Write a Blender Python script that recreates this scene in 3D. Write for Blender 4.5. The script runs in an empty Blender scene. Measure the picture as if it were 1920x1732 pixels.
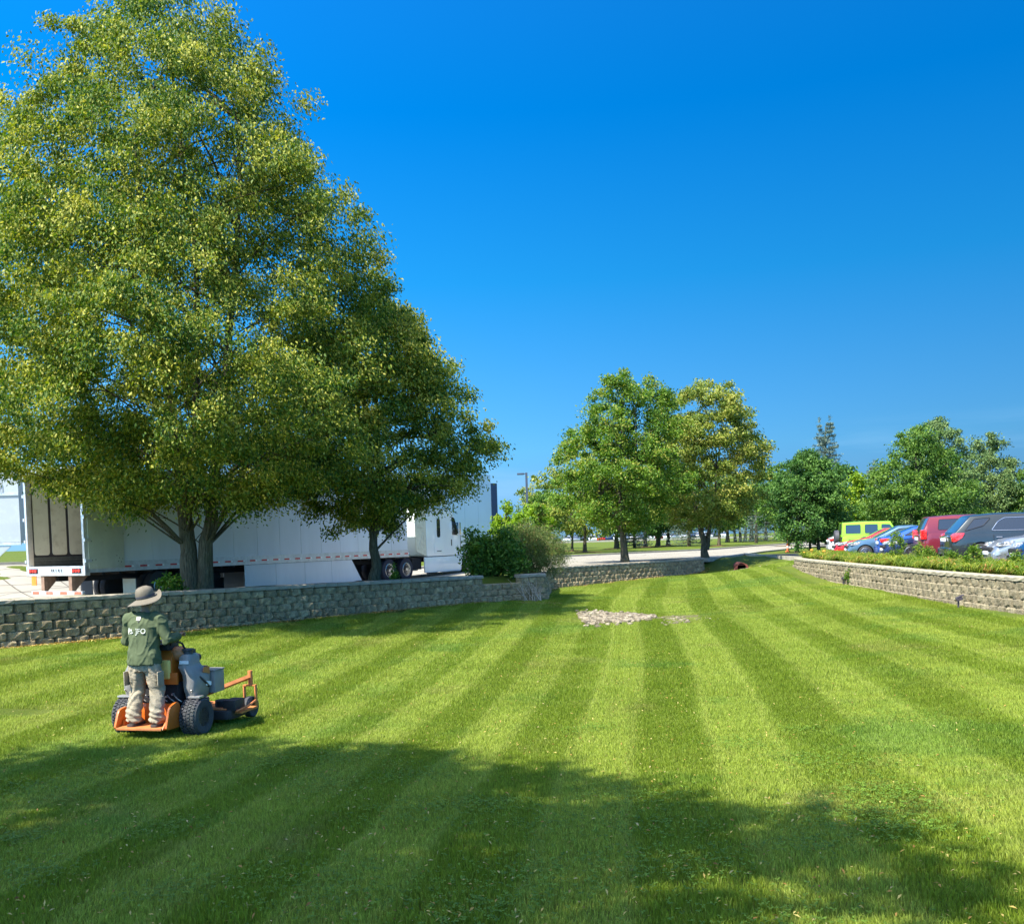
import bpy, bmesh, math, random
import numpy as np
from mathutils import Vector, Matrix, noise as mnoise
from mathutils.bvhtree import BVHTree

random.seed(7)
RNG = np.random.default_rng(7)
SC = bpy.context.scene
COL = SC.collection
R = math.radians
PI = math.pi

# ------------------------------------------------------------------ camera
EYE = 2.35
FPX = 1800.0
PITCH, ROLL, SHIFT = R(-2.7), R(1.6), 230.0
_F = Vector((0, math.cos(PITCH), math.sin(PITCH)))
_r0 = Vector((1, 0, 0)); _u0 = _r0.cross(_F)
_RT = _r0 * math.cos(ROLL) - _u0 * math.sin(ROLL)
_UP = _r0 * math.sin(ROLL) + _u0 * math.cos(ROLL)
cam_d = bpy.data.cameras.new("camera")
cam = bpy.data.objects.new("camera", cam_d)
COL.objects.link(cam)
cam.matrix_world = Matrix(((_RT.x, _UP.x, -_F.x, 0), (_RT.y, _UP.y, -_F.y, 0), (_RT.z, _UP.z, -_F.z, EYE), (0, 0, 0, 1)))
cam_d.sensor_fit = 'HORIZONTAL'; cam_d.sensor_width = 36.0
cam_d.lens = 36.0 * FPX / 1920.0
cam_d.shift_y = SHIFT / 1920.0
cam_d.clip_start = 0.1; cam_d.clip_end = 3000
SC.camera = cam

def ray(px, py):
    return _F + _RT * ((px - 960) / FPX) - _UP * ((py - 866 - SHIFT) / FPX)
def at(px, py, Y):
    d = ray(px, py); t = Y / d.y
    return Vector((0, 0, EYE)) + d * t
def at_z(px, py, z):
    d = ray(px, py); t = (z - EYE) / d.z
    return Vector((0, 0, EYE)) + d * t
def HZ(px): return 1011 - (px - 960) * math.tan(ROLL)

# ------------------------------------------------------------------ light
SUN_AZ_VEC = Vector((-0.75, -0.66, 0)).normalized()      # towards the sun, on the ground plan
SUN_EL = R(54)
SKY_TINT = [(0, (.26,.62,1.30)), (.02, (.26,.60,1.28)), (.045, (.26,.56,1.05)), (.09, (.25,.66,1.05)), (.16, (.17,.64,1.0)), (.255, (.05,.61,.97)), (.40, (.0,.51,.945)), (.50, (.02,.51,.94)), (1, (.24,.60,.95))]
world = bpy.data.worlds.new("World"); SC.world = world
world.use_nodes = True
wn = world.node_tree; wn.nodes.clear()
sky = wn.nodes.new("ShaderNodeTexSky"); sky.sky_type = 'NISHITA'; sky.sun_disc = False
sky.sun_elevation = SUN_EL
sky.sun_rotation = math.atan2(SUN_AZ_VEC.x, SUN_AZ_VEC.y)
sky.altitude = 250; sky.air_density = 1.0; sky.dust_density = 0.35; sky.ozone_density = 2.2
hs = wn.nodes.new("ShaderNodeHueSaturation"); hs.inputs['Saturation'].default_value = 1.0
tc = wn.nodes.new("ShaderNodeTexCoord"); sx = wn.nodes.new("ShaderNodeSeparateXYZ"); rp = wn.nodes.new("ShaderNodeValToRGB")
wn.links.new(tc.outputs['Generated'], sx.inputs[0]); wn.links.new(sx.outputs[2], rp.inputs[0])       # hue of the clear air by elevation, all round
def set_ramp(cr, stops):
    while len(cr.elements) > 1: cr.elements.remove(cr.elements[-1])
    cr.elements[0].position = stops[0][0]
    for p, c in stops[1:]: cr.elements.new(p)
    for k, (p, c) in enumerate(stops): cr.elements[k].color = (*c, 1)
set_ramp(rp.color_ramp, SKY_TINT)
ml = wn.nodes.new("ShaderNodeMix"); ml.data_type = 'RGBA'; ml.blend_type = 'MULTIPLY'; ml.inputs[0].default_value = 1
bg = wn.nodes.new("ShaderNodeBackground"); bg.inputs['Strength'].default_value = 0.109
wo = wn.nodes.new("ShaderNodeOutputWorld")
# the clear sky brightens towards the sun
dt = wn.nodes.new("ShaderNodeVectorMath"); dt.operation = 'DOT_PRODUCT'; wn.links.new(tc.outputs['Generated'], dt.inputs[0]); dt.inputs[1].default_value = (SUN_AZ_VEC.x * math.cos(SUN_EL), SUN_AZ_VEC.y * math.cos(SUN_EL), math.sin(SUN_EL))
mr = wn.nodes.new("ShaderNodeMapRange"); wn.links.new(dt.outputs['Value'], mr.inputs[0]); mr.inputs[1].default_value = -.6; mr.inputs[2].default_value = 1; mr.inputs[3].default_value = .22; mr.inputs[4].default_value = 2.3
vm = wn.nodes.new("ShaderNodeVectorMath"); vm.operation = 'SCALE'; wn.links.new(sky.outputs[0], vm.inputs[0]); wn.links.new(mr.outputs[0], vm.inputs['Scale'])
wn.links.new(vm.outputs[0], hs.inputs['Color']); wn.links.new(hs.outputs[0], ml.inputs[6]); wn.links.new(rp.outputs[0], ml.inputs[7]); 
# a faint bank of haze cloud low over the horizon
nz = wn.nodes.new("ShaderNodeTexNoise"); nz.inputs['Scale'].default_value = 3.0; nz.inputs['Detail'].default_value = 5
mpw = wn.nodes.new("ShaderNodeMapping"); mpw.inputs['Scale'].default_value = (1, 1, 9); wn.links.new(tc.outputs['Generated'], mpw.inputs[0]); wn.links.new(mpw.outputs[0], nz.inputs[0])
cr1 = wn.nodes.new("ShaderNodeMapRange"); wn.links.new(nz.outputs[0], cr1.inputs[0]); cr1.inputs[1].default_value = .48; cr1.inputs[2].default_value = .62; cr1.inputs[4].default_value = .55
cr2 = wn.nodes.new("ShaderNodeValToRGB"); wn.links.new(sx.outputs[2], cr2.inputs[0])
set_ramp(cr2.color_ramp, [(0, (1, 1, 1)), (.05, (1, 1, 1)), (.085, (.6,.6,.6)), (.11, (0, 0, 0))])
mm = wn.nodes.new("ShaderNodeMath"); mm.operation = 'MULTIPLY'; wn.links.new(cr1.outputs[0], mm.inputs[0]); wn.links.new(cr2.outputs[0], mm.inputs[1])
m3 = wn.nodes.new("ShaderNodeMix"); m3.data_type = 'RGBA'; wn.links.new(mm.outputs[0], m3.inputs[0]); wn.links.new(ml.outputs[2], m3.inputs[6]); m3.inputs[7].default_value = (1.3, 2.6, 4.0, 1)
# whitish aureole round the sun
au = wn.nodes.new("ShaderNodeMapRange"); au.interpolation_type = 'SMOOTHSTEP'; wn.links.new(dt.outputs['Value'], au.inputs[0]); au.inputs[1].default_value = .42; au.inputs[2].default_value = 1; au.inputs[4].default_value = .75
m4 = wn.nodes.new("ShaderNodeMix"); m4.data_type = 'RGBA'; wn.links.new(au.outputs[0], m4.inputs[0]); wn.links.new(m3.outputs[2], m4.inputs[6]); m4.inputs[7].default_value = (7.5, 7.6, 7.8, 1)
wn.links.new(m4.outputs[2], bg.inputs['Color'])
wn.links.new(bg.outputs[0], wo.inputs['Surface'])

sd = bpy.data.lights.new("sun", 'SUN'); sd.energy = 5.0; sd.angle = R(0.53); sd.color = (1.0, 0.955, 0.87)
sun = bpy.data.objects.new("sun", sd); COL.objects.link(sun)
sv = Vector((SUN_AZ_VEC.x * math.cos(SUN_EL), SUN_AZ_VEC.y * math.cos(SUN_EL), math.sin(SUN_EL)))
sun.rotation_euler = sv.to_track_quat('Z', 'Y').to_euler()
sun.location = (-20, -10, 30)

SC.view_settings.view_transform = 'Standard'; SC.view_settings.look = 'None'
SC.view_settings.gamma = 1.0; SC.view_settings.use_curve_mapping = False
SC.view_settings.exposure = 1.25
SC.render.engine = 'CYCLES'
SC.cycles.max_bounces = 7; SC.cycles.diffuse_bounces = 3; SC.cycles.glossy_bounces = 3
SC.cycles.transmission_bounces = 4; SC.cycles.transparent_max_bounces = 6
SC.cycles.use_adaptive_sampling = True

# ------------------------------------------------------------------ mesh helpers
def link(name, me, mat=None, parent=None, smooth=False, angle=None):
    if mat is not None and len(me.materials) == 0:
        for m in (mat if isinstance(mat, (list, tuple)) else [mat]): me.materials.append(m)
    if smooth:
        me.polygons.foreach_set('use_smooth', [True] * len(me.polygons))
        if angle: me.set_sharp_from_angle(angle=R(angle))
    o = bpy.data.objects.new(name, me); COL.objects.link(o)
    if parent is not None: o.parent = parent
    return o

def mesh_np(name, v, f):
    """v (N,3) floats, f (M,k) ints, k fixed"""
    me = bpy.data.meshes.new(name)
    v = np.asarray(v, dtype=np.float32); f = np.asarray(f, dtype=np.int32)
    me.vertices.add(len(v)); me.vertices.foreach_set('co', v.ravel())
    k = f.shape[1]
    me.loops.add(f.size); me.loops.foreach_set('vertex_index', f.ravel())
    me.polygons.add(len(f)); me.polygons.foreach_set('loop_start', np.arange(0, f.size, k, dtype=np.int32))
    me.update(calc_edges=True)
    return me

def tag(o, label=None, cat=None, group=None, kind=None):
    if label: o['label'] = label
    if cat: o['category'] = cat
    if group: o['group'] = group
    if kind: o['kind'] = kind
    return o
def empty(name, loc, rz=0, label=None, cat=None, group=None):
    o = bpy.data.objects.new(name, None); COL.objects.link(o)
    o.location = loc; o.rotation_euler = (0, 0, rz); o.empty_display_size = 0.2
    return tag(o, label, cat, group)

class MB:
    """collects shapes for one mesh"""
    def __init__(s): s.v = []; s.f = []; s.m = []; s.mi = 0
    def add(s, vs, fs):
        b = len(s.v); s.v += [tuple(p) for p in vs]; s.f += [tuple(i + b for i in f) for f in fs]; s.m += [s.mi] * len(fs); return s
    def box(s, a, b, rot=None, piv=None):
        x0, y0, z0 = a; x1, y1, z1 = b
        vs = [Vector(p) for p in ((x0,y0,z0),(x1,y0,z0),(x1,y1,z0),(x0,y1,z0),(x0,y0,z1),(x1,y0,z1),(x1,y1,z1),(x0,y1,z1))]
        if rot is not None:
            pv = Vector(piv) if piv is not None else (Vector(a) + Vector(b)) / 2
            vs = [rot @ (p - pv) + pv for p in vs]
        return s.add(vs, [(0,3,2,1),(4,5,6,7),(0,1,5,4),(1,2,6,5),(2,3,7,6),(3,0,4,7)])
    def prism(s, poly, t, axis='y', off=0.0):
        """poly of 2d points extruded from off to off+t along axis (poly in xz for y, xy for z, yz for x)"""
        n = len(poly)
        def P(p, q):
            if axis == 'y': return (p[0], q, p[1])
            if axis == 'z': return (p[0], p[1], q)
            return (q, p[0], p[1])
        vs = [P(p, off) for p in poly] + [P(p, off + t) for p in poly]
        fs = [tuple(range(n)), tuple(range(2*n-1, n-1, -1))] + [(i, n+i, n+(i+1) % n, (i+1) % n) for i in range(n)]
        return s.add(vs, fs)
    def rings(s, rings, cap0=True, cap1=True, closed=True):
        n = len(rings[0]); vs = [p for r in rings for p in r]; fs = []
        for i in range(len(rings) - 1):
            for j in range(n if closed else n - 1):
                k = (j + 1) % n
                fs.append((i*n+j, i*n+k, (i+1)*n+k, (i+1)*n+j))
        if cap0: fs.append(tuple(range(n - 1, -1, -1)))
        if cap1: fs.append(tuple((len(rings)-1)*n + j for j in range(n)))
        return s.add(vs, fs)
    def tube(s, pts, rad, n=8, ry=None, caps=True):
        """tube along points; rad number or list; ry optional second radius list"""
        pts = [Vector(p) for p in pts]
        if not isinstance(rad, (list, tuple)): rad = [rad] * len(pts)
        if ry is None: ry = rad
        rs = []; up = None
        for i, p in enumerate(pts):
            d = (pts[min(i+1, len(pts)-1)] - pts[max(i-1, 0)])
            if d.length < 1e-9: d = Vector((0,0,1))
            d.normalize()
            if up is None: up = Vector((0,0,1)) if abs(d.z) < .9 else Vector((0,1,0))
            a = up.cross(d)
            if a.length < 1e-4: a = Vector((1,0,0)).cross(d)
            a.normalize(); b = d.cross(a); up = b
            rs.append([p + a * math.cos(2*PI*j/n) * rad[i] + b * math.sin(2*PI*j/n) * ry[i] for j in range(n)])
        return s.rings(rs, caps, caps)
    def cyl(s, c, r, h, axis='z', n=16, r2=None):
        c = Vector(c); ax = {'x': Vector((1,0,0)), 'y': Vector((0,1,0)), 'z': Vector((0,0,1))}[axis] if isinstance(axis, str) else Vector(axis)
        return s.tube([c - ax*h/2, c + ax*h/2], [r, r if r2 is None else r2], n)
    def lathe(s, prof, c=(0,0,0), axis='z', n=24, closed=False):
        """prof: (radius, along) pairs"""
        c = Vector(c); rs = []
        for r, h in prof:
            ring = []
            for j in range(n):
                a = 2*PI*j/n; x, y = r*math.cos(a), r*math.sin(a)
                ring.append(c + (Vector((x, y, h)) if axis == 'z' else Vector((h, x, y)) if axis == 'x' else Vector((y, h, x))))
            rs.append(ring)
        if closed: rs.append(rs[0])
        return s.rings(rs, not closed, not closed)
    def ball(s, c, r, n=12, m=8):
        if not isinstance(r, (tuple, list)): r = (r, r, r)
        rs = [[(c[0]+r[0]*math.sin(PI*i/m)*math.cos(2*PI*j/n), c[1]+r[1]*math.sin(PI*i/m)*math.sin(2*PI*j/n), c[2]-r[2]*math.cos(PI*i/m)) for j in range(n)] for i in range(1, m)]
        return s.rings(rs)
    def mesh(s, name='mesh'):
        me = bpy.data.meshes.new(name); me.from_pydata(s.v, [], s.f); me.update()
        if any(s.m): me.polygons.foreach_set('material_index', s.m)
        return me
    def build(s, name, mat, parent=None, smooth=False, angle=35, bevel=0, seg=2, fix=True):
        me = s.mesh(name)
        if fix or bevel:
            bm = bmesh.new(); bm.from_mesh(me)
            bmesh.ops.recalc_face_normals(bm, faces=bm.faces)
            if bevel:
                es = [e for e in bm.edges if len(e.link_faces) == 2 and e.calc_face_angle(0) > R(30)]
                bmesh.ops.bevel(bm, geom=es, offset=bevel, segments=seg, profile=.6, affect='EDGES', clamp_overlap=True)
            bm.to_mesh(me); bm.free()
        return link(name, me, mat, parent, smooth or bevel > 0, angle)

def evaluated(o):
    dg = bpy.context.evaluated_depsgraph_get(); dg.update()
    me = bpy.data.meshes.new_from_object(o.evaluated_get(dg), depsgraph=dg)
    return me
def cut(o, cutters):
    """boolean difference, applied"""
    tmp = []
    for c in cutters:
        co = link('tmp', c.mesh()); tmp.append(co)
        bm = bmesh.new(); bm.from_mesh(co.data); bmesh.ops.recalc_face_normals(bm, faces=bm.faces); bm.to_mesh(co.data); bm.free()
        co.parent = o.parent
        m = o.modifiers.new('b', 'BOOLEAN'); m.object = co; m.operation = 'DIFFERENCE'; m.solver = 'EXACT'
    me = evaluated(o); o.modifiers.clear()
    old = o.data; o.data = me; bpy.data.meshes.remove(old)
    for t in tmp: d = t.data; bpy.data.objects.remove(t); bpy.data.meshes.remove(d)
    return o
def fuse(mb, voxel, smooth=6, wr=None, fac=0.5):
    """melt overlapping closed shapes into one skin; wr(p,n)->offset wrinkles"""
    o = link('tmp', mb.mesh())
    bm = bmesh.new(); bm.from_mesh(o.data); bmesh.ops.recalc_face_normals(bm, faces=bm.faces); bm.to_mesh(o.data); bm.free()
    m = o.modifiers.new('r', 'REMESH'); m.mode = 'VOXEL'; m.voxel_size = voxel
    if smooth:
        m2 = o.modifiers.new('s', 'SMOOTH'); m2.iterations = smooth; m2.factor = fac
    me = evaluated(o); d = o.data; bpy.data.objects.remove(o); bpy.data.meshes.remove(d)
    if wr:
        ns = [v.normal.copy() for v in me.vertices]
        for v, n in zip(me.vertices, ns): v.co = v.co + n * wr(v.co, n)
        me.update()
    return me

# ------------------------------------------------------------------ materials
class NT:
    def __init__(s, name):
        s.mat = bpy.data.materials.new(name); s.mat.use_nodes = True
        s.t = s.mat.node_tree; s.t.nodes.clear()
        s.out = s.n('ShaderNodeOutputMaterial')
    def n(s, typ, **kw):
        nd = s.t.nodes.new(typ)
        for k, v in kw.items(): setattr(nd, k, v)
        return nd
    def l(s, a, b):
        if hasattr(a, 'outputs'): a = a.outputs[0]
        s.t.links.new(a, b)
    def inp(s, nd, i, v):
        if v is None: return
        if hasattr(v, 'outputs') or isinstance(v, bpy.types.NodeSocket): s.l(v, nd.inputs[i])
        else:
            if isinstance(v, (tuple, list)) and len(v) == 3 and nd.inputs[i].type == 'RGBA': v = (*v, 1)
            nd.inputs[i].default_value = v
    def math(s, op, a, b=None, c=None, clamp=False):
        nd = s.n('ShaderNodeMath', operation=op, use_clamp=clamp)
        for i, v in enumerate((a, b, c)):
            if v is not None: s.inp(nd, i, v)
        return nd.outputs[0]
    def noise(s, scale, detail=3, rough=.55, vec=None, dim='3D', dist=0):
        nd = s.n('ShaderNodeTexNoise', noise_dimensions=dim); s.inp(nd, 'Scale', scale); s.inp(nd, 'Detail', detail); s.inp(nd, 'Roughness', rough); s.inp(nd, 'Distortion', dist)
        if vec is not None: s.l(vec, nd.inputs['Vector'])
        return nd.outputs[0]
    def voro(s, scale, feature='F1', vec=None, out='Distance', rnd=1):
        nd = s.n('ShaderNodeTexVoronoi', feature=feature); s.inp(nd, 'Scale', scale); s.inp(nd, 'Randomness', rnd)
        if vec is not None: s.l(vec, nd.inputs['Vector'])
        return nd.outputs[out]
    def ramp(s, fac, stops, interp='LINEAR'):
        nd = s.n('ShaderNodeValToRGB'); nd.color_ramp.interpolation = interp
        el = nd.color_ramp.elements
        while len(el) < len(stops): el.new(0.5)
        for e, (p, c) in zip(el, stops): e.position = p; e.color = (*c, 1) if not isinstance(c, (int, float)) else (c, c, c, 1)
        s.l(fac, nd.inputs[0]); return nd.outputs[0]
    def mix(s, fac, a, b, blend='MIX'):
        nd = s.n('ShaderNodeMix', data_type='RGBA', blend_type=blend)
        for i, v in ((0, fac), (6, a), (7, b)):
            if hasattr(v, 'outputs') or isinstance(v, bpy.types.NodeSocket): s.l(v, nd.inputs[i])
            else: nd.inputs[i].default_value = (*v, 1) if isinstance(v, (tuple, list)) and len(v) == 3 else v
        return nd.outputs[2]
    def map(s, v, a, b, c, d):
        nd = s.n('ShaderNodeMapRange'); nd.clamp = True
        for i, x in enumerate((v, a, b, c, d)): s.inp(nd, i, x)
        return nd.outputs[0]
    def coord(s, which='Object', scale=None):
        nd = s.n('ShaderNodeTexCoord').outputs[which]
        if scale:
            mp = s.n('ShaderNodeMapping'); mp.inputs['Scale'].default_value = scale; s.l(nd, mp.inputs[0]); nd = mp.outputs[0]
        return nd
    def pos(s): return s.n('ShaderNodeNewGeometry').outputs['Position']
    def bump(s, h, strength=.3, dist=.01):
        nd = s.n('ShaderNodeBump'); s.inp(nd, 'Strength', strength); s.inp(nd, 'Distance', dist); s.l(h, nd.inputs['Height']); return nd.outputs[0]
    def bsdf(s, color, rough=.6, metal=0, spec=.5, normal=None, coat=0, trans=0, ior=None, coatr=.05, emit=None, es=0):
        b = s.n('ShaderNodeBsdfPrincipled')
        s.inp(b, 'Base Color', color); s.inp(b, 'Roughness', rough); s.inp(b, 'Metallic', metal); s.inp(b, 'Specular IOR Level', spec)
        if normal is not None: s.l(normal, b.inputs['Normal'])
        if coat: b.inputs['Coat Weight'].default_value = coat; b.inputs['Coat Roughness'].default_value = coatr
        if trans: b.inputs['Transmission Weight'].default_value = trans
        if ior: b.inputs['IOR'].default_value = ior
        return b.outputs[0]
    def done(s, sh): s.l(sh, s.out.inputs['Surface']); return s.mat

def simple(name, col, rough=.6, metal=0, coat=0, var=.12, vs=6.0, bump=0, bs=60, spec=.5, dirt=None):
    t = NT(name); v = t.noise(vs, 4, .6, t.coord('Object'))
    a = tuple(max(0, c * (1 - var)) for c in col); b = tuple(min(1, c * (1 + var)) for c in col)
    c = t.ramp(v, [(.3, a), (.7, b)])
    if dirt:
        dv = t.noise(2.3, 5, .7, t.coord('Object'))
        c = t.mix(t.map(dv, .5, .75, 0, dirt[1]), c, dirt[0])
    nm = t.bump(t.noise(bs, 4, .6, t.coord('Object')), bump, .01) if bump else None
    rr = t.map(v, .2, .8, max(.02, rough - .06), min(1, rough + .08))
    return t.done(t.bsdf(c, rr, metal, spec, nm, coat))
def paint(name, col, metal=.0, rough=.35):
    t = NT(name); v = t.noise(1.5, 3, .5, t.coord('Object'))
    c = t.ramp(v, [(.3, tuple(x*.9 for x in col)), (.7, tuple(min(1, x*1.06) for x in col))])
    fl = t.noise(900, 1, .5, t.coord('Object'))
    nm = t.bump(fl, .03, .001)
    return t.done(t.bsdf(c, rough, metal, .5, nm, coat=.9, coatr=.06))

# ------------------------------------------------------------------ plan of the place (metres; camera at 0,0,EYE)
WL1 = [(-16.7, 15.05, 1.41), (-11.2, 21.0, 1.335), (-6.0, 26.6, 1.26), (-0.98, 32.0, 1.18)]           # long left wall, top edge
WL2A = [(-0.98, 32.0, .88), (0.28, 32.7, .88)]
WL2B = [(0.28, 32.7, 1.15), (1.12, 33.35, 1.15)]
WL3 = [(1.12, 33.35, 1.10), (1.35, 38.0, 1.09), (1.55, 42.0, 1.09), (5.6, 46.0, 1.09), (8.6, 49.0, 1.09), (10.1, 51.0, 1.09), (10.35, 51.9, 1.09)]
WR = [(13.9, 44.3, 1.17), (12.75, 43.2, 1.17), (12.45, 41.0, 1.17), (12.1, 36.0, 1.17), (11.75, 30.0, 1.17), (11.5, 26.0, 1.17), (11.6, 22.0, 1.17), (12.0, 16.5, 1.17)]
BASIN = [(p[0], p[1]) for p in WL1] + [(0.28, 32.7)] + [(p[0], p[1]) for p in WL3] + [(10.6, 55), (16, 56), (16, 47)] + [(p[0], p[1]) for p in WR] + [(13, 5), (15, -12), (-24, -12), (-22, 6)]
CTRL = [(0,-8,.85),(0,0,.72),(-3,4,.45),(0,4,.5),(3,4,.5),(-6,4,.45),(6,4,.6),(-9,8,.25),(-4,8,.17),(0,8,.2),(4,8,.28),(8,8,.45),
        (-5,12.3,0),(0,13,.0),(5,13,.12),(9,13,.33),(-9,16,.2),(-5,18,.08),(2,18,.0),(8,18,.2),(-14,18,.32),(-11.2,21,.285),(-6,26.6,.29),(-1,32,.30),
        (1.2,33.3,.21),(1.6,38,.14),(1.6,42,.12),(6,46,.25),(10.1,51,.36),(12,16,.42),(11.6,22,.35),(11.7,30,.41),(12.1,36,.43),(12.7,42.5,.74),
        (3,27,.05),(5,35,.08),(6,41,.2),(9,46,.38),(11.8,49.5,.42),(14.2,46.5,1.0),(10.5,54.5,1.0),(13,56,1.0),(17,55,1.03),(16,62,1.0),(16,50,.95),(14,-8,.9),(-18,6,.5),(-18,-8,.8)]
_c = np.array(CTRL)
def _tps(r2): return np.where(r2 > 1e-9, .5 * r2 * np.log(np.maximum(r2, 1e-9)), 0)
_n = len(_c); _A = np.zeros((_n + 3, _n + 3))
_A[:_n, :_n] = _tps((_c[:, None, 0] - _c[None, :, 0])**2 + (_c[:, None, 1] - _c[None, :, 1])**2) + np.eye(_n) * 2.0
_A[:_n, _n] = 1; _A[:_n, _n+1] = _c[:, 0]; _A[:_n, _n+2] = _c[:, 1]; _A[_n:, :_n] = _A[:_n, _n:].T
_w = np.linalg.solve(_A, np.concatenate([_c[:, 2], [0, 0, 0]]))
def hb(x, y):
    x = np.asarray(x, float); y = np.asarray(y, float); z = _w[_n] + _w[_n+1] * x + _w[_n+2] * y
    for i in range(_n): z = z + _w[i] * _tps((x - _c[i, 0])**2 + (y - _c[i, 1])**2)
    return z
def sstep(t): t = np.clip(t, 0, 1); return t * t * (3 - 2 * t)
def inside(poly, x, y):
    r = np.zeros(np.shape(x), bool); n = len(poly)
    for i in range(n):
        x1, y1 = poly[i]; x2, y2 = poly[(i+1) % n]
        if y1 == y2: continue
        c = ((y1 > y) != (y2 > y)) & (x < (x2 - x1) * (y - y1) / (y2 - y1) + x1)
        r ^= c
    return r
def near(path, x, y):
    """distance to a polyline and its z there"""
    bd = np.full(np.shape(x), 1e9); bz = np.zeros(np.shape(x))
    for a, b in zip(path[:-1], path[1:]):
        dx, dy = b[0]-a[0], b[1]-a[1]; L = dx*dx + dy*dy
        t = np.clip(((x-a[0])*dx + (y-a[1])*dy) / L, 0, 1)
        d = np.hypot(x - a[0] - t*dx, y - a[1] - t*dy)
        m = d < bd; bd = np.where(m, d, bd); bz = np.where(m, a[2] + t*(b[2]-a[2]), bz)
    return bd, bz
def hu(x, y):
    x = np.asarray(x, float); y = np.asarray(y, float)
    z = .65 + .35 * sstep((x + 6) / 12 + (y - 35) / 60)
    z = np.maximum(z, .65)
    z = z + 1.2 * sstep((y - 31) / 7) * sstep((-x - 15) / 5)
    z = z + np.clip(1.35 * sstep((y - 55) / 30) * sstep((2 - x) / 6), 0, None) * (1 - sstep((-x - 15) / 5) * .5)
    z = z + .3 * sstep((y - 110) / 110)
    right = sstep((x - 9) / 2) * sstep((66 - y) / 12)
    z = z * (1 - right) + (1.06 - .16 * sstep((y - 34) / 18)) * right
    d, t = near(WL1, x, y); w = 1 - sstep((d - 1.7) / 2.5); z = z * (1 - w) + (t - .05) * w
    d, t = near(WL3 + [], x, y); w = (1 - sstep((d - 1.0) / 2.0)) * sstep((10.8 - x) / 1.0); z = z * (1 - w) + (t - .05) * w
    d, t = near([(p[0], p[1], .84) for p in WL2A], x, y); w = (1 - sstep((d - .5) / .8)); z = z * (1 - w) + t * w
    d, t = near([(-3, -12, .9), (16, -12, .9)], x, y)
    d, t = near(WR, x, y); w = (1 - sstep((d - 1.5) / 1.5)); z = z * (1 - w) + (t - .05) * w
    return z
def inner_basin(x, y):
    """lawn side of the walls, moved back into the wall's thickness"""
    ins = inside(BASIN, x, y)
    d = np.minimum.reduce([near(WL1, x, y)[0], near(WL2A, x, y)[0], near(WL2B, x, y)[0], near(WL3, x, y)[0], near(WR, x, y)[0]])
    return ins | (d < .22)
def hz(x, y):
    x = np.asarray(x, float); y = np.asarray(y, float)
    return np.where(inner_basin(x, y), hb(x, y), hu(x, y))
def hz1(x, y): return float(hz(np.array([x]), np.array([y]))[0])

def axis(lo, hi, step, farlo, farhi, g=1.13):
    c = list(np.arange(lo, hi + 1e-6, step)); s = step
    while c[-1] < farhi: s *= g; c.append(c[-1] + s)
    s = step
    while c[0] > farlo: s *= g; c.insert(0, c[0] - s)
    return np.array(c)
gx = axis(-20, 20, .16, -700, 700); gy = axis(-6, 58, .2, -80, 1500)
GX, GY = np.meshgrid(gx, gy)
GZ = hz(GX, GY)
GZ += .012 * np.sin(GX * 1.7 + np.sin(GY * 1.3)) * np.sin(GY * 1.9 + 1)
nx, ny = len(gx), len(gy)
idx = np.arange(nx * ny).reshape(ny, nx)
fc = np.stack([idx[:-1, :-1], idx[:-1, 1:], idx[1:, 1:], idx[1:, :-1]], -1).reshape(-1, 4)
g_me = mesh_np('ground', np.stack([GX, GY, GZ], -1).reshape(-1, 3), fc)
at_m = g_me.attributes.new('mow', 'FLOAT', 'POINT')
at_m.data.foreach_set('value', (inside(BASIN, GX, GY) & (GY < 52)).astype(np.float32).ravel())

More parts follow.
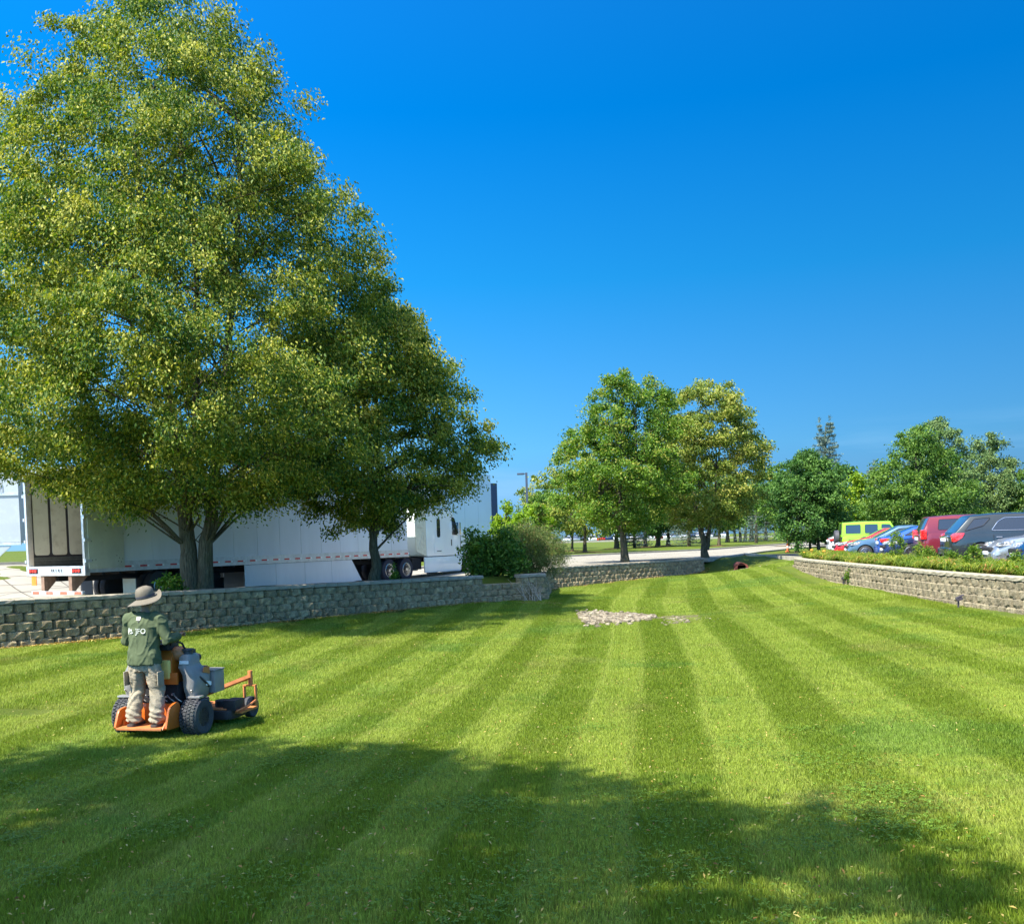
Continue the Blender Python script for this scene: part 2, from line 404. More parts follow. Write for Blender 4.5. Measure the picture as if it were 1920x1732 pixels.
# ------------------------------------------------------------------ lawn colour shared by the soil sheet and the blades
PERIOD = 1.42
def stripe_np(x, y):
    s = x - .122 * y - .0011 * np.maximum(y - 30, 0)**2 + .12 * np.sin(y * .21 + x * .3) + .35 * np.sin(x * .45 + 1)
    st = np.sin((s + .25) * 2 * PI / PERIOD)
    st = st * np.clip((.725*x - .69*y + 27.85 - 2.3) / .4, 0, 1)
    return st * np.clip((np.abs(y + x*.15 - 27.4) - .7) / .8, .15, 1)
def lawn_color(t, blade=False):
    P = t.pos(); sp = t.n('ShaderNodeSeparateXYZ'); t.l(P, sp.inputs[0]); x, y = sp.outputs[0], sp.outputs[1]
    yy = t.math('MAXIMUM', t.math('SUBTRACT', y, 30.0), 0.0)
    s = t.math('SUBTRACT', t.math('SUBTRACT', x, t.math('MULTIPLY', y, .122)), t.math('MULTIPLY', t.math('MULTIPLY', yy, yy), .0011))
    s = t.math('ADD', s, t.math('MULTIPLY', t.math('SINE', t.math('ADD', t.math('MULTIPLY', y, .21), t.math('MULTIPLY', x, .3))), .12))
    s = t.math('ADD', s, t.math('MULTIPLY', t.math('SINE', t.math('ADD', t.math('MULTIPLY', x, .45), 1.0)), .35))
    s = t.math('ADD', s, t.math('MULTIPLY', t.math('SUBTRACT', t.noise(1.6, 3, .6, P), .5), .22))
    st = t.math('SINE', t.math('MULTIPLY', t.math('ADD', s, .25), 2 * PI / PERIOD))
    # headland pass beside the left walls and a cross pass by the stones
    hd = t.math('SUBTRACT', t.math('MULTIPLY', x, .725), t.math('MULTIPLY', y, .69))      # signed offset from the middle wall's line
    hd = t.math('ADD', hd, 27.85)
    edge = t.map(hd, 2.3, 2.7, 0.0, 1.0)
    st = t.math('MULTIPLY', st, edge)
    cr = t.math('ABSOLUTE', t.math('SUBTRACT', t.math('ADD', y, t.math('MULTIPLY', x, .15)), 27.4))
    st = t.math('MULTIPLY', st, t.map(cr, .7, 1.5, .15, 1.0))
    if not blade:
        a = t.n('ShaderNodeAttribute', attribute_name='mow'); st = t.math('MULTIPLY', st, a.outputs['Fac'])
    line = t.map(t.math('ABSOLUTE', t.math('SUBTRACT', st, .22)), .0, .30, .40, 0.0)      # pale seams where two passes meet
    st = t.map(st, -.38, .38, 0.0, 1.0)
    big = t.noise(.16, 4, .6, P); med = t.noise(1.1, 4, .65, P)
    fade = t.map(med, .35, .65, .25, 1.0)                       # patches where the stripe shows less
    st = t.math('ADD', t.math('MULTIPLY', st, fade), t.math('MULTIPLY', t.math('SUBTRACT', 1.0, fade), .42))
    dark = t.ramp(big, [(.3, (.172, .252, .016)), (.7, (.212, .285, .020))])
    light = t.ramp(big, [(.3, (.290, .372, .046)), (.7, (.350, .412, .055))])
    c = t.mix(st, dark, light)  # light and dark of the leaning blades, painted into the colour as stripes
    if blade: c = t.mix(line, c, (.40, .45, .085))
    # clover: darker bluish green patches; worn: dry yellowish patches
    clv = t.map(t.noise(.33, 3, .6, P, dist=.4), .55, .66, 0.0, .55)
    c = t.mix(clv, c, (.125, .255, .035))
    dry = t.map(t.noise(.45, 5, .7, P, dist=.6), .56, .70, 0.0, .62)
    c = t.mix(dry, c, (.32, .315, .075))
    fine = t.noise(7, 4, .7, P)
    c = t.mix(t.map(fine, .55, .8, 0, .35), c, (.29, .345, .05))
    return c, P

t = NT('lawn_ground')
c, P = lawn_color(t)
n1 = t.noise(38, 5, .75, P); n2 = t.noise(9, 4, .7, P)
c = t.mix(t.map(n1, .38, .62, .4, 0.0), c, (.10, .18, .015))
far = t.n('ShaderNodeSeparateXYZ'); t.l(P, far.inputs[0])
c = t.mix(1.0, c, (.43, .43, .43), 'MULTIPLY')  # evenly darkened for the self-shadow the sheet lacks without blades
hgt = t.math('ADD', n1, t.math('MULTIPLY', n2, .8))
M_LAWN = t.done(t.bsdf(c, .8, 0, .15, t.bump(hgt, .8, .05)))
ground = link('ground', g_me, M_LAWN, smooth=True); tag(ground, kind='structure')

def blade_mat(name):
    t = NT(name); c, P = lawn_color(t, True)
    rnd = t.n('ShaderNodeTexWhiteNoise', noise_dimensions='3D')
    q = t.n('ShaderNodeVectorMath', operation='SNAP'); t.l(P, q.inputs[0]); q.inputs[1].default_value = (.012, .012, .2); t.l(q.outputs[0], rnd.inputs[0])
    br = t.map(rnd.outputs[0], 0, 1, .62, 1.45)
    m = t.n('ShaderNodeMix', data_type='RGBA', blend_type='MULTIPLY'); m.inputs[0].default_value = 1
    t.l(c, m.inputs[6]); cb = t.n('ShaderNodeCombineColor'); [t.l(br, cb.inputs[i]) for i in range(3)]; t.l(cb.outputs[0], m.inputs[7])
    c = m.outputs[2]
    c = t.mix(t.map(rnd.outputs[1], .93, .95, 0, .7), c, (.33, .28, .10))
    a = t.bsdf(c, .55, 0, .3)
    tr = t.n('ShaderNodeBsdfTranslucent'); t.l(c, tr.inputs[0])
    mx = t.n('ShaderNodeMixShader'); mx.inputs[0].default_value = .5; t.l(a, mx.inputs[1]); t.l(tr.outputs[0], mx.inputs[2])
    return t.done(mx.outputs[0])
M_BLADE = blade_mat('grass_blade')

# ------------------------------------------------------------------ roads, lots, kerbs
def resample(path, n):
    p = np.array(path, float); d = np.concatenate([[0], np.cumsum(np.hypot(*(p[1:, :2] - p[:-1, :2]).T))])
    s = np.linspace(0, d[-1], n); return np.stack([np.interp(s, d, p[:, k]) for k in range(p.shape[1])], 1)
def strip(name, A, B, n, m, dz, mat, kind='structure', zf=hu):
    a = resample(A, n); b = resample(B, n); w = np.linspace(0, 1, m)[None, :, None]
    P = a[:, None, :2] * (1 - w) + b[:, None, :2] * w
    z = zf(P[..., 0], P[..., 1]) + dz
    v = np.concatenate([P, z[..., None]], -1).reshape(-1, 3); id_ = np.arange(n * m).reshape(n, m)
    f = np.stack([id_[:-1, :-1], id_[1:, :-1], id_[1:, 1:], id_[:-1, 1:]], -1).reshape(-1, 4)
    me = mesh_np(name, v, f); me.flip_normals() if me.polygons[0].normal.z < 0 else None
    o = link(name, me, mat, smooth=True); tag(o, kind=kind); return o
def kerb(name, path, n, w, h, mat, zf=hu, dz=0.0):
    p = resample([q[:2] for q in path], n); mb = MB(); rs = []
    for i in range(n):
        d = p[min(i+1, n-1)] - p[max(i-1, 0)]; d = d / np.hypot(*d); nn = np.array([-d[1], d[0]])
        z = float(zf(p[i, 0], p[i, 1])) + dz
        rs.append([(p[i,0]-nn[0]*w/2, p[i,1]-nn[1]*w/2, z - .1), (p[i,0]-nn[0]*w/2, p[i,1]-nn[1]*w/2, z + h), (p[i,0]+nn[0]*w/2, p[i,1]+nn[1]*w/2, z + h), (p[i,0]+nn[0]*w/2, p[i,1]+nn[1]*w/2, z - .1)])
    mb.rings(rs); o = mb.build(name, mat); tag(o, kind='structure'); return o
t = NT('concrete_road'); P = t.pos()
c = t.ramp(t.noise(.5, 6, .65, P), [(.3, (.27, .245, .19)), (.7, (.35, .32, .255))])
c = t.mix(t.map(t.noise(14, 4, .7, P), .5, .8, 0, .35), c, (.33, .31, .26))
crk = t.voro(.22, 'DISTANCE_TO_EDGE', P)
c = t.mix(t.map(crk, .0, .012, .8, 0), c, (.10, .09, .08))
jn = t.n('ShaderNodeTexBrick'); mp = t.n('ShaderNodeMapping'); mp.inputs['Rotation'].default_value = (0, 0, R(-46)); t.l(P, mp.inputs[0]); t.l(mp.outputs[0], jn.inputs[0])
jn.inputs['Scale'].default_value = .24; jn.inputs['Mortar Size'].default_value = .008; jn.offset = 0; jn.inputs['Color1'].default_value = (1,1,1,1); jn.inputs['Color2'].default_value = (.9,.9,.9,1); jn.inputs['Mortar'].default_value = (.35,.33,.3,1)
c = t.mix(1.0, c, jn.outputs[0], 'MULTIPLY')
M_CONC = t.done(t.bsdf(c, .85, 0, .3, t.bump(t.noise(60, 4, .6, P), .25, .01)))
M_KERB = simple('kerb_concrete', (.34, .315, .25), .85, var=.18, vs=3, bump=.3)
t = NT('asphalt'); P = t.pos()
c = t.ramp(t.noise(.8, 6, .7, P), [(.3, (.045, .045, .047)), (.7, (.075, .073, .07))])
c = t.mix(t.map(t.noise(90, 3, .7, P), .5, .8, 0, .5), c, (.14, .135, .13))
M_ASPH = t.done(t.bsdf(c, .85, 0, .3, t.bump(t.noise(120, 3, .6, P), .4, .01)))
ROAD_NEAR = [(-40, -2), (-25, 12.4), (-14.4, 23.8), (-4.2, 34.8), (1.2, 42.6), (6, 48.2), (10.6, 52.6), (21, 72.5), (36, 94), (62, 128), (120, 190)]
ROAD_FAR = [(-60, 14), (-38, 27), (-25, 36), (-14, 44), (-5, 56), (3.3, 66.6), (15.6, 78), (24, 93), (40, 119), (60, 145), (110, 205)]
strip('road', ROAD_NEAR, ROAD_FAR, 160, 24, .035, M_CONC)
kerb('road_kerb', ROAD_FAR, 160, .35, .15, M_KERB)
kerb('road_kerb', ROAD_NEAR[6:], 90, .35, .11, M_KERB)
LOT_W = [(14.6, 60), (14.9, 50), (14.9, 45), (14.35, 41), (14.0, 36), (13.65, 30), (13.4, 26), (13.4, 22), (13.8, 16), (14.5, 8), (16, -5)]
strip('parking_lot', LOT_W, [(60, 60), (60, 50), (60, 45), (60, 41), (60, 36), (60, 30), (60, 26), (60, 22), (60, 16), (60, 8), (60, -5)], 80, 30, .03, M_ASPH)
kerb('lot_kerb', LOT_W, 80, .18, .15, M_KERB)

def patch(name, cx, cy, rx, ry, dz, mat, rot=0, kind='structure', zf=hz, n=26, m=5, jag=.18, dome=0.0):
    v = [(cx, cy, float(zf(cx, cy)) + dz + dome)]
    rr = random.Random(hash((round(cx, 2), round(cy, 2))) & 0xffff)
    ed = [1 + rr.uniform(-jag, jag) for _ in range(n)]
    for k in range(1, m + 1):
        for j in range(n):
            a = 2*PI*j/n; q = k / m * (1 + (ed[j] - 1) * k / m); x, y = rx*q*math.cos(a), ry*q*math.sin(a)
            X, Y = cx + x*math.cos(rot) - y*math.sin(rot), cy + x*math.sin(rot) + y*math.cos(rot)
            v.append((X, Y, float(zf(X, Y)) + dz + dome * (1 - (k/m)**2) - (.03 if k == m else 0)))
    f = [(0, 1 + j, 1 + (j+1) % n) for j in range(n)]
    for k in range(1, m):
        for j in range(n): a = 1 + (k-1)*n; b = 1 + k*n; f.append((a+j, b+j, b+(j+1) % n, a+(j+1) % n))
    me = bpy.data.meshes.new(name); me.from_pydata(v, [], f); me.update()
    o = link(name, me, mat, smooth=True); tag(o, kind=kind); return o
t = NT('mulch'); P = t.pos()
c = t.ramp(t.noise(22, 5, .75, P), [(.3, (.035, .022, .012)), (.55, (.11, .065, .032)), (.8, (.26, .17, .09))])
M_MULCH = t.done(t.bsdf(c, .9, 0, .2, t.bump(t.noise(40, 4, .7, P), .8, .03)))
t = NT('bare_soil'); P = t.pos()
c = t.ramp(t.noise(16, 5, .75, P), [(.3, (.05, .055, .015)), (.5, (.12, .12, .04)), (.75, (.20, .17, .08))])
M_SOIL = t.done(t.bsdf(c, .9, 0, .2, t.bump(t.noise(40, 4, .7, P), .8, .03)))
t = NT('dry_thatch'); P = t.pos()
c = t.ramp(t.noise(16, 5, .75, P), [(.3, (.12, .10, .03)), (.5, (.30, .20, .07)), (.75, (.48, .34, .15))])
M_THATCH = t.done(t.bsdf(c, .9, 0, .2, t.bump(t.noise(40, 4, .7, P), .8, .03)))

# ------------------------------------------------------------------ block walls
t = NT('wall_block'); P = t.pos(); OI = t.n('ShaderNodeObjectInfo')
rn = OI.outputs['Random']
base = t.ramp(rn, [(0, (.20, .168, .105)), (.5, (.27, .228, .145)), (1, (.35, .30, .19))])
n1 = t.noise(11, 6, .7, P); n2 = t.noise(45, 4, .7, P)
base = t.mix(t.map(n1, .42, .60, .75, 0), base, (.14, .12, .08))
base = t.mix(t.map(n2, .5, .7, 0, .6), base, (.42, .37, .25))
M_BLOCK_T = t.done(t.bsdf(base, .92, 0, .2, t.bump(t.math('ADD', n1, t.math('MULTIPLY', n2, .6)), 1.0, .04)))
t = NT('wall_block_weathered'); P = t.pos(); OI = t.n('ShaderNodeObjectInfo')
base = t.ramp(OI.outputs['Random'], [(0, (.29, .215, .105)), (.5, (.40, .30, .155)), (1, (.53, .41, .22))])
n1 = t.noise(9, 6, .7, P); n2 = t.noise(45, 4, .7, P)
base = t.mix(t.map(n1, .42, .62, .7, 0), base, (.15, .125, .08))
base = t.mix(t.map(n2, .52, .72, 0, .6), base, (.62, .55, .40))
stk = t.noise(1.0, 4, .7, t.coord('Object', (6, 6, .8)))
base = t.mix(t.map(t.noise(2.1, 3, .6, P), .6, .75, 0, .4), base, (.085, .125, .060))
M_BLOCK_W = t.done(t.bsdf(base, .92, 0, .2, t.bump(t.math('ADD', n1, t.math('MULTIPLY', n2, .6)), 1.0, .04)))
M_CAP = simple('cap_block', (.34, .295, .22), .9, var=.3, vs=5, bump=.7, bs=40, dirt=((.12, .12, .09), .5))
M_CAP2 = simple('cap_block_tan', (.34, .30, .21), .9, var=.25, vs=5, bump=.7, bs=40)

def block_mesh(W, H, D, cham, rough, seed, mat):
    """split-face block: origin centre bottom of the front plane, front faces -Y, body towards +Y"""
    rr = random.Random(seed); nxp, nzp = 6, 4; v = []; f = []
    cx = [-.5, -.5 + cham / W, -.17, .17, .5 - cham / W, .5]; cz = [0.015, .3, .80, .985]
    for k in range(nzp):
        for i in range(nxp):
            x = cx[i] * W * .992; z = cz[k] * H; y = 0
            if i in (0, 5): y = cham * 1.25
            else: y = rr.uniform(-rough, rough) - .022
            if k == 0: y += .006
            if k == 3: y += .042 + rr.uniform(0, rough)
            if 0 < i < 5: x += rr.uniform(-.012, .012)
            if 0 < k < 3: z += rr.uniform(-.01, .01)
            v.append((x, y, z))
    for k in range(nzp - 1):
        for i in range(nxp - 1):
            a = k*nxp + i; f.append((a, a+1, a+nxp+1, a+nxp))
    b0 = len(v); v += [(-W*.46, D, .015*H), (W*.46, D, .015*H), (W*.46, D, .985*H), (-W*.46, D, .985*H)]
    tl = (nzp-1)*nxp
    f.append(tuple([tl + i for i in range(nxp)] + [b0+2, b0+3]))
    f.append(tuple([nxp-1-i for i in range(nxp)] + [b0, b0+1]))
    f.append((0, nxp, 2*nxp, 3*nxp, b0+3, b0)); f.append((nxp-1, b0+1, b0+2, 4*nxp-1, 3*nxp-1, 2*nxp-1))
    me = bpy.data.meshes.new('block'); me.from_pydata(v, [], f); me.materials.append(mat); me.update(); return me
def wall(name, path, label, rows, side, mats, cap=True, H=.2, W=.4, batter=.030, group=None, cat='wall'):
    """path of top edge; side=+1 when the lawn lies to the left of the walking direction"""
    root = empty(name, (path[0][0], path[0][1], 0), 0, label, cat, group); root['kind'] = 'thing'
    p = np.array(path); d = np.concatenate([[0], np.cumsum(np.hypot(*(p[1:, :2] - p[:-1, :2]).T))]); L = d[-1]
    bl = [block_mesh(W, H, .26, .060, .020, 100 + i, mats[0]) for i in range(9)]
    CW = W * 1.0
    cp = [block_mesh(CW, .1, .34, .008, .010, 300 + i, mats[1]) for i in range(5)]
    rr = random.Random(len(name) * 7 + int(L * 10)); o0 = Vector((path[0][0], path[0][1], 0)); cnt = 0
    def put(nm, me, s, ztop_off, out, hh):
        x, y, z = (float(np.interp(s, d, p[:, k])) for k in range(3))
        e = .25; x1, y1 = (float(np.interp(min(s+e, L), d, p[:, k])) for k in range(2)); x0, y0 = (float(np.interp(max(s-e, 0), d, p[:, k])) for k in range(2))
        tx, ty = x1-x0, y1-y0; q = math.hypot(tx, ty); tx /= q; ty /= q
        nx_, ny_ = (-ty, tx) if side > 0 else (ty, -tx)      # towards the lawn
        zb = z - ztop_off - hh
        if zb + hh < float(hb(x + nx_*.1, y + ny_*.1)) - .015: return None
        o = bpy.data.objects.new(nm, me); COL.objects.link(o); o.parent = root
        o.location = Vector((x + nx_*out + rr.uniform(-.004, .004), y + ny_*out + rr.uniform(-.004, .004), zb + rr.uniform(-.002, .002))) - o0
        o.rotation_euler = (0, 0, math.atan2(-nx_, ny_) + PI + rr.uniform(-.012, .012)); return o
    c0 = .1 if cap else 0
    if cap:
        n = int(L / CW + .5)
        for i in range(n): put('cap_block', cp[rr.randrange(5)], (i + .5) * L / n, 0, .035, .1)
    n = int(L / W + .5)
    for r in range(rows):
        for i in range(n + (r % 2)):
            s = (i + .5 - .5 * (r % 2)) * L / n
            if s < .02 or s > L - .02: s = min(max(s, .1), L - .1)
            put('block', bl[rr.randrange(9)], s, c0 + r*H, batter * (r + 1), H)
    return root
WM = (M_BLOCK_W, M_CAP)
wall('retaining_wall', WL1, 'long weathered grey block wall behind the mower, left of the bushes', 6, -1, WM)
wall('planter_wall', WL2A, 'low sunken stretch of block wall under the leafy green bush', 4, -1, WM, cap=False)
wall('planter_wall', WL2B, 'short raised corner of block wall under the feathery juniper, beside bare branches', 5, -1, WM)
wall('retaining_wall', WL3, 'grey block wall in the middle distance beside the concrete road', 5, -1, WM)
wall('retaining_wall', WR[:], 'tan sunlit block wall below the parked cars', 5, -1, (M_BLOCK_T, M_CAP2))

# ------------------------------------------------------------------ trees
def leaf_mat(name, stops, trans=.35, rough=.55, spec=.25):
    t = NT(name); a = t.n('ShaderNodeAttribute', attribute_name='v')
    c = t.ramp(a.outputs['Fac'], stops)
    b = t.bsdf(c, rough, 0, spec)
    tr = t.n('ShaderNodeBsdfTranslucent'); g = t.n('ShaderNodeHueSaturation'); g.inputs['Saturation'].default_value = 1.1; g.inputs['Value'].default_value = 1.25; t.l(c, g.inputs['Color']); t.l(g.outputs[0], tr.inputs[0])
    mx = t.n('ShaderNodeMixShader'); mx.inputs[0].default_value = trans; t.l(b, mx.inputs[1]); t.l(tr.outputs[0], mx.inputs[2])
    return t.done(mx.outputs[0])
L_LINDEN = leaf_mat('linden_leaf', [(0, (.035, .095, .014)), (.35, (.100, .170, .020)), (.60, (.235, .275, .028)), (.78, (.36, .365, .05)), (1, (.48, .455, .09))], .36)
L_GREEN = leaf_mat('green_leaf', [(0, (.035, .090, .010)), (.5, (.105, .205, .020)), (.9, (.19, .29, .030)), (1, (.32, .33, .06))], .38)
L_OLIVE = leaf_mat('olive_leaf', [(0, (.05, .10, .015)), (.45, (.145, .205, .026)), (.75, (.25, .29, .040)), (1, (.38, .37, .08))], .33)
L_DARK = leaf_mat('dark_leaf', [(0, (.018, .06, .012)), (.6, (.050, .130, .022)), (1, (.12, .23, .04))], .28)
L_MID = leaf_mat('mid_leaf', [(0, (.026, .078, .012)), (.6, (.078, .165, .022)), (1, (.165, .265, .038))], .33)
L_LIME = leaf_mat('lime_leaf', [(0, (.09, .19, .010)), (.6, (.20, .32, .015)), (1, (.33, .42, .04))], .42)
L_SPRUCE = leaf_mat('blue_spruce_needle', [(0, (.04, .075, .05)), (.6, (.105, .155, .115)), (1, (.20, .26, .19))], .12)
L_PINE = leaf_mat('pine_needle', [(0, (.04, .085, .025)), (.6, (.11, .18, .05)), (1, (.20, .27, .08))], .15)
L_JUNIPER = leaf_mat('juniper_spray', [(0, (.055, .085, .022)), (.5, (.115, .170, .038)), (.8, (.18, .22, .06)), (1, (.28, .17, .08))], .22)
t = NT('bark'); oc = t.coord('Object', (9, 9, 1.6))
n1 = t.noise(2.2, 6, .7, oc); vv = t.voro(2.6, 'F1', oc)
c = t.ramp(n1, [(.3, (.055, .045, .028)), (.55, (.125, .105, .068)), (.75, (.20, .175, .12))])
c = t.mix(t.map(t.noise(1.4, 3, .6, t.coord('Object')), .5, .7, 0, .45), c, (.09, .105, .045))
M_BARK = t.done(t.bsdf(c, .95, 0, .15, t.bump(t.math('ADD', n1, vv), 1.0, .05)))

def leaf_mesh(name, P, S, N, rng, droop, vval, width=.55, tris=2, outward=None):
    """P (n,3) positions, S (n) leaf lengths; every leaf a folded diamond"""
    n = len(P)
    tip = rng.normal(size=(n, 3)) * .75; tip[:, 2] -= droop
    if outward is not None: tip += outward * .6
    tip /= np.linalg.norm(tip, axis=1)[:, None]
    rnd = rng.normal(size=(n, 3)); side = np.cross(tip, rnd); side /= np.linalg.norm(side, axis=1)[:, None] + 1e-9
    nor = np.cross(side, tip)
    a = P - tip * (S * .5)[:, None]; b = P + tip * (S * .5)[:, None]
    fold = .12
    l = P + side * (S * width * .5)[:, None] + nor * (S * fold)[:, None] - tip * (S * .08)[:, None]
    r = P - side * (S * width * .5)[:, None] + nor * (S * fold)[:, None] - tip * (S * .08)[:, None]
    if tris == 2:
        v = np.stack([a, l, b, r], 1).reshape(-1, 3); i = np.arange(n)[:, None] * 4
        f = np.concatenate([i + [0, 1, 2], i + [0, 2, 3]], 0); k = 4
    else:
        v = np.stack([a, l * .6 + b * .4, r * .6 + b * .4], 1).reshape(-1, 3); f = np.arange(n * 3).reshape(-1, 3); k = 3
    me = mesh_np(name, v, f)
    at_ = me.attributes.new('v', 'FLOAT', 'POINT'); at_.data.foreach_set('value', np.repeat(vval, k).astype(np.float32))
    return me

def crown_points(rng, prof, n_cl, per, cr, flat=.7, lumps=.16, shell=.5, lean=(0, 0), hang=0.0):
    """prof: (height, radius) up the crown; returns clump centres, leaf points, clump index"""
    ph = np.array(prof); hs = np.linspace(ph[0, 0], ph[-1, 0], 200); rs = np.interp(hs, ph[:, 0], ph[:, 1])
    w = (rs + .35) ** 1.35; cdf = np.cumsum(w); cdf /= cdf[-1]
    h = np.interp(rng.random(n_cl), cdf, hs); r = np.interp(h, ph[:, 0], ph[:, 1])
    nb_ = max(6, n_cl // 9); az = rng.random(n_cl) * 2 * PI
    ph1, ph2, ph3 = rng.random(3) * 7
    lump = 1 + lumps * (np.sin(az * 3 + h * .9 + ph1) * .5 + np.sin(az * 5 - h * 1.7 + ph2) * .35 + np.sin(az * 9 + h * 2.9 + ph3) * .3)
    q = shell + (1 - shell) * rng.random(n_cl) ** .45
    q = np.where(rng.random(n_cl) < .22, rng.random(n_cl) ** .5 * .7, q)
    R_ = np.maximum(r * lump - cr * .6, .1) * q
    top = prof[-1][0]; f = (h - prof[0][0]) / (top - prof[0][0])
    C_ = np.stack([np.cos(az) * R_ + lean[0] * f, np.sin(az) * R_ + lean[1] * f, h - hang * (R_ / (r + .1)) ** 2], 1)
    # sprays gather round boughs, which leaves shaded hollows between them
    B_ = C_[:nb_]; bi = rng.integers(nb_, size=n_cl); bi[:nb_] = np.arange(nb_)
    br = cr * 1.75; jit = rng.normal(size=(n_cl, 3)) * br * .50; jit[:, 2] *= .55; jit[:, 2] -= .18 * br * (jit[:, 0]**2 + jit[:, 1]**2) / (br * br)
    C2 = B_[bi] + jit; keep = rng.random(n_cl) < .58; C_ = np.where(keep[:, None], C_, C2)
    rl = np.interp(C_[:, 2], ph[:, 0], ph[:, 1]) * .97 + .05; ax_ = np.array([lean[0], lean[1]])[None, :] * ((C_[:, 2] - prof[0][0]) / (top - prof[0][0]))[:, None]
    dxy = C_[:, :2] - ax_; dl = np.linalg.norm(dxy, axis=1); sc_ = np.minimum(1, rl / (dl + 1e-6)); C_[:, :2] = ax_ + dxy * sc_[:, None]; C_[:, 2] = np.clip(C_[:, 2], prof[0][0] - .3, top)
    sz = cr * (.45 + .6 * rng.random(n_cl))
    ci = np.repeat(np.arange(n_cl), per)
    off = rng.normal(size=(n_cl * per, 3)) * .42; ln = np.linalg.norm(off, axis=1); off *= (np.minimum(ln, 1.15) / (ln + 1e-9))[:, None]
    off[:, 2] *= flat
    P = C_[ci] + off * sz[ci][:, None]
    return C_, P, ci, off, q

def tree(name, label, base, prof, n_cl, per, leaf, cr, mat, stems, group=None, cat='tree', seed=1, droop=.7, limbs=34, limb_r=.06, lumps=.16, shell=.5,
         lean=(0, 0), tris=2, width=.55, tone=.5, spread=.26, flat=.7, hang=0, top_light=.15, bark=None, stem_n=10, flare=1.25, crown_name='crown'):
    rng = np.random.default_rng(seed); root = empty(name, base, 0, label, cat, group)
    C_, P, ci, off, q = crown_points(rng, prof, n_cl, per, cr, flat, lumps, shell, lean, hang)
    cl = rng.normal(size=n_cl) * .15                                   # whole sprays differ in tone
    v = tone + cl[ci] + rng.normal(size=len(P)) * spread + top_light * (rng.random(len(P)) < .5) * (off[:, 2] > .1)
    S = leaf * (.65 + .7 * rng.random(len(P)))
    out = C_[ci] * [1, 1, 0]; out /= (np.linalg.norm(out, axis=1) + .3)[:, None]
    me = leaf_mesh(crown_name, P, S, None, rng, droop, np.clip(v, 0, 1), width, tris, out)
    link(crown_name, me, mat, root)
    bk = bark or M_BARK
    mb = MB()
    for pts, r0, r1 in stems:
        pts = [Vector(p) for p in pts]; q2 = []
        for i in range(len(pts) - 1):
            for k in range(4): q2.append(pts[i].lerp(pts[i+1], k / 4))
        q2.append(pts[-1]); m = len(q2)
        rad = [r0 + (r1 - r0) * (i / (m-1)) ** .8 for i in range(m)]
        rad[0] *= flare; rad[1] *= 1 + (flare - 1) * .35
        q2 = [p + Vector((rng.normal() * .02, rng.normal() * .02, 0)) * (1 if 0 < i < m-1 else 0) for i, p in enumerate(q2)]
        mb.tube(q2, rad, stem_n)
    mb.build('trunk', bk, root, smooth=True, angle=80)
    if limbs:
        mb = MB(); order = rng.permutation(n_cl)[:limbs * 2]
        for ii, i in enumerate(order):
            e = Vector(C_[i]); st = stems[int(rng.integers(len(stems)))][0]
            st = [Vector(p) for p in st]; hh = st[-1].z - st[0].z
            zt = max(st[0].z + .45 * min(hh, prof[0][0] + .5), min(st[-1].z * .98, e.z - (.25 + .45 * rng.random()) * math.hypot(e.x, e.y) - .2))
            # point on the stem at that height
            s0 = st[0]
            for a_, b_ in zip(st[:-1], st[1:]):
                if a_.z <= zt <= b_.z: s0 = a_.lerp(b_, (zt - a_.z) / max(1e-6, b_.z - a_.z))
            if s0 == st[0]: s0 = st[len(st)//2]
            mid = s0.lerp(e, .5) + Vector((rng.normal() * .12, rng.normal() * .12, .10 * (e - s0).length))
            pts = [s0, s0.lerp(mid, .55) + Vector((0, 0, .03)), mid, mid.lerp(e, .55), e]
            rr = limb_r * (.4 + .6 * rng.random()) * (1 if ii < limbs else .45)
            mb.tube(pts, [rr, rr * .8, rr * .6, rr * .38, rr * .12], 5)
        o = mb.build('branches', bk, root, smooth=True, angle=80); tag(o, kind='stuff')
    return root

# big double-trunked linden left, behind the wall
b1 = at(369, 1098, 25.7); Z1 = 1.27
tree('linden_tree', 'huge double-trunked linden in front of the white trailer, behind the left wall', (b1.x, b1.y, Z1),
     [(2.2, 1.8), (2.9, 4.0), (3.6, 5.5), (4.8, 5.9), (6.2, 5.95), (8.0, 5.6), (10.0, 5.1), (11.4, 4.4), (13.0, 3.45), (14.3, 2.55), (15.1, 1.7), (15.6, .7)],
     1500, 265, .092, .72, L_LINDEN,
     [([(-.15, 0, -.15), (-.19, 0, 1.0), (-.27, .05, 2.4), (-.55, .1, 5), (-1.0, .1, 8.5), (-1.1, 0, 12)], .29, .05),
      ([(.16, .02, -.15), (.24, .05, .9), (.46, .1, 2.3), (.85, .15, 5), (1.4, .2, 9), (1.6, .2, 12.6)], .26, .05),
      ([(-.0, .02, 2.4), (.1, .3, 5), (.2, .5, 9), (-.2, .3, 14)], .12, .04)],
     seed=11, droop=1.15, limbs=70, limb_r=.07, lumps=.15, shell=.42, lean=(-.25, 0), tone=.43, spread=.26, width=.5, hang=.25, top_light=.2)
b2 = at(705, 1082, 30.2); Z2 = 1.17
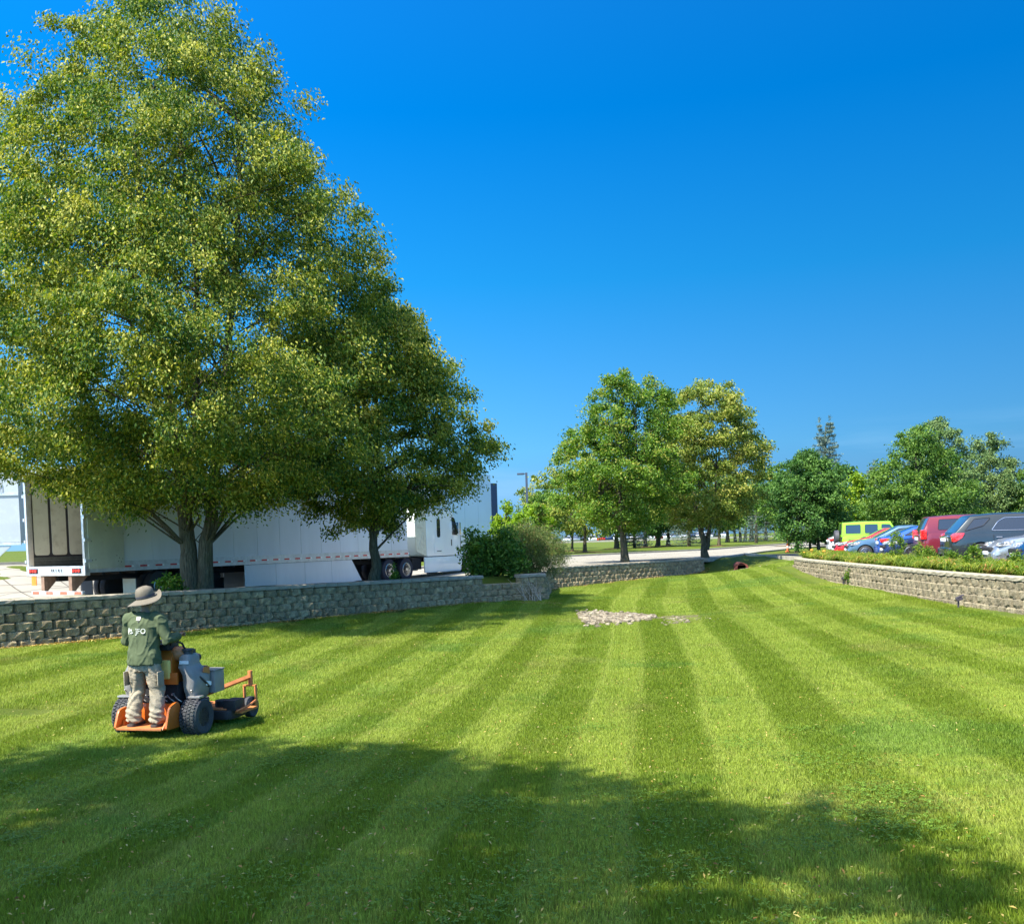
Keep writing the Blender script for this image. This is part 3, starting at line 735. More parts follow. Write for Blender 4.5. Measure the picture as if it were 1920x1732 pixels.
tree('linden_tree', 'smaller single-trunked linden in front of the semi-truck, right of the huge linden', (b2.x, b2.y, Z2),
     [(1.85, 1.4), (2.5, 2.6), (3.1, 3.6), (4.3, 3.95), (5.4, 3.5), (7.0, 2.7), (8.2, 1.6), (9.0, .4)],
     520, 210, .100, .62, L_LINDEN,
     [([(0, 0, -.15), (-.02, 0, 1.0), (-.03, 0, 1.75), (-.3, .1, 3.4), (-.5, 0, 6)], .19, .04),
      ([(0, 0, 1.5), (.35, 0, 2.2), (1.3, .1, 3.1), (2.2, .1, 4.4)], .12, .03),
      ([(0, 0, 1.6), (.12, .1, 2.6), (.2, .1, 5), (.3, .1, 8)], .11, .03)],
     seed=12, droop=1.15, limbs=44, limb_r=.05, lumps=.28, shell=.4, lean=(.2, 0), tone=.48, spread=.24, width=.5, hang=.25)

# the pair behind the second wall
b3 = at(1172, 1049, 48.3)
tree('ash_tree', 'bright green tree with a straight trunk behind the middle wall, left of the yellowish one', (b3.x, b3.y, 1.04),
     [(1.9, 1.5), (2.4, 2.8), (3.2, 3.5), (4.6, 3.55), (5.8, 3.2), (7.2, 2.7), (8.3, 2.05), (9.0, 1.2), (9.4, .4)],
     420, 150, .13, .66, L_GREEN,
     [([(0, 0, -.1), (-.05, 0, 1.2), (-.12, 0, 2.2), (-.2, .0, 4.5), (.1, 0, 8)], .22, .04), ([(-.08, 0, 1.4), (-.55, 0, 2.2), (-1.3, 0, 3.4)], .10, .03), ([(-.1, 0, 1.6), (.3, 0, 2.7), (.7, 0, 4.4)], .10, .03)],
     seed=21, droop=.4, limbs=34, limb_r=.05, lumps=.30, shell=.4, lean=(.25, 0), tone=.52)
b4 = at(1322, 1043, 53.3)
tree('linden_tree', 'yellowish olive tree with forked trunk at the far end of the middle wall', (b4.x, b4.y, 1.03),
     [(1.9, 1.6), (2.5, 3.0), (3.3, 3.75), (5.0, 3.8), (6.6, 3.6), (8.0, 3.2), (8.8, 2.6), (9.3, 1.7), (9.6, .7)],
     420, 150, .14, .68, L_OLIVE,
     [([(0, 0, -.1), (-.05, 0, .8), (-.3, 0, 2.0), (-.7, 0, 4), (-.8, 0, 7)], .24, .04), ([(.02, 0, .5), (.25, 0, 1.4), (.42, 0, 2.4), (.8, 0, 5)], .18, .04)],
     seed=22, droop=.8, limbs=34, limb_r=.05, lumps=.16, shell=.42, lean=(.1, 0), tone=.58, spread=.24)

def far_tree(px, py, Y, prof, mat, label, seed, name='park_tree', n_cl=130, per=62, leaf=.28, cr=.95, tr=.2, th=2.2, stems=None, **kw):
    b = at(px, py, Y); z = hz1(b.x, b.y)
    st = stems or [([(0, 0, -.2), (.03, 0, th), (0, 0, prof[-1][0] * .85)], tr, .05)]
    kw.setdefault('limbs', 12); kw.setdefault('group', 'trees beyond the road and lots')
    return tree(name, label, (b.x, b.y, z), prof, n_cl, per, leaf, cr, mat, st, seed=seed, limb_r=.06, stem_n=7, **kw)
RND = [(2.1, 2.0), (2.8, 4.0), (4.4, 4.8), (6.4, 4.4), (8.2, 2.9), (9.2, .6)]
def sc(p, h, r): return [(a * h, b * r) for a, b in p]
far_tree(1097, 1032, 84, sc(RND, 1.0, 1.02), L_OLIVE, 'round olive tree left of the bright green tree, beyond the road', 31, tone=.55)
far_tree(1073, 1028, 96, sc(RND, .85, .9), L_MID, 'thin-trunked tree at the left edge of the roadside grove', 32, tr=.15)
far_tree(1156, 1025, 105, sc(RND, .8, .8), L_MID, 'tree with a dark trunk just left of the bright green tree\'s trunk', 33, tr=.32)
far_tree(1210, 1023, 112, sc(RND, .85, .8), L_DARK, 'dark tree seen just right of the bright green tree\'s trunk', 35, tr=.28)
far_tree(1233, 1022, 114, sc(RND, 1.05, 1.0), L_MID, 'forked grey-trunked tree between the two nearer roadside trees', 36, tr=.3,
         stems=[([(0, 0, -.2), (.1, 0, 1.2), (-.5, 0, 3), (-.8, 0, 7)], .36, .05), ([(.1, 0, .8), (.6, 0, 2.6), (.9, 0, 6)], .22, .05)])
far_tree(1253, 1022, 118, sc(RND, .9, .85), L_DARK, 'short dark-trunked tree behind the grey forked trunk', 37, tr=.3)
far_tree(1348, 1020, 104, sc(RND, .85, .85), L_MID, 'slim tree right of the forked yellowish tree', 39, tr=.2)
far_tree(1364, 1014, 140, sc(RND, 1.0, .9), L_MID, 'tree in the far row, left of the clump of grey trunks', 40, tr=.34)
far_tree(1387, 1013, 138, sc(RND, 1.1, 1.1), L_OLIVE, 'multi-stemmed grey-trunked tree in the far row', 41,
         stems=[([(-.6, 0, -.2), (-.9, 0, 2.6), (-1.2, 0, 7)], .25, .05), ([(.1, 0, -.2), (0, 0, 2.6), (.1, 0, 7)], .25, .05), ([(.7, 0, -.2), (1.0, 0, 2.6), (1.6, 0, 7)], .25, .05)])
far_tree(1409, 1013, 136, sc(RND, 1.05, 1.0), L_DARK, 'dark tree right of the grey multi-stemmed one', 42, tr=.4)
far_tree(1436, 1011, 150, sc(RND, 1.0, 1.0), L_MID, 'tree with a flared dark trunk near the bend of the road', 43, tr=.35)
far_tree(1454, 1010, 158, sc(RND, 1.0, 1.0), L_DARK, 'rightmost thin trunk before the shady tree by the parking lot', 44, tr=.3)
far_tree(1022, 1020, 120, sc(RND, .9, 1.0), L_OLIVE, 'olive tree behind the feathery juniper', 45)

# conifers
def spruce(px, py, Y, H, Rb, label, seed, mat=L_SPRUCE, n=26000, name='spruce_tree', group='conifers', twin=False, z0=None):
    b = at(px, py, Y); z = hz1(b.x, b.y) if z0 is None else z0; rng = np.random.default_rng(seed)
    root = empty(name, (b.x, b.y, z), 0, label, 'tree', group); Ps = []; Vs = []; S = []; mb = MB()
    tops = [(0, 1.0)] if not twin else [(-.55, .985), (.45, 1.0)]
    nw = int(H * 2.6)
    for k in range(nw):
        f = k / nw; h = H * (.08 + .92 * f)
        for j in range(11):
            az = rng.random() * 2 * PI; L = Rb * (1 - f) ** .8 * (.75 + .4 * rng.random()) + .15
            tx, tf = tops[int(rng.integers(len(tops)))]; ox = tx * max(0, (f - .45) / .55) * (1 if twin else 0)
            m = max(10, int(n / nw / 11 * (1 - f * .55)))
            s = rng.random(m) ** .7; wv = (1 - s) * .35 * L + .09
            lat = rng.normal(size=m) * wv * .45
            x = np.cos(az) * s * L - np.sin(az) * lat + ox; y = np.sin(az) * s * L + np.cos(az) * lat
            zz = h * tf - s * L * .22 + .16 * L * s * s * 1.6 + rng.normal(size=m) * .05 - np.abs(rng.normal(size=m)) * .10
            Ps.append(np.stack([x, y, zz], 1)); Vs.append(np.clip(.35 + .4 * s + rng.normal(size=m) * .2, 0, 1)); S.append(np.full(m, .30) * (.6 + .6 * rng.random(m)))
            if j % 3 == 0: mb.tube([(ox, 0, h * tf), (math.cos(az) * L * .9 + ox, math.sin(az) * L * .9, h * tf - L * .12)], [.03, .008], 4)
    for tx, tf in tops: m = 60; Ps.append(np.stack([rng.normal(size=m) * .07 + tx, rng.normal(size=m) * .07, H * tf + rng.random(m) * .5 - .1], 1)); Vs.append(rng.random(m)); S.append(np.full(m, .25))
    P = np.concatenate(Ps); o = P * [1, 1, 0]; o /= np.linalg.norm(o, axis=1)[:, None] + .2
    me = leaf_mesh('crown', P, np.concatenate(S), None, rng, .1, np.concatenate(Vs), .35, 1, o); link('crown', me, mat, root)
    t_ = MB(); t_.tube([(0, 0, -.2), (0, 0, H * .5), (0, 0, H * .95)], [.22, .13, .03], 8); t_.build('trunk', M_BARK, root, smooth=True, angle=80)
    o = mb.build('branches', M_BARK, root); tag(o, kind='stuff'); return root
spruce(1190, 1024, 108, 6.0, 2.2, 'small blue-green spruce right of the bright green tree\'s trunk', 51, n=9000)
spruce(1292, 1018, 108, 7.0, 2.6, 'blue-green spruce left of the forked yellowish tree', 52, n=9000)
spruce(1418, 1016, 122, 7.5, 2.8, 'blue spruce standing low behind the road at the grove\'s right end', 53, n=9000)
spruce(1550, 1018, 92, 11.9, 3.0, 'tall pointed blue spruce with twin tips above the rounded dark tree', 54, n=30000, twin=True)
spruce(1640, 1010, 92, 7.6, 3.0, 'squat blue spruce between the lime bush and the large twin-peaked tree', 55, n=22000)
spruce(1512, 1018, 110, 6.0, 2.6, 'blue-green spruce low at the left behind the dark rounded tree', 56, n=8000)

# right-hand background trees
b5 = at(1522, 1030, 62)
tree('maple_tree', 'dense dark green tree spreading low at the left end of the parking lot', (b5.x, b5.y, hz1(b5.x, b5.y)),
     [(.75, 1.7), (1.5, 2.4), (3.0, 2.7), (4.4, 2.35), (5.6, 1.5), (6.3, .4)], 260, 130, .16, .65, L_DARK,
     [([(-.95, 0, -.2), (-.95, 0, 1.5), (-.6, 0, 4)], .16, .05), ([(.5, .1, -.2), (.4, .1, 1.5), (.3, 0, 5)], .13, .04), ([(0, .4, -.2), (0, .3, 1.5), (0, 0, 4)], .1, .04)],
     seed=61, droop=.3, limbs=24, lumps=.16, tone=.6, spread=.25, group='trees beyond the road and lots')
far_tree(1478, 1015, 88, sc(RND, .9, .72), L_MID, 'tree wedged between the yellowish tree and the dark rounded one', 62, n_cl=110, th=1.0)
far_tree(1582, 1015, 76, [(.4, 1.6), (2, 3.0), (4.2, 2.6), (5.8, 1.2), (6.3, .3)], L_DARK, 'dark tree right behind the rounded tree, under the tall blue spruce', 63, n_cl=110, th=1.5)
far_tree(1602, 1012, 70, [(.3, 1.2), (1.4, 1.75), (3, 1.65), (4.3, 1.1), (5.2, .4)], L_LIME, 'bright yellow-green bushy tree above the white and lime cars', 64, name='ornamental_tree', n_cl=100, per=70, leaf=.2, cr=.6, th=1.0)
far_tree(1718, 1010, 66, [(.3, 2.6), (1.6, 4.2), (3.2, 4.2), (4.8, 3.3), (6.2, 2.4), (7.4, 1.5), (8.2, .5)], L_MID, 'large bushy green tree above the blue sedan and maroon car', 65, n_cl=460, per=95, leaf=.17, cr=.72, th=1.2, limbs=20, name='maple_tree', tone=.58)
far_tree(1762, 1010, 74, [(.8, 2.4), (3, 3.0), (5.5, 2.8), (7.6, 2.2), (9.0, 1.4), (9.8, .4)], L_PINE, 'taller narrow tree whose top rises right behind the large bushy one', 66, n_cl=330, per=90, leaf=.17, cr=.7, th=1.5, name='pear_tree')
far_tree(1856, 1006, 76, [(.6, 2.3), (2.4, 2.9), (4.6, 2.8), (6.6, 2.1), (8.0, 1.3), (8.6, .4)], L_PINE, 'grey-green oval tree above the dark grey car', 67, n_cl=330, per=90, leaf=.17, cr=.66, th=1.5, name='pear_tree')
far_tree(1940, 1006, 74, [(.6, 1.9), (2.4, 2.2), (4.4, 1.9), (6.0, 1.0), (6.5, .3)], L_MID, 'green tree cut off by the right edge of the picture', 68, n_cl=130, per=90, leaf=.2, cr=.66, th=1.5)
far_tree(1800, 1006, 92, [(.3, 2.6), (2, 3.6), (4, 3.2), (5.2, 1.4)], L_DARK, 'low dark tree filling the gap between the two tall right-hand trees', 69, n_cl=130, leaf=.24, th=1.0)
far_tree(1668, 1008, 84, [(.2, 2.0), (1.4, 3.0), (3, 2.6), (4.2, 1.0)], L_PINE, 'low brownish-green tree behind the blue sedan', 70, n_cl=130, leaf=.24, th=.8)
# left background greens beyond the truck
far_tree(950, 1000, 82, [(.2, 1.1), (1.2, 1.9), (2.4, 1.5), (3.6, .7), (4.2, .2)], L_LIME, 'pale yellow-green bush left of the lamp post', 71, name='willow_bush', n_cl=70, leaf=.24, cr=.6, th=.6)
far_tree(1000, 1000, 76, [(.2, 1.4), (1.4, 2.4), (2.8, 2.1), (3.9, .7)], L_LIME, 'yellow-green tree behind the lamp post', 72, name='willow_bush', n_cl=100, leaf=.24, cr=.6, th=.6)
far_tree(1010, 1016, 60, [(.1, .5), (1.0, .8), (2.2, .7), (3.4, .2)], L_GREEN, 'small bright green sapling between the lamp post and the round olive tree', 73, name='sapling', n_cl=36, leaf=.2, cr=.4, th=.6, tr=.05)
# trees left of and behind the camera's spot, along the wall's line: they shade the near lawn
tree('linden_tree', 'shade tree left of the picture\'s edge', (-11.0, .7, .9), [(4.5, 2.4), (6.0, 4.4), (8.0, 5.4), (11, 5.2), (14, 3.9), (16.5, .8)], 400, 90, .26, .95, L_LINDEN,
     [([(0, 0, -.9), (0, 0, 3), (.2, 0, 14)], .3, .05)], seed=81, droop=1, limbs=20, group='shade trees out of view')
tree('linden_tree', 'shade tree left behind the viewer', (-8.5, -1.5, .7), [(5, 2.4), (6.4, 4.4), (8.6, 5.4), (11.4, 5.0), (14, 3.7), (16, .8)], 370, 90, .26, .95, L_LINDEN,
     [([(0, 0, -.4), (0, 0, 3), (.2, 0, 14)], .3, .05)], seed=82, droop=1, limbs=20, group='shade trees out of view')

# ------------------------------------------------------------------ shared vehicle materials
t = NT('tinted_glass'); M_GLASS = t.done(t.bsdf((.018, .022, .026), .04, 0, .9, None, coat=.5, coatr=.02))
t = NT('rear_window_glass'); M_GLASS2 = t.done(t.bsdf((.035, .055, .085), .05, 0, 1.0, None, coat=.8, coatr=.02))
M_TYRE = simple('tyre_rubber', (.028, .028, .029), .85, var=.25, vs=20, bump=.3, bs=80)
M_RIM = simple('alloy_rim', (.55, .55, .55), .28, .9, var=.08)
M_BLACK = simple('black_plastic', (.022, .022, .024), .6, var=.2)
M_CHROME = simple('chrome', (.75, .76, .78), .12, 1.0, var=.03)
t = NT('tail_lamp_red'); M_RED = t.done(t.bsdf(t.mix(t.map(t.noise(22, 2, .5, t.coord('Object')), .45, .6, 0, .5), (.62, .010, .012), (.85, .10, .08)), .12, 0, .8, coat=1))
t = NT('head_lamp'); M_LAMP = t.done(t.bsdf(t.mix(t.map(t.noise(16, 2, .5, t.coord('Object')), .4, .6, 0, 1), (.75, .75, .72), (.14, .14, .15)), .1, .2, .8, coat=1))
M_AMBER = simple('amber_lens', (.75, .22, .02), .2, coat=.8)
M_WHITE = paint('white_paint', (.72, .74, .72))
M_PLATE = simple('plate_white', (.75, .78, .8), .4)
M_DARK = simple('underbody_dark', (.012, .012, .013), .9, var=.2)

def interp_prof(pts, x): a = np.array(pts); return float(np.interp(x, a[:, 0], a[:, 1]))
def make_wheel(root, x, y, r, w, side, spokes=7, rim_r=.66, rmat=None):
    mb = MB(); iw = w / 2
    mb.lathe([(r*.62, -iw), (r*.90, -iw*1.0), (r*.985, -iw*.82), (r, -iw*.5), (r, iw*.5), (r*.985, iw*.82), (r*.90, iw), (r*.62, iw)], (0, 0, 0), 'y', 28)
    o = mb.build('wheel', M_TYRE, root, smooth=True, angle=40); o.location = (x, y, r)
    mb = MB(); s = side; yy = s * iw
    mb.lathe([(r*rim_r, yy*1.0), (r*(rim_r-.04), yy*1.04), (r*(rim_r-.08), yy*.7), (r*.55, yy*.55)] if s > 0 else [(r*.55, yy*.55), (r*(rim_r-.08), yy*.7), (r*(rim_r-.04), yy*1.04), (r*rim_r, yy)], (0, 0, 0), 'y', 28)
    for k in range(spokes):
        a = 2*PI*k/spokes; d = Vector((math.cos(a), 0, math.sin(a))); n = Vector((-d.z, 0, d.x))
        p0 = d * r * .08; p1 = d * r * (rim_r - .05); ws = r * .075
        vs = [p0 + n*ws, p0 - n*ws, p1 - n*ws*.8, p1 + n*ws*.8]
        mb.add([v + Vector((0, yy*.98, 0)) for v in vs] + [v + Vector((0, yy*.75, 0)) for v in vs], [(0,1,2,3),(7,6,5,4),(0,4,5,1),(1,5,6,2),(2,6,7,3),(3,7,4,0)])
    mb.cyl((0, yy*.92, 0), r*.13, .03, 'y', 12)
    rim = mb.build('rim', rmat or M_RIM, o, smooth=True, angle=30)
    mb = MB(); mb.cyl((0, yy*.6, 0), r*.58, .012, 'y', 24); mb.build('brake_disc', M_DARK, o)
    return o

def car(name, label, loc, rz, S, group='cars parked in the right-hand lot'):
    root = empty(name, loc, rz, label, S.get('cat', 'car'), group)
    L, W, H = S['L'], S['W'], S['H']; hw = W / 2; zb = S.get('zb', .24); body = S['body']; P = S['paint']
    low = S['low']                                   # (x, ztop) lower body top line
    endr, endf = S.get('endr', .18), S.get('endf', .45)
    xs = sorted(set([0, .02, .06, .14, .3, .6] + [p[0] for p in low] + [L * k / 16 for k in range(2, 15)] + [L - .75, L - .45, L - .25, L - .12, L - .05, L - .015, L]))
    rings = []
    for x in xs:
        fr = min(1, x / .3) if x < .3 else 1; ff = min(1, (L - x) / .75) if x > L - .75 else 1
        h_ = hw * (1 - (1 - math.sqrt(1 - (1 - fr)**2)) * endr) * (1 - (1 - math.sqrt(max(0, 1 - (1 - ff)**2))) * endf * .6)
        zt = interp_prof(low, x); b = zb + (.16 * (1 - fr)**2 + .10 * (1 - ff)**2) * .8
        zt2 = zt - (.05 * (1 - fr)**3 + .14 * (1 - ff)**3)
        hh = zt2 - b; cr = .03
        half = [(0, b), (h_*.82, b), (h_*.955, b + .05), (h_*.985, b + .16), (h_*1.0, b + hh*.38), (h_*.998, b + hh*.62), (h_*.985, b + hh*.80), (h_*.955, zt2 - .035), (h_*.90, zt2), (h_*.5, zt2 + cr*.8), (0, zt2 + cr)]
        rings.append([Vector((x, y, z)) for y, z in half] + [Vector((x, -y, z)) for y, z in half[-2:0:-1]])
    mb = MB(); mb.rings(rings); bo = mb.build('body', P, root, smooth=True, angle=32)
    r = S['r']; xr, xf = S['xr'], S['xf']
    cs = []
    for x in (xr, xf):
        for s in (-1, 1):
            c = MB(); c.cyl((x, s * (hw - .08), r * .98), r + .055, .5, 'y', 28); cs.append(c)
    cut(bo, cs); bo.data.polygons.foreach_set('use_smooth', [True] * len(bo.data.polygons)); bo.data.set_sharp_from_angle(angle=R(32))
    # cabin
    G = S['cabin']                                  # belt-rear, roof-rear, roof-front, belt-front as (x,z)
    A, B, C_, D = G; hB = hw * .955; hR = hw * S.get('tum', .78)
    top = [A, B] + S.get('roofpts', []) + [C_, D]
    gxs = sorted(set([p[0] for p in top] + [A[0] + (B[0]-A[0]) * k / 4 for k in range(5)] + [C_[0] + (D[0]-C_[0]) * k / 5 for k in range(6)] + [B[0] + (C_[0]-B[0]) * k / 6 for k in range(7)]))
    belt = lambda x: interp_prof(low, x) - .04
    ta = np.array(top)
    zr = lambda x: float(np.interp(x, ta[:, 0], ta[:, 1])); zroof = max(B[1], C_[1])
    rings = []
    for x in gxs:
        b = belt(x); z = max(zr(x), b + .012); f = (z - b) / max(.01, zroof - b); h2 = hB + (hR - hB) * f
        rd = min(.07, (z - b) * .3)
        half = [(0, b - .05), (hB, b - .03), (hB, b), (hB + (h2-hB) * .5, b + (z - rd - b) * .5), (h2, z - rd), (h2 - rd*.35, z - rd*.35), (h2 - rd * 1.1, z - .003), (h2*.5, z + .018), (0, z + .028)]
        rings.append([Vector((x, y, q)) for y, q in half] + [Vector((x, -y, q)) for y, q in half[-2:0:-1]])
    mb = MB(); mb.rings(rings); mb.build('roof', S.get('roof_paint', P), root, smooth=True, angle=32)
    def side_y(x, z):
        b = belt(x); return hB + (hR - hB) * max(0, (z - b)) / (zroof - b)
    for poly in S['side']:
        poly2 = round_poly(poly, .045)
        for s in (-1, 1):
            mb = MB(); vs = [(x, s * (side_y(x, z) + .008), z) for x, z in poly2] + [(x, s * (side_y(x, z) - .03), z) for x, z in poly2]
            n = len(poly2); fs = [tuple(range(n))] + [(i, n + i, n + (i+1) % n, (i+1) % n) for i in range(n)]
            mb.add(vs, fs); w_ = mb.build('side_window', M_GLASS, root)
            if S.get('trim') and poly is not S['side'][0]:
                tb = MB(); pp = [(x, s * (side_y(x, z) + .012), z) for x, z in poly2]; tb.tube(pp + [pp[0]], .009, 5, caps=False); tb.build('window_trim', M_CHROME, w_)
            elif S.get('rubber', True):
                tb = MB(); pp = [(x, s * (side_y(x, z) + .008), z) for x, z in poly2]; tb.tube(pp + [pp[0]], .010, 4, caps=False); tb.build('window_seal', M_BLACK, w_)
    def glass(nm, p0, p1, k0, k1, mat, inset=(.08, .9)):
        x0, z0 = p0; x1, z1 = p1; a, b = inset; q0 = (x0 + (x1-x0)*a, z0 + (z1-z0)*a); q1 = (x0 + (x1-x0)*b, z0 + (z1-z0)*b)
        d = Vector((x1-x0, z1-z0)); nrm = Vector((-d.y, d.x)).normalized()
        if (nrm.x > 0) == (p0[0] < p1[0] and nm == 'rear_window'): nrm = -nrm
        if nrm.y < 0: nrm = -nrm
        mb = MB(); rows = []
        for i in range(5):
            f = i / 4; x = q0[0] + (q1[0]-q0[0]) * f + nrm.x * .012; z = q0[1] + (q1[1]-q0[1]) * f + nrm.y * .012
            h_ = (hB + (hR - hB) * (z - z0) / (zroof - z0)) * (k0 + (k1-k0) * f)
            rows.append([Vector((x - nrm.x*.02*(y*y), h_ * y, z + .022 * (1 - y*y))) for y in (-1, -.75, -.4, 0, .4, .75, 1)])
        mb.rings(rows, False, False, closed=False); return mb.build(nm, mat, root, smooth=True, fix=False)
    glass('rear_window', A, B, .86, .86, S.get('rglass', M_GLASS2))
    glass('windshield', D, C_, .9, .9, M_GLASS2)
    for x in (xr, xf):
        for s in (-1, 1):
            make_wheel(root, x, s * (hw - .125), r, .23, s, S.get('spokes', 7), S.get('rimr', .68))
    mb = MB()
    for x in (xr, xf):
        for s in (-1, 1): mb.cyl((x, s * (hw - .30), r), r + .05, .02, 'y', 20)
    mb.box((.15, -hw*.8, zb - .06), (L - .3, hw*.8, zb + .05)); mb.build('underbody', M_DARK, root)
    # lamps wrap round the corners
    for nm, poly, y0, y1, m in S.get('lamps', []):
        for s in (-1, 1):
            mb = MB(); mb.prism(round_poly(poly, .03), s * (hw*y1 - hw*y0), 'y', s * hw * y0); mb.build(nm, m, root, bevel=.02, seg=3)
    for nm, a, b, m in S.get('boxes', []):
        mb = MB(); mb.box(a, b); mb.build(nm, m, root, bevel=min(.055, .45 * min(b[i] - a[i] for i in range(3))), seg=3)
    if S.get('doors'):
        for x0, x1 in S['doors']:
            for s in (-1, 1):
                mb = MB(); z0 = zb + .12; z1 = belt((x0+x1)/2)
                for xx in (x0, x1): mb.box((xx - .004, s*(hw*.99) - .012, z0), (xx + .004, s*(hw*.99) + .008, z1 - .03))
                mb.build('door_gap', M_DARK, root)
                mb = MB(); mb.tube([(x0 + .08, s*(hw*.985), z1 - .10), (x0 + .11, s*(hw*1.015), z1 - .10), (x0 + .24, s*(hw*1.015), z1 - .10), (x0 + .27, s*(hw*.985), z1 - .10)], .014, 6); mb.build('door_handle', S.get('hmat', P), root, smooth=True)
    if S.get('mirror'):
        for s in (-1, 1):
            mb = MB(); mb.ball((S['mirror'], s*(hw + .10), belt(S['mirror']) + .12), (.07, .11, .085)); mb.build('side_mirror', P, root, smooth=True)
    return root
def round_poly(poly, r, n=3):
    out = []; m = len(poly)
    for i in range(m):
        p = Vector(poly[i]); a = Vector(poly[i-1]) - p; b = Vector(poly[(i+1) % m]) - p
        d = min(r, a.length * .45, b.length * .45); a.normalize(); b.normalize(); s = p + a*d; e = p + b*d
        for k in range(n + 1):
            t_ = k / n; q = s * (1-t_)**2 + p * 2*t_*(1-t_) + e * t_**2; out.append((q.x, q.y))
    return out

SUV = dict(L=4.77, W=1.84, H=1.66, zb=.27, paint=None, body=0, r=.36, xr=.90, xf=3.76, low=[(0, .98), (.5, 1.05), (2.6, 1.04), (3.5, 1.03), (4.3, .98), (4.6, .88), (4.77, .72)],
           cabin=[(.08, 1.0), (.62, 1.60), (2.55, 1.64), (3.55, 1.03)], roofpts=[(1.3, 1.655), (2.0, 1.665)], tum=.77,
           side=[[(.42, 1.12), (.72, 1.50), (1.22, 1.53), (.98, 1.28)], [(1.22, 1.12), (1.42, 1.40), (1.62, 1.52), (2.55, 1.53), (2.95, 1.30), (3.2, 1.11)]], trim=True,
           lamps=[('tail_light', [(.03, .78), (.02, .98), (.10, 1.06), (.42, 1.06), (.34, .90), (.14, .78)], .70, 1.005, M_RED)],
           boxes=[('bumper', (-.07, -.84, .36), (.06, .84, .60), None), ('licence_plate', (-.095, -.26, .78), (-.005, .26, .90), M_PLATE), ('garnish', (-.03, -.42, .94), (.06, .42, .98), M_CHROME)],
           doors=[(1.28, 2.22), (2.26, 3.25)], hmat=M_CHROME, mirror=3.1)
def var(base, **k): d = dict(base); d.update(k); return d
def fixbox(S): S['boxes'] = [(n, a, b, S['paint'] if m is None else m) for n, a, b, m in S['boxes']]; return S
P_GREY = paint('charcoal_paint', (.028, .036, .037), .35); P_MAROON = paint('maroon_paint', (.20, .018, .030), .25); P_BLUE = paint('bright_blue_paint', (.010, .085, .46), .2)
P_NAVY = paint('navy_paint', (.014, .026, .085), .4); P_STEEL = paint('steel_blue_paint', (.10, .19, .27), .5); P_RED = paint('red_paint', (.58, .012, .015), .1)
P_LIME = paint('lime_paint', (.28, .62, .004), 0); P_SILVER = paint('silver_paint', (.42, .45, .46), .7); P_PEARL = paint('pearl_white_paint', (.74, .76, .78))
RAV = fixbox(var(SUV, paint=P_GREY))
BOX = fixbox(var(SUV, L=4.9, W=1.87, H=1.84, paint=P_MAROON, r=.38, xr=1.1, xf=4.0, low=[(0, 1.02), (.4, 1.10), (3.4, 1.10), (3.8, 1.08), (4.6, 1.0), (4.9, .85)],
          cabin=[(.06, 1.05), (.34, 1.68), (2.6, 1.69), (3.7, 1.09)], roofpts=[(1.2, 1.73), (2.0, 1.73)], tum=.82,
          side=[[(.62, 1.20), (.66, 1.58), (1.52, 1.59), (1.52, 1.20)], [(1.66, 1.20), (1.66, 1.59), (2.5, 1.58), (2.5, 1.20)], [(2.6, 1.20), (2.6, 1.57), (2.8, 1.54), (3.4, 1.2)]], trim=False,
          lamps=[('tail_light', [(-.01, .84), (-.01, 1.20), (.20, 1.20), (.20, .84)], .76, 1.005, M_RED)],
          boxes=[('bumper', (-.10, -.86, .36), (.06, .86, .66), M_BLACK), ('licence_plate', (-.03, -.26, .80), (.0, .26, .92), M_PLATE)], doors=[(1.6, 2.5), (2.56, 3.4)], hmat=M_BLACK))
JEEP = dict(L=4.4, W=1.80, H=1.84, zb=.42, paint=P_LIME, body=0, r=.40, xr=.78, xf=3.6, low=[(0, 1.16), (3.0, 1.16), (3.1, 1.12), (4.2, 1.06), (4.4, .95)],
            cabin=[(.01, 1.14), (.05, 1.80), (2.45, 1.82), (2.85, 1.13)], roofpts=[(1.2, 1.84)], tum=.90, endr=.06, endf=.2,
            side=[[(.22, 1.24), (.22, 1.68), (.95, 1.68), (.95, 1.24)], [(1.18, 1.24), (1.18, 1.68), (1.80, 1.68), (1.80, 1.24)], [(2.0, 1.24), (2.0, 1.68), (2.4, 1.66), (2.7, 1.24)]], rubber=True,
            lamps=[('tail_light', [(-.035, .84), (-.035, 1.06), (.05, 1.06), (.05, .84)], .74, .96, M_BLACK), ('fender_flare', [(.26, .74), (.34, .92), (1.2, .92), (1.30, .74), (1.34, .62), (1.26, .62), (1.12, .84), (.42, .84), (.30, .62), (.22, .62)], .9, 1.12, M_BLACK)],
            boxes=[('bumper', (-.20, -.78, .46), (.02, .78, .66), M_BLACK)], doors=[(1.08, 1.9), (1.95, 2.85)], hmat=M_BLACK, mirror=2.9, cat='off-roader', spokes=5)
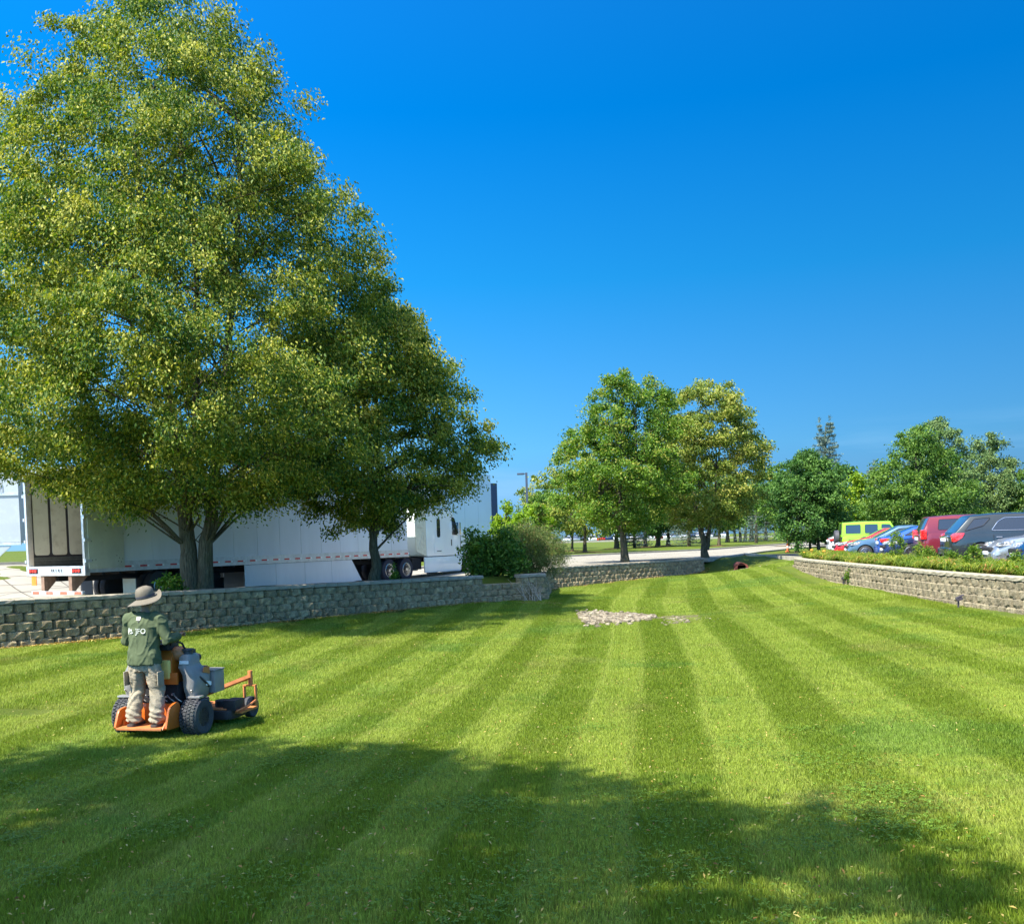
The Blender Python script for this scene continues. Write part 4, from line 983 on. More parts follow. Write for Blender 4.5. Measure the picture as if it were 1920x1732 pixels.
SED = dict(L=4.65, W=1.80, H=1.44, zb=.2, paint=P_BLUE, body=0, r=.33, xr=.98, xf=3.66, low=[(0, .86), (.12, .97), (.7, 1.0), (2.0, .96), (3.4, .92), (4.2, .80), (4.5, .70), (4.65, .56)],
           cabin=[(.35, .98), (1.45, 1.40), (2.25, 1.425), (3.35, .93)], roofpts=[(1.8, 1.44)], tum=.74,
           side=[[(1.02, 1.04), (1.5, 1.30), (1.95, 1.34), (1.95, 1.02)], [(2.02, 1.02), (2.02, 1.34), (2.3, 1.32), (2.95, 1.0)]], trim=False,
           lamps=[('tail_light', [(.01, .76), (.03, .93), (.40, .93), (.32, .78)], .62, 1.004, M_RED)],
           boxes=[('bumper', (-.04, -.80, .30), (.06, .80, .58), None), ('licence_plate', (-.03, -.26, .68), (.01, .26, .80), M_PLATE)], doors=[(1.05, 1.98), (2.02, 3.0)], mirror=2.9)
def front_of(S, **k):
    S = var(S, **k); L = S['L']
    S['lamps'] = [('headlight', [(L - .13, .66), (L - .20, .77), (L - .62, .83), (L - .50, .68)], .58, .975, M_LAMP)]
    S['boxes'] = [('grille', (L - .10, -.5, .50), (L + .012, .5, .64), M_BLACK), ('lower_grille', (L - .12, -.62, .27), (L - .005, .62, .40), M_BLACK), ('licence_plate', (L - .02, -.26, .40), (L + .03, .26, .51), M_PLATE), ('bumper', (L - .3, -.74, .22), (L - .02, .74, .47), S['paint'])]
    return S
HAT = dict(L=4.05, W=1.73, H=1.52, zb=.2, paint=P_SILVER, body=0, r=.32, xr=.72, xf=3.25, low=[(0, .92), (.2, 1.0), (2.0, .96), (2.8, .95), (3.5, .86), (3.85, .74), (4.05, .58)],
           cabin=[(.05, .96), (.5, 1.44), (1.75, 1.50), (2.85, .95)], roofpts=[(1.1, 1.52)], tum=.78,
           side=[[(.6, 1.06), (.72, 1.36), (1.35, 1.40), (1.35, 1.03)], [(1.42, 1.03), (1.42, 1.40), (1.75, 1.38), (2.45, 1.0)]], trim=False, lamps=[], boxes=[], doors=[(.72, 1.38), (1.42, 2.45)], mirror=2.4)
WHT = fixbox(var(SUV, L=4.3, paint=P_PEARL, H=1.55, xf=3.4, low=[(0, .90), (.4, 1.0), (2.4, .98), (3.1, .96), (3.9, .88), (4.3, .66)], cabin=[(.05, .98), (.75, 1.48), (2.0, 1.53), (3.1, .97)], roofpts=[(1.3, 1.55)],
          side=[[(.8, 1.08), (1.0, 1.38), (1.6, 1.42), (1.6, 1.05)], [(1.68, 1.05), (1.68, 1.42), (2.0, 1.4), (2.7, 1.03)]], trim=False,
          lamps=[('tail_light', [(.0, .82), (.0, .96), (.45, 1.0), (.30, .86)], .55, 1.004, M_RED)], doors=[(1.0, 1.64), (1.66, 2.7)], hmat=P_PEARL, mirror=2.6))
YAW = R(-13)
def put_rear(name, label, px, Yc, S, yaw=YAW):
    near = Yc - S['W']/2; c = at(px, 1000, near); q = Matrix.Rotation(yaw, 3, 'Z') @ Vector((0, S['W']/2, 0)); z = hz1(c.x + 2, Yc) + .03
    return car(name, label, (c.x + q.x, c.y + q.y, z), yaw, S)
def put_front(name, label, px, Yc, S, yaw=YAW):
    near = Yc - S['W']/2; c = at(px, 1000, near); q = Matrix.Rotation(PI + yaw, 3, 'Z') @ Vector((S['L'] - .1, S['W']/2 * .8, 0)); z = hz1(c.x + 2, Yc) + .03
    return car(name, label, (c.x - q.x, c.y - q.y, z), PI + yaw, S)
put_rear('parked_car', 'dark charcoal grey car seen from its rear corner, with chrome window trim', 1783, 31.95, RAV)
put_front('parked_car', 'silver hatchback with its nose toward the wall, beside the charcoal car', 1866, 29.1, front_of(HAT))
bl = put_front('parked_car', 'dark blue car mostly cut off by the right edge, white and blue plate', 1922, 26.1, front_of(SED, paint=P_NAVY))
put_rear('parked_car', 'maroon boxy car with tall vertical red tail light', 1727, 37.6, BOX)
put_front('parked_car', 'dark navy car, nose toward the wall, left of the maroon car', 1662, 40.4, front_of(SED, paint=P_NAVY))
put_rear('parked_car', 'bright blue sedan seen from behind with pinkish red tail light', 1650, 43.2, fixbox(var(SED)))
put_front('parked_car', 'steel blue car showing one pale headlight, left of the blue sedan', 1592, 46.0, front_of(HAT, paint=P_STEEL))
put_front('parked_car', 'bright red car whose nose sticks out in front of the lime green one', 1568, 48.8, front_of(SED, paint=P_RED))
jp = put_rear('parked_car', 'lime green boxy off-roader with covered spare tyre', 1578, 51.6, JEEP)
mb = MB(); mb.lathe([(.05, -.12), (.36, -.12), (.405, -.07), (.405, .10), (.36, .13), (.05, .13)], (-.16, .10, 1.02), 'x', 30)
mb.build('spare_tyre', simple('tyre_cover', (.05, .05, .06), .55), jp, smooth=True, angle=40)
put_rear('parked_car', 'white hatchback farthest left in the row, beside the dark tree', 1556, 54.6, WHT)
# ------------------------------------------------------------------ semi-truck: trailer frame x forward along its right side, y to its left
TA = Vector((.48, .877, 0)).normalized()
tr0 = Vector((-12.2, 27.5, .65 + .035)); TRZ = math.atan2(TA.y, TA.x)
t = NT('trailer_skin'); oc = t.coord('Object'); sp = t.n('ShaderNodeSeparateXYZ'); t.l(oc, sp.inputs[0])
c = t.ramp(t.noise(.7, 5, .6, t.coord('Object', (1, 1, .25))), [(.3, (.60, .62, .61)), (.7, (.72, .74, .73))])
c = t.mix(t.map(t.noise(2.5, 5, .7, t.coord('Object', (6, 1, .4))), .55, .8, 0, .3), c, (.42, .42, .38))
M_SKIN = t.done(t.bsdf(c, .38, 0, .5, t.bump(t.noise(1.2, 2, .5, oc), .05, .02), coat=.2))
M_ALU = simple('aluminium_rail', (.60, .61, .60), .42, .6, var=.12, dirt=((.25, .22, .18), .5))
M_CREAM = simple('door_panel_cream', (.50, .52, .42), .5, var=.06, vs=2, dirt=((.32, .30, .22), .45))
M_LINER = simple('trailer_liner', (.62, .62, .52), .6, var=.10, vs=1.2, bump=.1, bs=12, dirt=((.28, .26, .20), .6))
M_SCUFF = simple('scuff_board', (.085, .095, .09), .55, var=.25, vs=9)
M_SLAT_DK = simple('dark_gap', (.035, .035, .045), .7)
M_FLOORW = simple('trailer_floor', (.34, .27, .19), .7, var=.25, vs=14)
M_TAPE_R = simple('reflector_red', (.62, .03, .02), .3); M_TAPE_W = simple('reflector_white', (.85, .84, .80), .3)
M_TAPE_O = simple('faded_tape', (.50, .12, .06), .5, dirt=((.4, .3, .22), .5)); M_BROWN = simple('rusty_steel', (.24, .15, .10), .8, var=.3, vs=8)
def build_trailer(name, label, loc, rz, LN=16.15, opened=True):
    root = empty(name, loc, rz, label, 'trailer'); W = 2.6; F0, F1 = 1.07, 1.22; TOP = 4.11
    n = 14; pw = (LN - .25) / n
    for i in range(n):                                               # side skin sheets, both sides
        for y0 in (0.0, W - .03):
            mb = MB(); mb.box((.15 + i*pw + .004, y0, F1 + .12), (.15 + (i+1)*pw - .004, y0 + .03, TOP - .12)); mb.build('side_panel', M_SKIN, root, bevel=.004, seg=1)
    for y0 in (-.012, W - .028):
        mb = MB(); mb.box((.0, y0, F0), (LN, y0 + .04, F1 + .13)); mb.box((.0, y0 - .004, F0 - .02), (LN, y0 + .05, F0 + .015)); mb.build('lower_rail', M_ALU, root)
        mb = MB(); mb.box((.0, y0, TOP - .13), (LN, y0 + .04, TOP)); mb.build('upper_rail', M_ALU, root)
    mb = MB(); mb.box((0, .03, TOP - .03), (LN, W - .03, TOP - .005)); mb.build('roof', M_SKIN, root)
    mb = MB(); mb.box((LN - .06, .03, F0), (LN - .01, W - .03, TOP - .04)); mb.build('front_wall', M_SKIN, root, bevel=.02)
    for i in range(27):
        mb = MB(); x = .75 + i * .58
        if x > LN - .3: break
        mb.box((x, -.018, F1 - .06), (x + .26, -.012, F1 - .01)); mb.build('reflector', M_TAPE_R, root)
        mb = MB(); mb.box((x + .26, -.018, F1 - .06), (x + .34, -.012, F1 - .01)); mb.build('reflector', M_TAPE_W, root)
    nf = 8
    for i in range(nf):
        mb = MB(); y = .04 + i * (W - .08) / nf; mb.box((.02, y + .003, F1 - .05), (LN - .1, y + (W - .08) / nf - .003, F1)); mb.build('floor_plank', M_FLOORW, root)
    # interior liner of the left wall, scuff boards below; same on the right wall
    k = 0; x = .22
    while x < LN - .7:
        w_ = .50
        for y0, y1 in ((W - .065, W - .04), (.04, .065)):
            mb = MB(); mb.prism(round_poly([(x, F1 + .36), (x, TOP - .2), (x + w_, TOP - .2), (x + w_, F1 + .36)], .09), y1 - y0, 'y', y0); mb.build('liner_panel', M_LINER, root)
        x += w_ + .10
    for y0, y1 in ((W - .045, W - .034), (.034, .042)):
        mb = MB(); mb.box((.15, y0, F1 + .3), (LN - .1, y1, TOP - .12)); mb.build('wall_post_recess', M_SLAT_DK, root)
        for j in range(3):
            yy = (y0 - .025, y1) if y0 > 1 else (y0, y1 + .025)
            mb = MB(); mb.box((.12, yy[0], F1 + .01 + j*.10), (LN - .1, yy[1], F1 + .105 + j*.10)); mb.build('scuff_board', M_SCUFF, root)
    # rear frame
    for y0, y1 in ((-.02, .07), (W - .09, W + .0)):
        mb = MB(); mb.box((-.02, y0, F0 - .02), (.16, y1, TOP)); mb.build('rear_post', M_ALU, root, bevel=.01)
    mb = MB(); mb.box((-.02, .07, TOP - .18), (.16, W - .09, TOP)); mb.build('rear_header', M_ALU, root, bevel=.01)
    mb = MB(); mb.box((-.03, -.02, F0 - .10), (.14, W + .02, F1 + .03)); mb.build('rear_sill', M_ALU, root, bevel=.012)
    for yb in (.18, W - .48):
        for k in range(3):
            mb = MB(); mb.cyl((-.045, yb + .05 + k*.12, F0 + .045), .048, .03, 'x', 14); mb.build('tail_light', M_RED, root, smooth=True, angle=40)
        mb = MB(); mb.box((-.036, yb - .04, F0 - .03), (-.031, yb + .37, F0 + .115)); mb.build('lamp_recess', M_BLACK, root)
    # scuffed stencil marks on the sill, hardly readable
    mk = MB()
    for k, (y, w_) in enumerate(((1.42, .05), (1.34, .05), (1.24, .03), (1.10, .06), (1.0, .04))):
        mk.box((-.0335, y, F0 + .0), (-.0305, y + w_*.35, F0 + .10)); mk.box((-.0335, y + w_*.5, F0 + .03), (-.0305, y + w_, F0 + .10))
    mk.build('sill_marks', M_BLACK, root)
    if opened:
        for y0, s in ((-.055, -1), (W + .012, 1)):                   # swung-open doors folded flat against the sides
            mb = MB(); mb.box((.10, y0, F1 - .06), (1.32, y0 + .043, TOP - .14)); d_ = mb.build('open_door', M_CREAM, root, bevel=.006)
            for z in (1.35, 1.95, 2.6, 3.3):
                mb = MB(); mb.box((-.03, y0 + (-.02 if s < 0 else .0), z), (.17, y0 + (.05 if s < 0 else .06), z + .09)); mb.build('hinge', M_ALU, d_)
            for x in (.34, 1.05):
                mb = MB(); mb.tube([(x, y0 + (-.02 if s < 0 else .06), F1 + .0), (x, y0 + (-.02 if s < 0 else .06), TOP - .2)], .014, 6) if s > 0 else mb.box((x, y0 - .004, F1), (x + .02, y0, F1 + .05)); mb.build('lock_rod', M_ALU, d_)
            if s < 0:
                for x, z in ((.2, 1.4), (.32, 1.42), (.2, 1.95), (.2, 2.6), (1.1, 1.35), (1.2, 1.33), (1.25, 1.42), (1.14, 1.45), (1.05, 1.52)):
                    mb = MB(); mb.cyl((x, y0 - .003, z), .014, .006, 'y', 8); mb.build('bolt', M_BLACK, d_)
    # under-ride guard
    mb = MB(); mb.box((-.02, .16, .42), (.08, W - .16, .52)); g_ = mb.build('underride_guard', M_ALU, root, bevel=.008)
    for k in range(7):
        mb = MB(); y = .2 + k * .315; mb.box((-.026, y, .43), (-.0205, y + .3, .51)); mb.build('tape_stripe', M_TAPE_O if k % 2 == 0 else M_TAPE_W, g_)
    for y in (.62, 1.86):
        mb = MB(); mb.box((.0, y, .5), (.12, y + .14, F0 - .08)); mb.prism([(.12, .5), (.12, F0 - .08), (.62, F0 - .08)], .06, 'y', y + .04); mb.build('guard_strut', M_BROWN, root)
    mb = MB(); mb.box((-.015, W - .40, F0 - .38), (.0, W - .18, F0 - .1)); mb.build('amber_placard', M_AMBER, root)
    mb = MB()
    for y in (.75, 1.75): mb.box((.4, y, F0 - .28), (LN - 1, y + .12, F0 - .0))
    for i in range(26): mb.box((.6 + i*.58, .05, F0 - .10), (.68 + i*.58, W - .05, F0))
    o = mb.build('chassis', M_DARK, root); tag(o, kind='stuff')
    for x in (2.7, 3.95):
        for y, s in ((.15, -1), (.46, -1), (W - .46, 1), (W - .15, 1)): make_wheel(root, x, y, .50, .27, s, 8, .58, M_RIM)
    for y in (.04, 2.0):
        mb = MB(); mb.box((1.75, y, .30), (1.77, y + .56, .80)); mb.build('mud_flap', M_CREAM if y < 1 else M_BLACK, root); mb = MB(); mb.box((1.74, y - .02, .80), (1.79, y + .60, .84)); mb.build('flap_bracket', M_DARK, root)
    # side skirt
    for y0 in (.0, W - .03):
        for i in range(4 if y0 < 1 else 5):
            q_ = 0 if y0 < 1 else -1
            x0 = 6.3 + (i + q_) * 1.55; x1 = x0 + 1.54; i = i + q_
            pl = [(x0, .15), (x0, F0 - .03), (x1, F0 - .03), (x1, .15)] if i < 3 else [(x0, .15), (x0, F0 - .03), (x1 - .3, F0 - .03), (x1 + .35, .15)]
            mb = MB(); mb.prism(pl, .03, 'y', y0); mb.build('side_skirt', M_SKIN, root, bevel=.004, seg=1)
    mb = MB(); mb.box((4.5, 1.1, .08), (6.4, 1.6, .62)); mb.cyl((5.2, .8, .7), .16, 1.2, 'x', 14); mb.build('added_dark_filler', M_DARK, root)  # dark filler added under the trailer to hide sunlit ground beyond
    for y in (.25, W - .4):
        mb = MB(); mb.box((12.0, y, .25), (12.14, y + .14, F0)); mb.cyl((12.07, y + .07, .12), .16, .12, 'z', 10); mb.build('landing_leg', M_ALU, root)
    return root
build_trailer('semi_trailer', 'long white box trailer with open rear doors, coupled to the white cab, behind the lindens', tr0, TRZ)
# blue registration mark near the nose of the trailer
def text_mesh(body, size, ext=.0):
    cu = bpy.data.curves.new('t', 'FONT'); cu.body = body; cu.size = size; cu.extrude = ext; cu.resolution_u = 3
    o = bpy.data.objects.new('t', cu); COL.objects.link(o); me = evaluated(o); bpy.data.objects.remove(o); bpy.data.curves.remove(cu); return me
trl = bpy.data.objects['semi_trailer']
M_DECAL = simple('blue_decal', (.05, .07, .30), .5)
mb = MB(); mb.lathe([(.055, -.003), (.075, -.003), (.075, 0), (.055, 0)], (15.35, -.001, 2.02), 'y', 20, closed=True); mb.box((15.28, -.003, 1.84), (15.44, 0, 1.87)); mb.box((15.30, -.003, 1.79), (15.42, 0, 1.81)); mb.build('trailer_decal', M_DECAL, trl)

# tractor
t = NT('cab_white'); c = t.ramp(t.noise(.8, 3, .5, t.coord('Object')), [(.3, (.66, .73, .70)), (.7, (.74, .80, .77))]); M_CAB = t.done(t.bsdf(c, .25, 0, .5, coat=.9, coatr=.04))
M_CABCR = simple('fairing_cream', (.62, .61, .46), .45, coat=.4)
M_TRUBBER = simple('truck_tyre', (.022, .022, .034), .75, var=.2)
tc0 = tr0; root = empty('truck_cab', tuple(tc0 + TA * 14.0), TRZ, 'white long-nosed semi-truck cab with tall sleeper, right of the trailer, partly behind the bushes', 'truck')
W = 2.5; y0 = .05
def side_prof(name, poly, mat, y=(.05, 2.55), bevel=.06, rnd=.12, seg=3):
    mb = MB(); mb.prism(round_poly(poly, rnd), y[1]-y[0], 'y', y[0]); return mb.build(name, mat, root, bevel=bevel, seg=seg, angle=40)
side_prof('sleeper', [(3.65, 1.0), (3.65, 3.18), (5.55, 3.18), (5.75, 2.75), (5.90, 2.3), (5.95, 1.0)], M_CAB)
side_prof('roof_fairing', [(3.66, 3.10), (3.62, 4.02), (4.15, 4.08), (4.75, 3.98), (5.25, 3.70), (5.6, 3.32), (5.66, 3.10)], M_CAB, (.12, 2.48), .14, .35)
side_prof('cab', [(5.6, .95), (5.6, 3.1), (5.75, 3.14), (6.0, 2.9), (6.45, 2.12), (7.0, 2.05), (7.0, .95)], M_CAB, (.07, 2.53), .07, .1)
side_prof('hood', [(6.4, .75), (6.4, 2.1), (7.3, 1.98), (8.1, 1.72), (8.35, 1.45), (8.4, .75)], M_CAB, (.3, 2.3), .14, .25)
side_prof('sun_visor', [(5.45, 3.08), (5.5, 3.2), (5.95, 3.12), (6.02, 3.02)], M_CAB, (.2, 2.4), .02, .03)
for yy in (.0, 2.2):
    side_prof('wheel_fender', [(6.6, .8), (6.75, 1.3), (7.1, 1.5), (7.7, 1.42), (8.1, 1.1), (8.2, .7), (8.0, .7), (7.8, 1.05), (7.4, 1.2), (7.0, 1.1), (6.85, .8)], M_CAB, (yy, yy + .4), .03, .06)
side_prof('side_skirt_fairing', [(3.45, .28), (3.45, .98), (6.5, .98), (6.6, .7), (6.5, .28)], M_CAB, (.03, .10), .02, .06)
side_prof('side_skirt_fairing', [(3.45, .28), (3.45, .98), (6.5, .98), (6.6, .7), (6.5, .28)], M_CAB, (2.5, 2.57), .02, .06)
side_prof('side_extender', [(2.85, 1.25), (2.78, 4.0), (3.64, 4.02), (3.64, 1.02)], M_CABCR, (.06, .10), .01, .05)
side_prof('side_extender', [(2.85, 1.25), (2.78, 4.0), (3.64, 4.02), (3.64, 1.02)], M_CABCR, (2.5, 2.54), .01, .05)
def pane(name, poly, y, mat=M_GLASS, rnd=.08, th=.014, par=None):
    mb = MB(); mb.prism(round_poly(poly, rnd), th, 'y', y); return mb.build(name, mat, par or root, bevel=.003, seg=1)
pane('window_surround', [(4.32, 1.55), (4.32, 2.9), (4.95, 2.9), (4.95, 1.55)], .042, M_CAB, .12)
pane('sleeper_window', [(4.50, 1.85), (4.50, 2.72), (4.78, 2.72), (4.78, 1.85)], .032, M_GLASS, .12)
pane('fairing_window', [(4.22, 3.42), (4.30, 3.86), (4.62, 3.90), (4.66, 3.75), (4.50, 3.50), (4.32, 3.35)], .105, M_GLASS, .08)
pane('locker_door', [(4.25, 1.15), (4.25, 1.62), (5.05, 1.62), (5.05, 1.15)], .040, M_CAB, .05)
pane('door_window', [(5.80, 1.95), (5.80, 2.80), (6.05, 2.74), (6.38, 2.1), (6.38, 1.95)], .05, M_GLASS, .06)
pane('door_handle', [(5.70, 1.45), (5.70, 1.75), (5.78, 1.75), (5.78, 1.45)], .045, M_BLACK, .02)
mb = MB()
for a, b in (((5.62, 1.05), (5.62, 3.0)), ((6.55, 1.05), (6.55, 2.0))): mb.box((a[0], .052, a[1]), (a[0] + .012, .072, b[1]))
mb.box((3.66, .044, 3.16), (5.6, .060, 3.175)); mb.box((3.5, .024, .985), (6.5, .05, 1.0)); mb.build('panel_gap', M_BLACK, root)
mb = MB()
for pl in (round_poly([(2.95, 2.3), (2.95, 2.95), (3.45, 2.95), (3.45, 2.3)], .1), round_poly([(2.95, 1.35), (3.45, 2.15), (3.45, 1.35)], .08)): pp = [(x, .055, z) for x, z in pl]; mb.tube(pp + [pp[0]], .012, 4, caps=False)
mb.build('extender_ribs', M_CABCR, root)
mb = MB(); mb.prism([(5.85, 2.2), (5.95, 3.0), (6.02, 3.0), (6.42, 2.18)], 1.9, 'y', .35); mb.build('windshield', M_GLASS2, root, bevel=.02)
for yy in (-.25, 2.62):
    mb = MB(); mb.box((6.10, yy + .04, 1.95), (6.22, yy + .24, 2.55)); mb.build('mirror_housing', M_CHROME if yy < 0 else M_BLACK, root, bevel=.05)
mb = MB(); mb.tube([(6.2, .1, 2.0), (6.15, -.08, 2.0)], .02, 6); mb.tube([(6.2, .1, 2.5), (6.15, -.08, 2.5)], .02, 6); mb.build('mirror_arm', M_BLACK, root)
for x in (.85, 2.1):
    for y, s in ((.22, -1), (.55, -1), (2.05, 1), (2.38, 1)):
        w_ = make_wheel(root, x, y, .50, .27, s, 10, .60); w_.data.materials[0] = M_TRUBBER
for y, s in ((.28, -1), (2.3, 1)): w_ = make_wheel(root, 7.42, y, .50, .28, s, 10, .60); w_.data.materials[0] = M_TRUBBER
mb = MB(); mb.box((.2, .85, .75), (8.2, 1.05, 1.0)); mb.box((.2, 1.6, .75), (8.2, 1.8, 1.0)); mb.box((2.7, .2, .45), (3.4, 2.4, .95)); mb.cyl((1.9, 1.3, 1.02), .5, .08, 'z', 16); mb.build('chassis_frame', M_DARK, root)
mb = MB(); mb.box((8.3, .15, .35), (8.55, 2.45, .75)); mb.build('bumper', M_CAB, root, bevel=.08)
mb = MB(); mb.box((8.36, .8, .85), (8.43, 1.8, 1.5)); mb.build('grille', M_CHROME, root, bevel=.04)
mb = MB(); me = text_mesh('sleeper', .13)
o = link('locker_badge', me, M_BLACK, root); o.rotation_euler = (PI/2, 0, 0); o.location = (4.45, .036, 1.20)
bpy.data.objects.remove(o)
mb = MB()
for k in range(7): mb.box((4.48 + k*.055, .034, 1.21), (4.48 + k*.055 + .035, .04, 1.25))
mb.build('locker_badge', M_BLACK, root)
# second white trailer at the left edge, on the higher lot
p2 = at(42, 1062, 40.5); tz = hz1(p2.x - 3, p2.y + 1)
root = empty('box_trailer', (p2.x - 12*math.cos(R(5)), p2.y - 12*math.sin(R(5)), tz), R(5), 'sunlit white box trailer cut off by the left edge', 'trailer')
M_BWHITE = simple('sunlit_white_panel', (.36, .40, .41), .4, var=.05, vs=.8, dirt=((.55, .6, .62), .3))
for i in range(8):
    mb = MB(); mb.box((i*1.5 + .005, 0, .98), (i*1.5 + 1.495, .04, 4.05)); mb.build('side_panel', M_BWHITE, root, bevel=.006, seg=1)
mb = MB(); mb.box((0, .04, .95), (12, 2.5, 4.0)); mb.build('cargo_body', M_BWHITE, root)
mb = MB(); mb.box((-.01, -.05, 2.93), (12, -.001, 3.03)); mb.box((-.01, -.03, .85), (12, .05, .97)); mb.box((-.01, -.03, 4.02), (12, .06, 4.12)); mb.build('rail', M_ALU, root)
mb = MB(); mb.box((4, .0, .28), (10.9, .04, .82)); mb.prism([(11.6, .82), (11.0, .82), (11.0, .28)], .04, 'y', 0); mb.build('side_skirt', M_BWHITE, root)
for x in (1.6, 2.9): make_wheel(root, x, .2, .48, .27, -1)
mb = MB(); mb.tube([(11.3, -.06, 3.03), (11.3, -.06, 3.5), (10.95, -.06, 3.03)], .02, 5); mb.build('bracket', M_ALU, root)

# warehouse in blue shade far behind the cab
pA = at(921, 985, 92); zB = hz1(pA.x, pA.y) - .4
HB = (985 - 893) / (FPX / 92) + 2.3
root = empty('warehouse', (pA.x, pA.y, zB), 0, 'tall pale blue-white metal warehouse behind the truck cab', 'building')
M_WH = simple('warehouse_metal', (.52, .66, .76), .45, .1, var=.05, vs=.3); M_WHD = simple('warehouse_trim', (.035, .06, .12), .6)
wd = Vector((-.62, -.52)).normalized(); nrm = Vector((.52, -.62)).normalized(); ang = math.atan2(wd.y, wd.x); N_ = 17
for i in range(N_):
    mb = MB(); x0 = i * 1.6; mb.box((x0 + .01, -.05 - (i % 2) * .02, 0), (x0 + 1.59, .1, HB)); o = mb.build('wall_panel', M_WH, root); o.rotation_euler = (0, 0, ang + PI if False else ang)
mb = MB(); mb.box((0, -30, 0), (N_*1.6, -.13, HB - .1)); o = mb.build('building_body', M_WH, root); o.rotation_euler = (0, 0, ang)
mb = MB(); mb.box((-.75, -3, 0), (-.005, .12, HB - .8)); o = mb.build('corner_trim', M_WHD, root); o.rotation_euler = (0, 0, ang)

# vehicles in front of the warehouse and in the far lot
def small_car(px, py, Y, rz, S, label, group='cars parked far beyond the trees'):
    b = at(px, py, Y); return car('parked_car', label, (b.x, b.y, hz1(b.x, b.y) + .02), rz, S, group)
def simple_car(px, Y, col, rz, label, tall=0, group='cars parked far beyond the trees', py=1010, dz=0, name='parked_car', cat='car'):
    b = at(px, py, Y); root = empty(name, (b.x, b.y, hz1(b.x, b.y) + dz), rz, label, cat, group); h = .35 * tall
    mb = MB(); mb.prism(round_poly([(-2.2, .3), (-2.25, .8 + h*.4), (-1.3, .95 + h*.4), (1.2, .95 + h*.4), (2.1, .8 + h*.3), (2.25, .45), (2.2, .3)], .15), 1.8, 'y', -.9); mb.build('body', col, root, bevel=.08)
    mb = MB(); mb.prism(round_poly([(-1.5, .9 + h*.4), (-1.1, 1.42 + h), (.4, 1.45 + h), (1.15, .9 + h*.4)], .12), 1.5, 'y', -.75); mb.build('cabin', M_GLASS2, root, bevel=.08)
    mb = MB(); mb.prism(round_poly([(-1.15, 1.40 + h), (-1.05, 1.47 + h), (.35, 1.49 + h), (.5, 1.42 + h)], .03), 1.46, 'y', -.73); mb.build('roof', col, root, bevel=.02)
    for x in (-1.35, 1.4):
        for y in (-.82, .82):
            mb = MB(); mb.cyl((x, y, .33), .33, .2, 'y', 14); mb.build('wheel', M_TYRE, root, smooth=True, angle=40)
    return root
fc_ = [M_WHITE, P_SILVER, P_GREY, P_PEARL, P_RED, P_NAVY, P_PEARL, P_SILVER, M_WHITE, P_GREY, P_PEARL, P_MAROON, M_WHITE, P_SILVER, P_PEARL, P_NAVY, M_WHITE, P_PEARL, P_GREY, M_WHITE]
for i in range(20):
    o = simple_car(1062 + i * 15.4, 216, fc_[i], PI/2 + .1, 'tiny parked car glimpsed in the row far beyond the grove')
def pickup(px, py, Y, rz, P, label, dz):
    b = at(px, py, Y); root = empty('pickup_truck', (b.x, b.y, b.z), rz, label, 'pickup', None)
    mb = MB(); mb.prism(round_poly([(-2.8, .5), (-2.8, 1.15), (-.3, 1.18), (1.5, 1.2), (2.6, 1.12), (2.75, .6), (2.7, .4)], .08), 1.95, 'y', -.97); mb.build('body', P, root, bevel=.07)
    mb = MB(); mb.prism(round_poly([(-.5, 1.1), (-.4, 1.85), (.9, 1.88), (1.7, 1.15)], .12), 1.7, 'y', -.85); mb.build('cab', P, root, bevel=.08)
    for s in (-1, 1):
        for x0, x1, x2 in ((-.3, .3, .3), (.4, .88, 1.4)):
            mb = MB(); mb.prism(round_poly([(x0, 1.25), (x0, 1.75), (x1, 1.75), (x2, 1.25)], .05), s*.02, 'y', s*.85); mb.build('side_window', M_GLASS2, root)
    mb = MB(); mb.add([(1.02, -.7, 1.80), (1.02, .7, 1.80), (1.66, .75, 1.24), (1.66, -.75, 1.24)], [(0, 1, 2, 3)]); mb.build('windshield', M_GLASS2, root, fix=False)
    for x in (-1.7, 1.8):
        for y in (-.86, .86):
            mb = MB(); mb.cyl((x, y, .4), .4, .25, 'y', 16); mb.build('wheel', M_TYRE, root, smooth=True, angle=40)
    return root
pickup(872, 1015, 98, R(-25), P_RED, 'red pickup truck glimpsed between the cab and the leafy bush', 0)
pickup(938, 1012, 100, R(-25), M_WHITE, 'white pickup truck left of the lamp post in front of the warehouse', 0)
b = at(908, 1012, 104); o = simple_car(908, 104, P_PEARL, R(-25), 'white sedan between the red and the white pickup trucks', group=None); o.location = b

# ------------------------------------------------------------------ stand-on mower
M_ORANGE = simple('mower_orange', (.60, .135, .012), .42, var=.12, vs=5, coat=.3, dirt=((.30, .12, .04), .4))
M_ORANGE_D = simple('faded_orange', (.50, .17, .05), .5, var=.2, vs=8, dirt=((.30, .16, .08), .5))
M_TANK = simple('tank_grey', (.22, .215, .20), .5, var=.15, vs=6, dirt=((.33, .31, .27), .6))
M_TANKD = simple('tank_cap_black', (.03, .035, .045), .45)
M_PAD = simple('pad_cream', (.85, .58, .15), .6, var=.12)
M_RIMD = simple('rim_grey', (.10, .095, .085), .5, dirt=((.25, .22, .15), .5)); M_STEELG = simple('worn_steel', (.38, .36, .33), .45, .6, var=.2)
M_TURF = simple('turf_tyre', (.045, .046, .050), .85, var=.35, vs=14, dirt=((.16, .17, .13), .6))
ma = at(240, 1375, 12.2); mb_ = at(375, 1378, 12.0)
mc = (ma + mb_) / 2; MZ = hz1(mc.x, mc.y + .3) + .01
MH = R(-13)                                        # heading: 13 degrees right of straight away
mow = empty('stand_on_mower', (mc.x, mc.y, MZ), MH, 'orange stand-on mower carrying the man in the green shirt', 'mower')
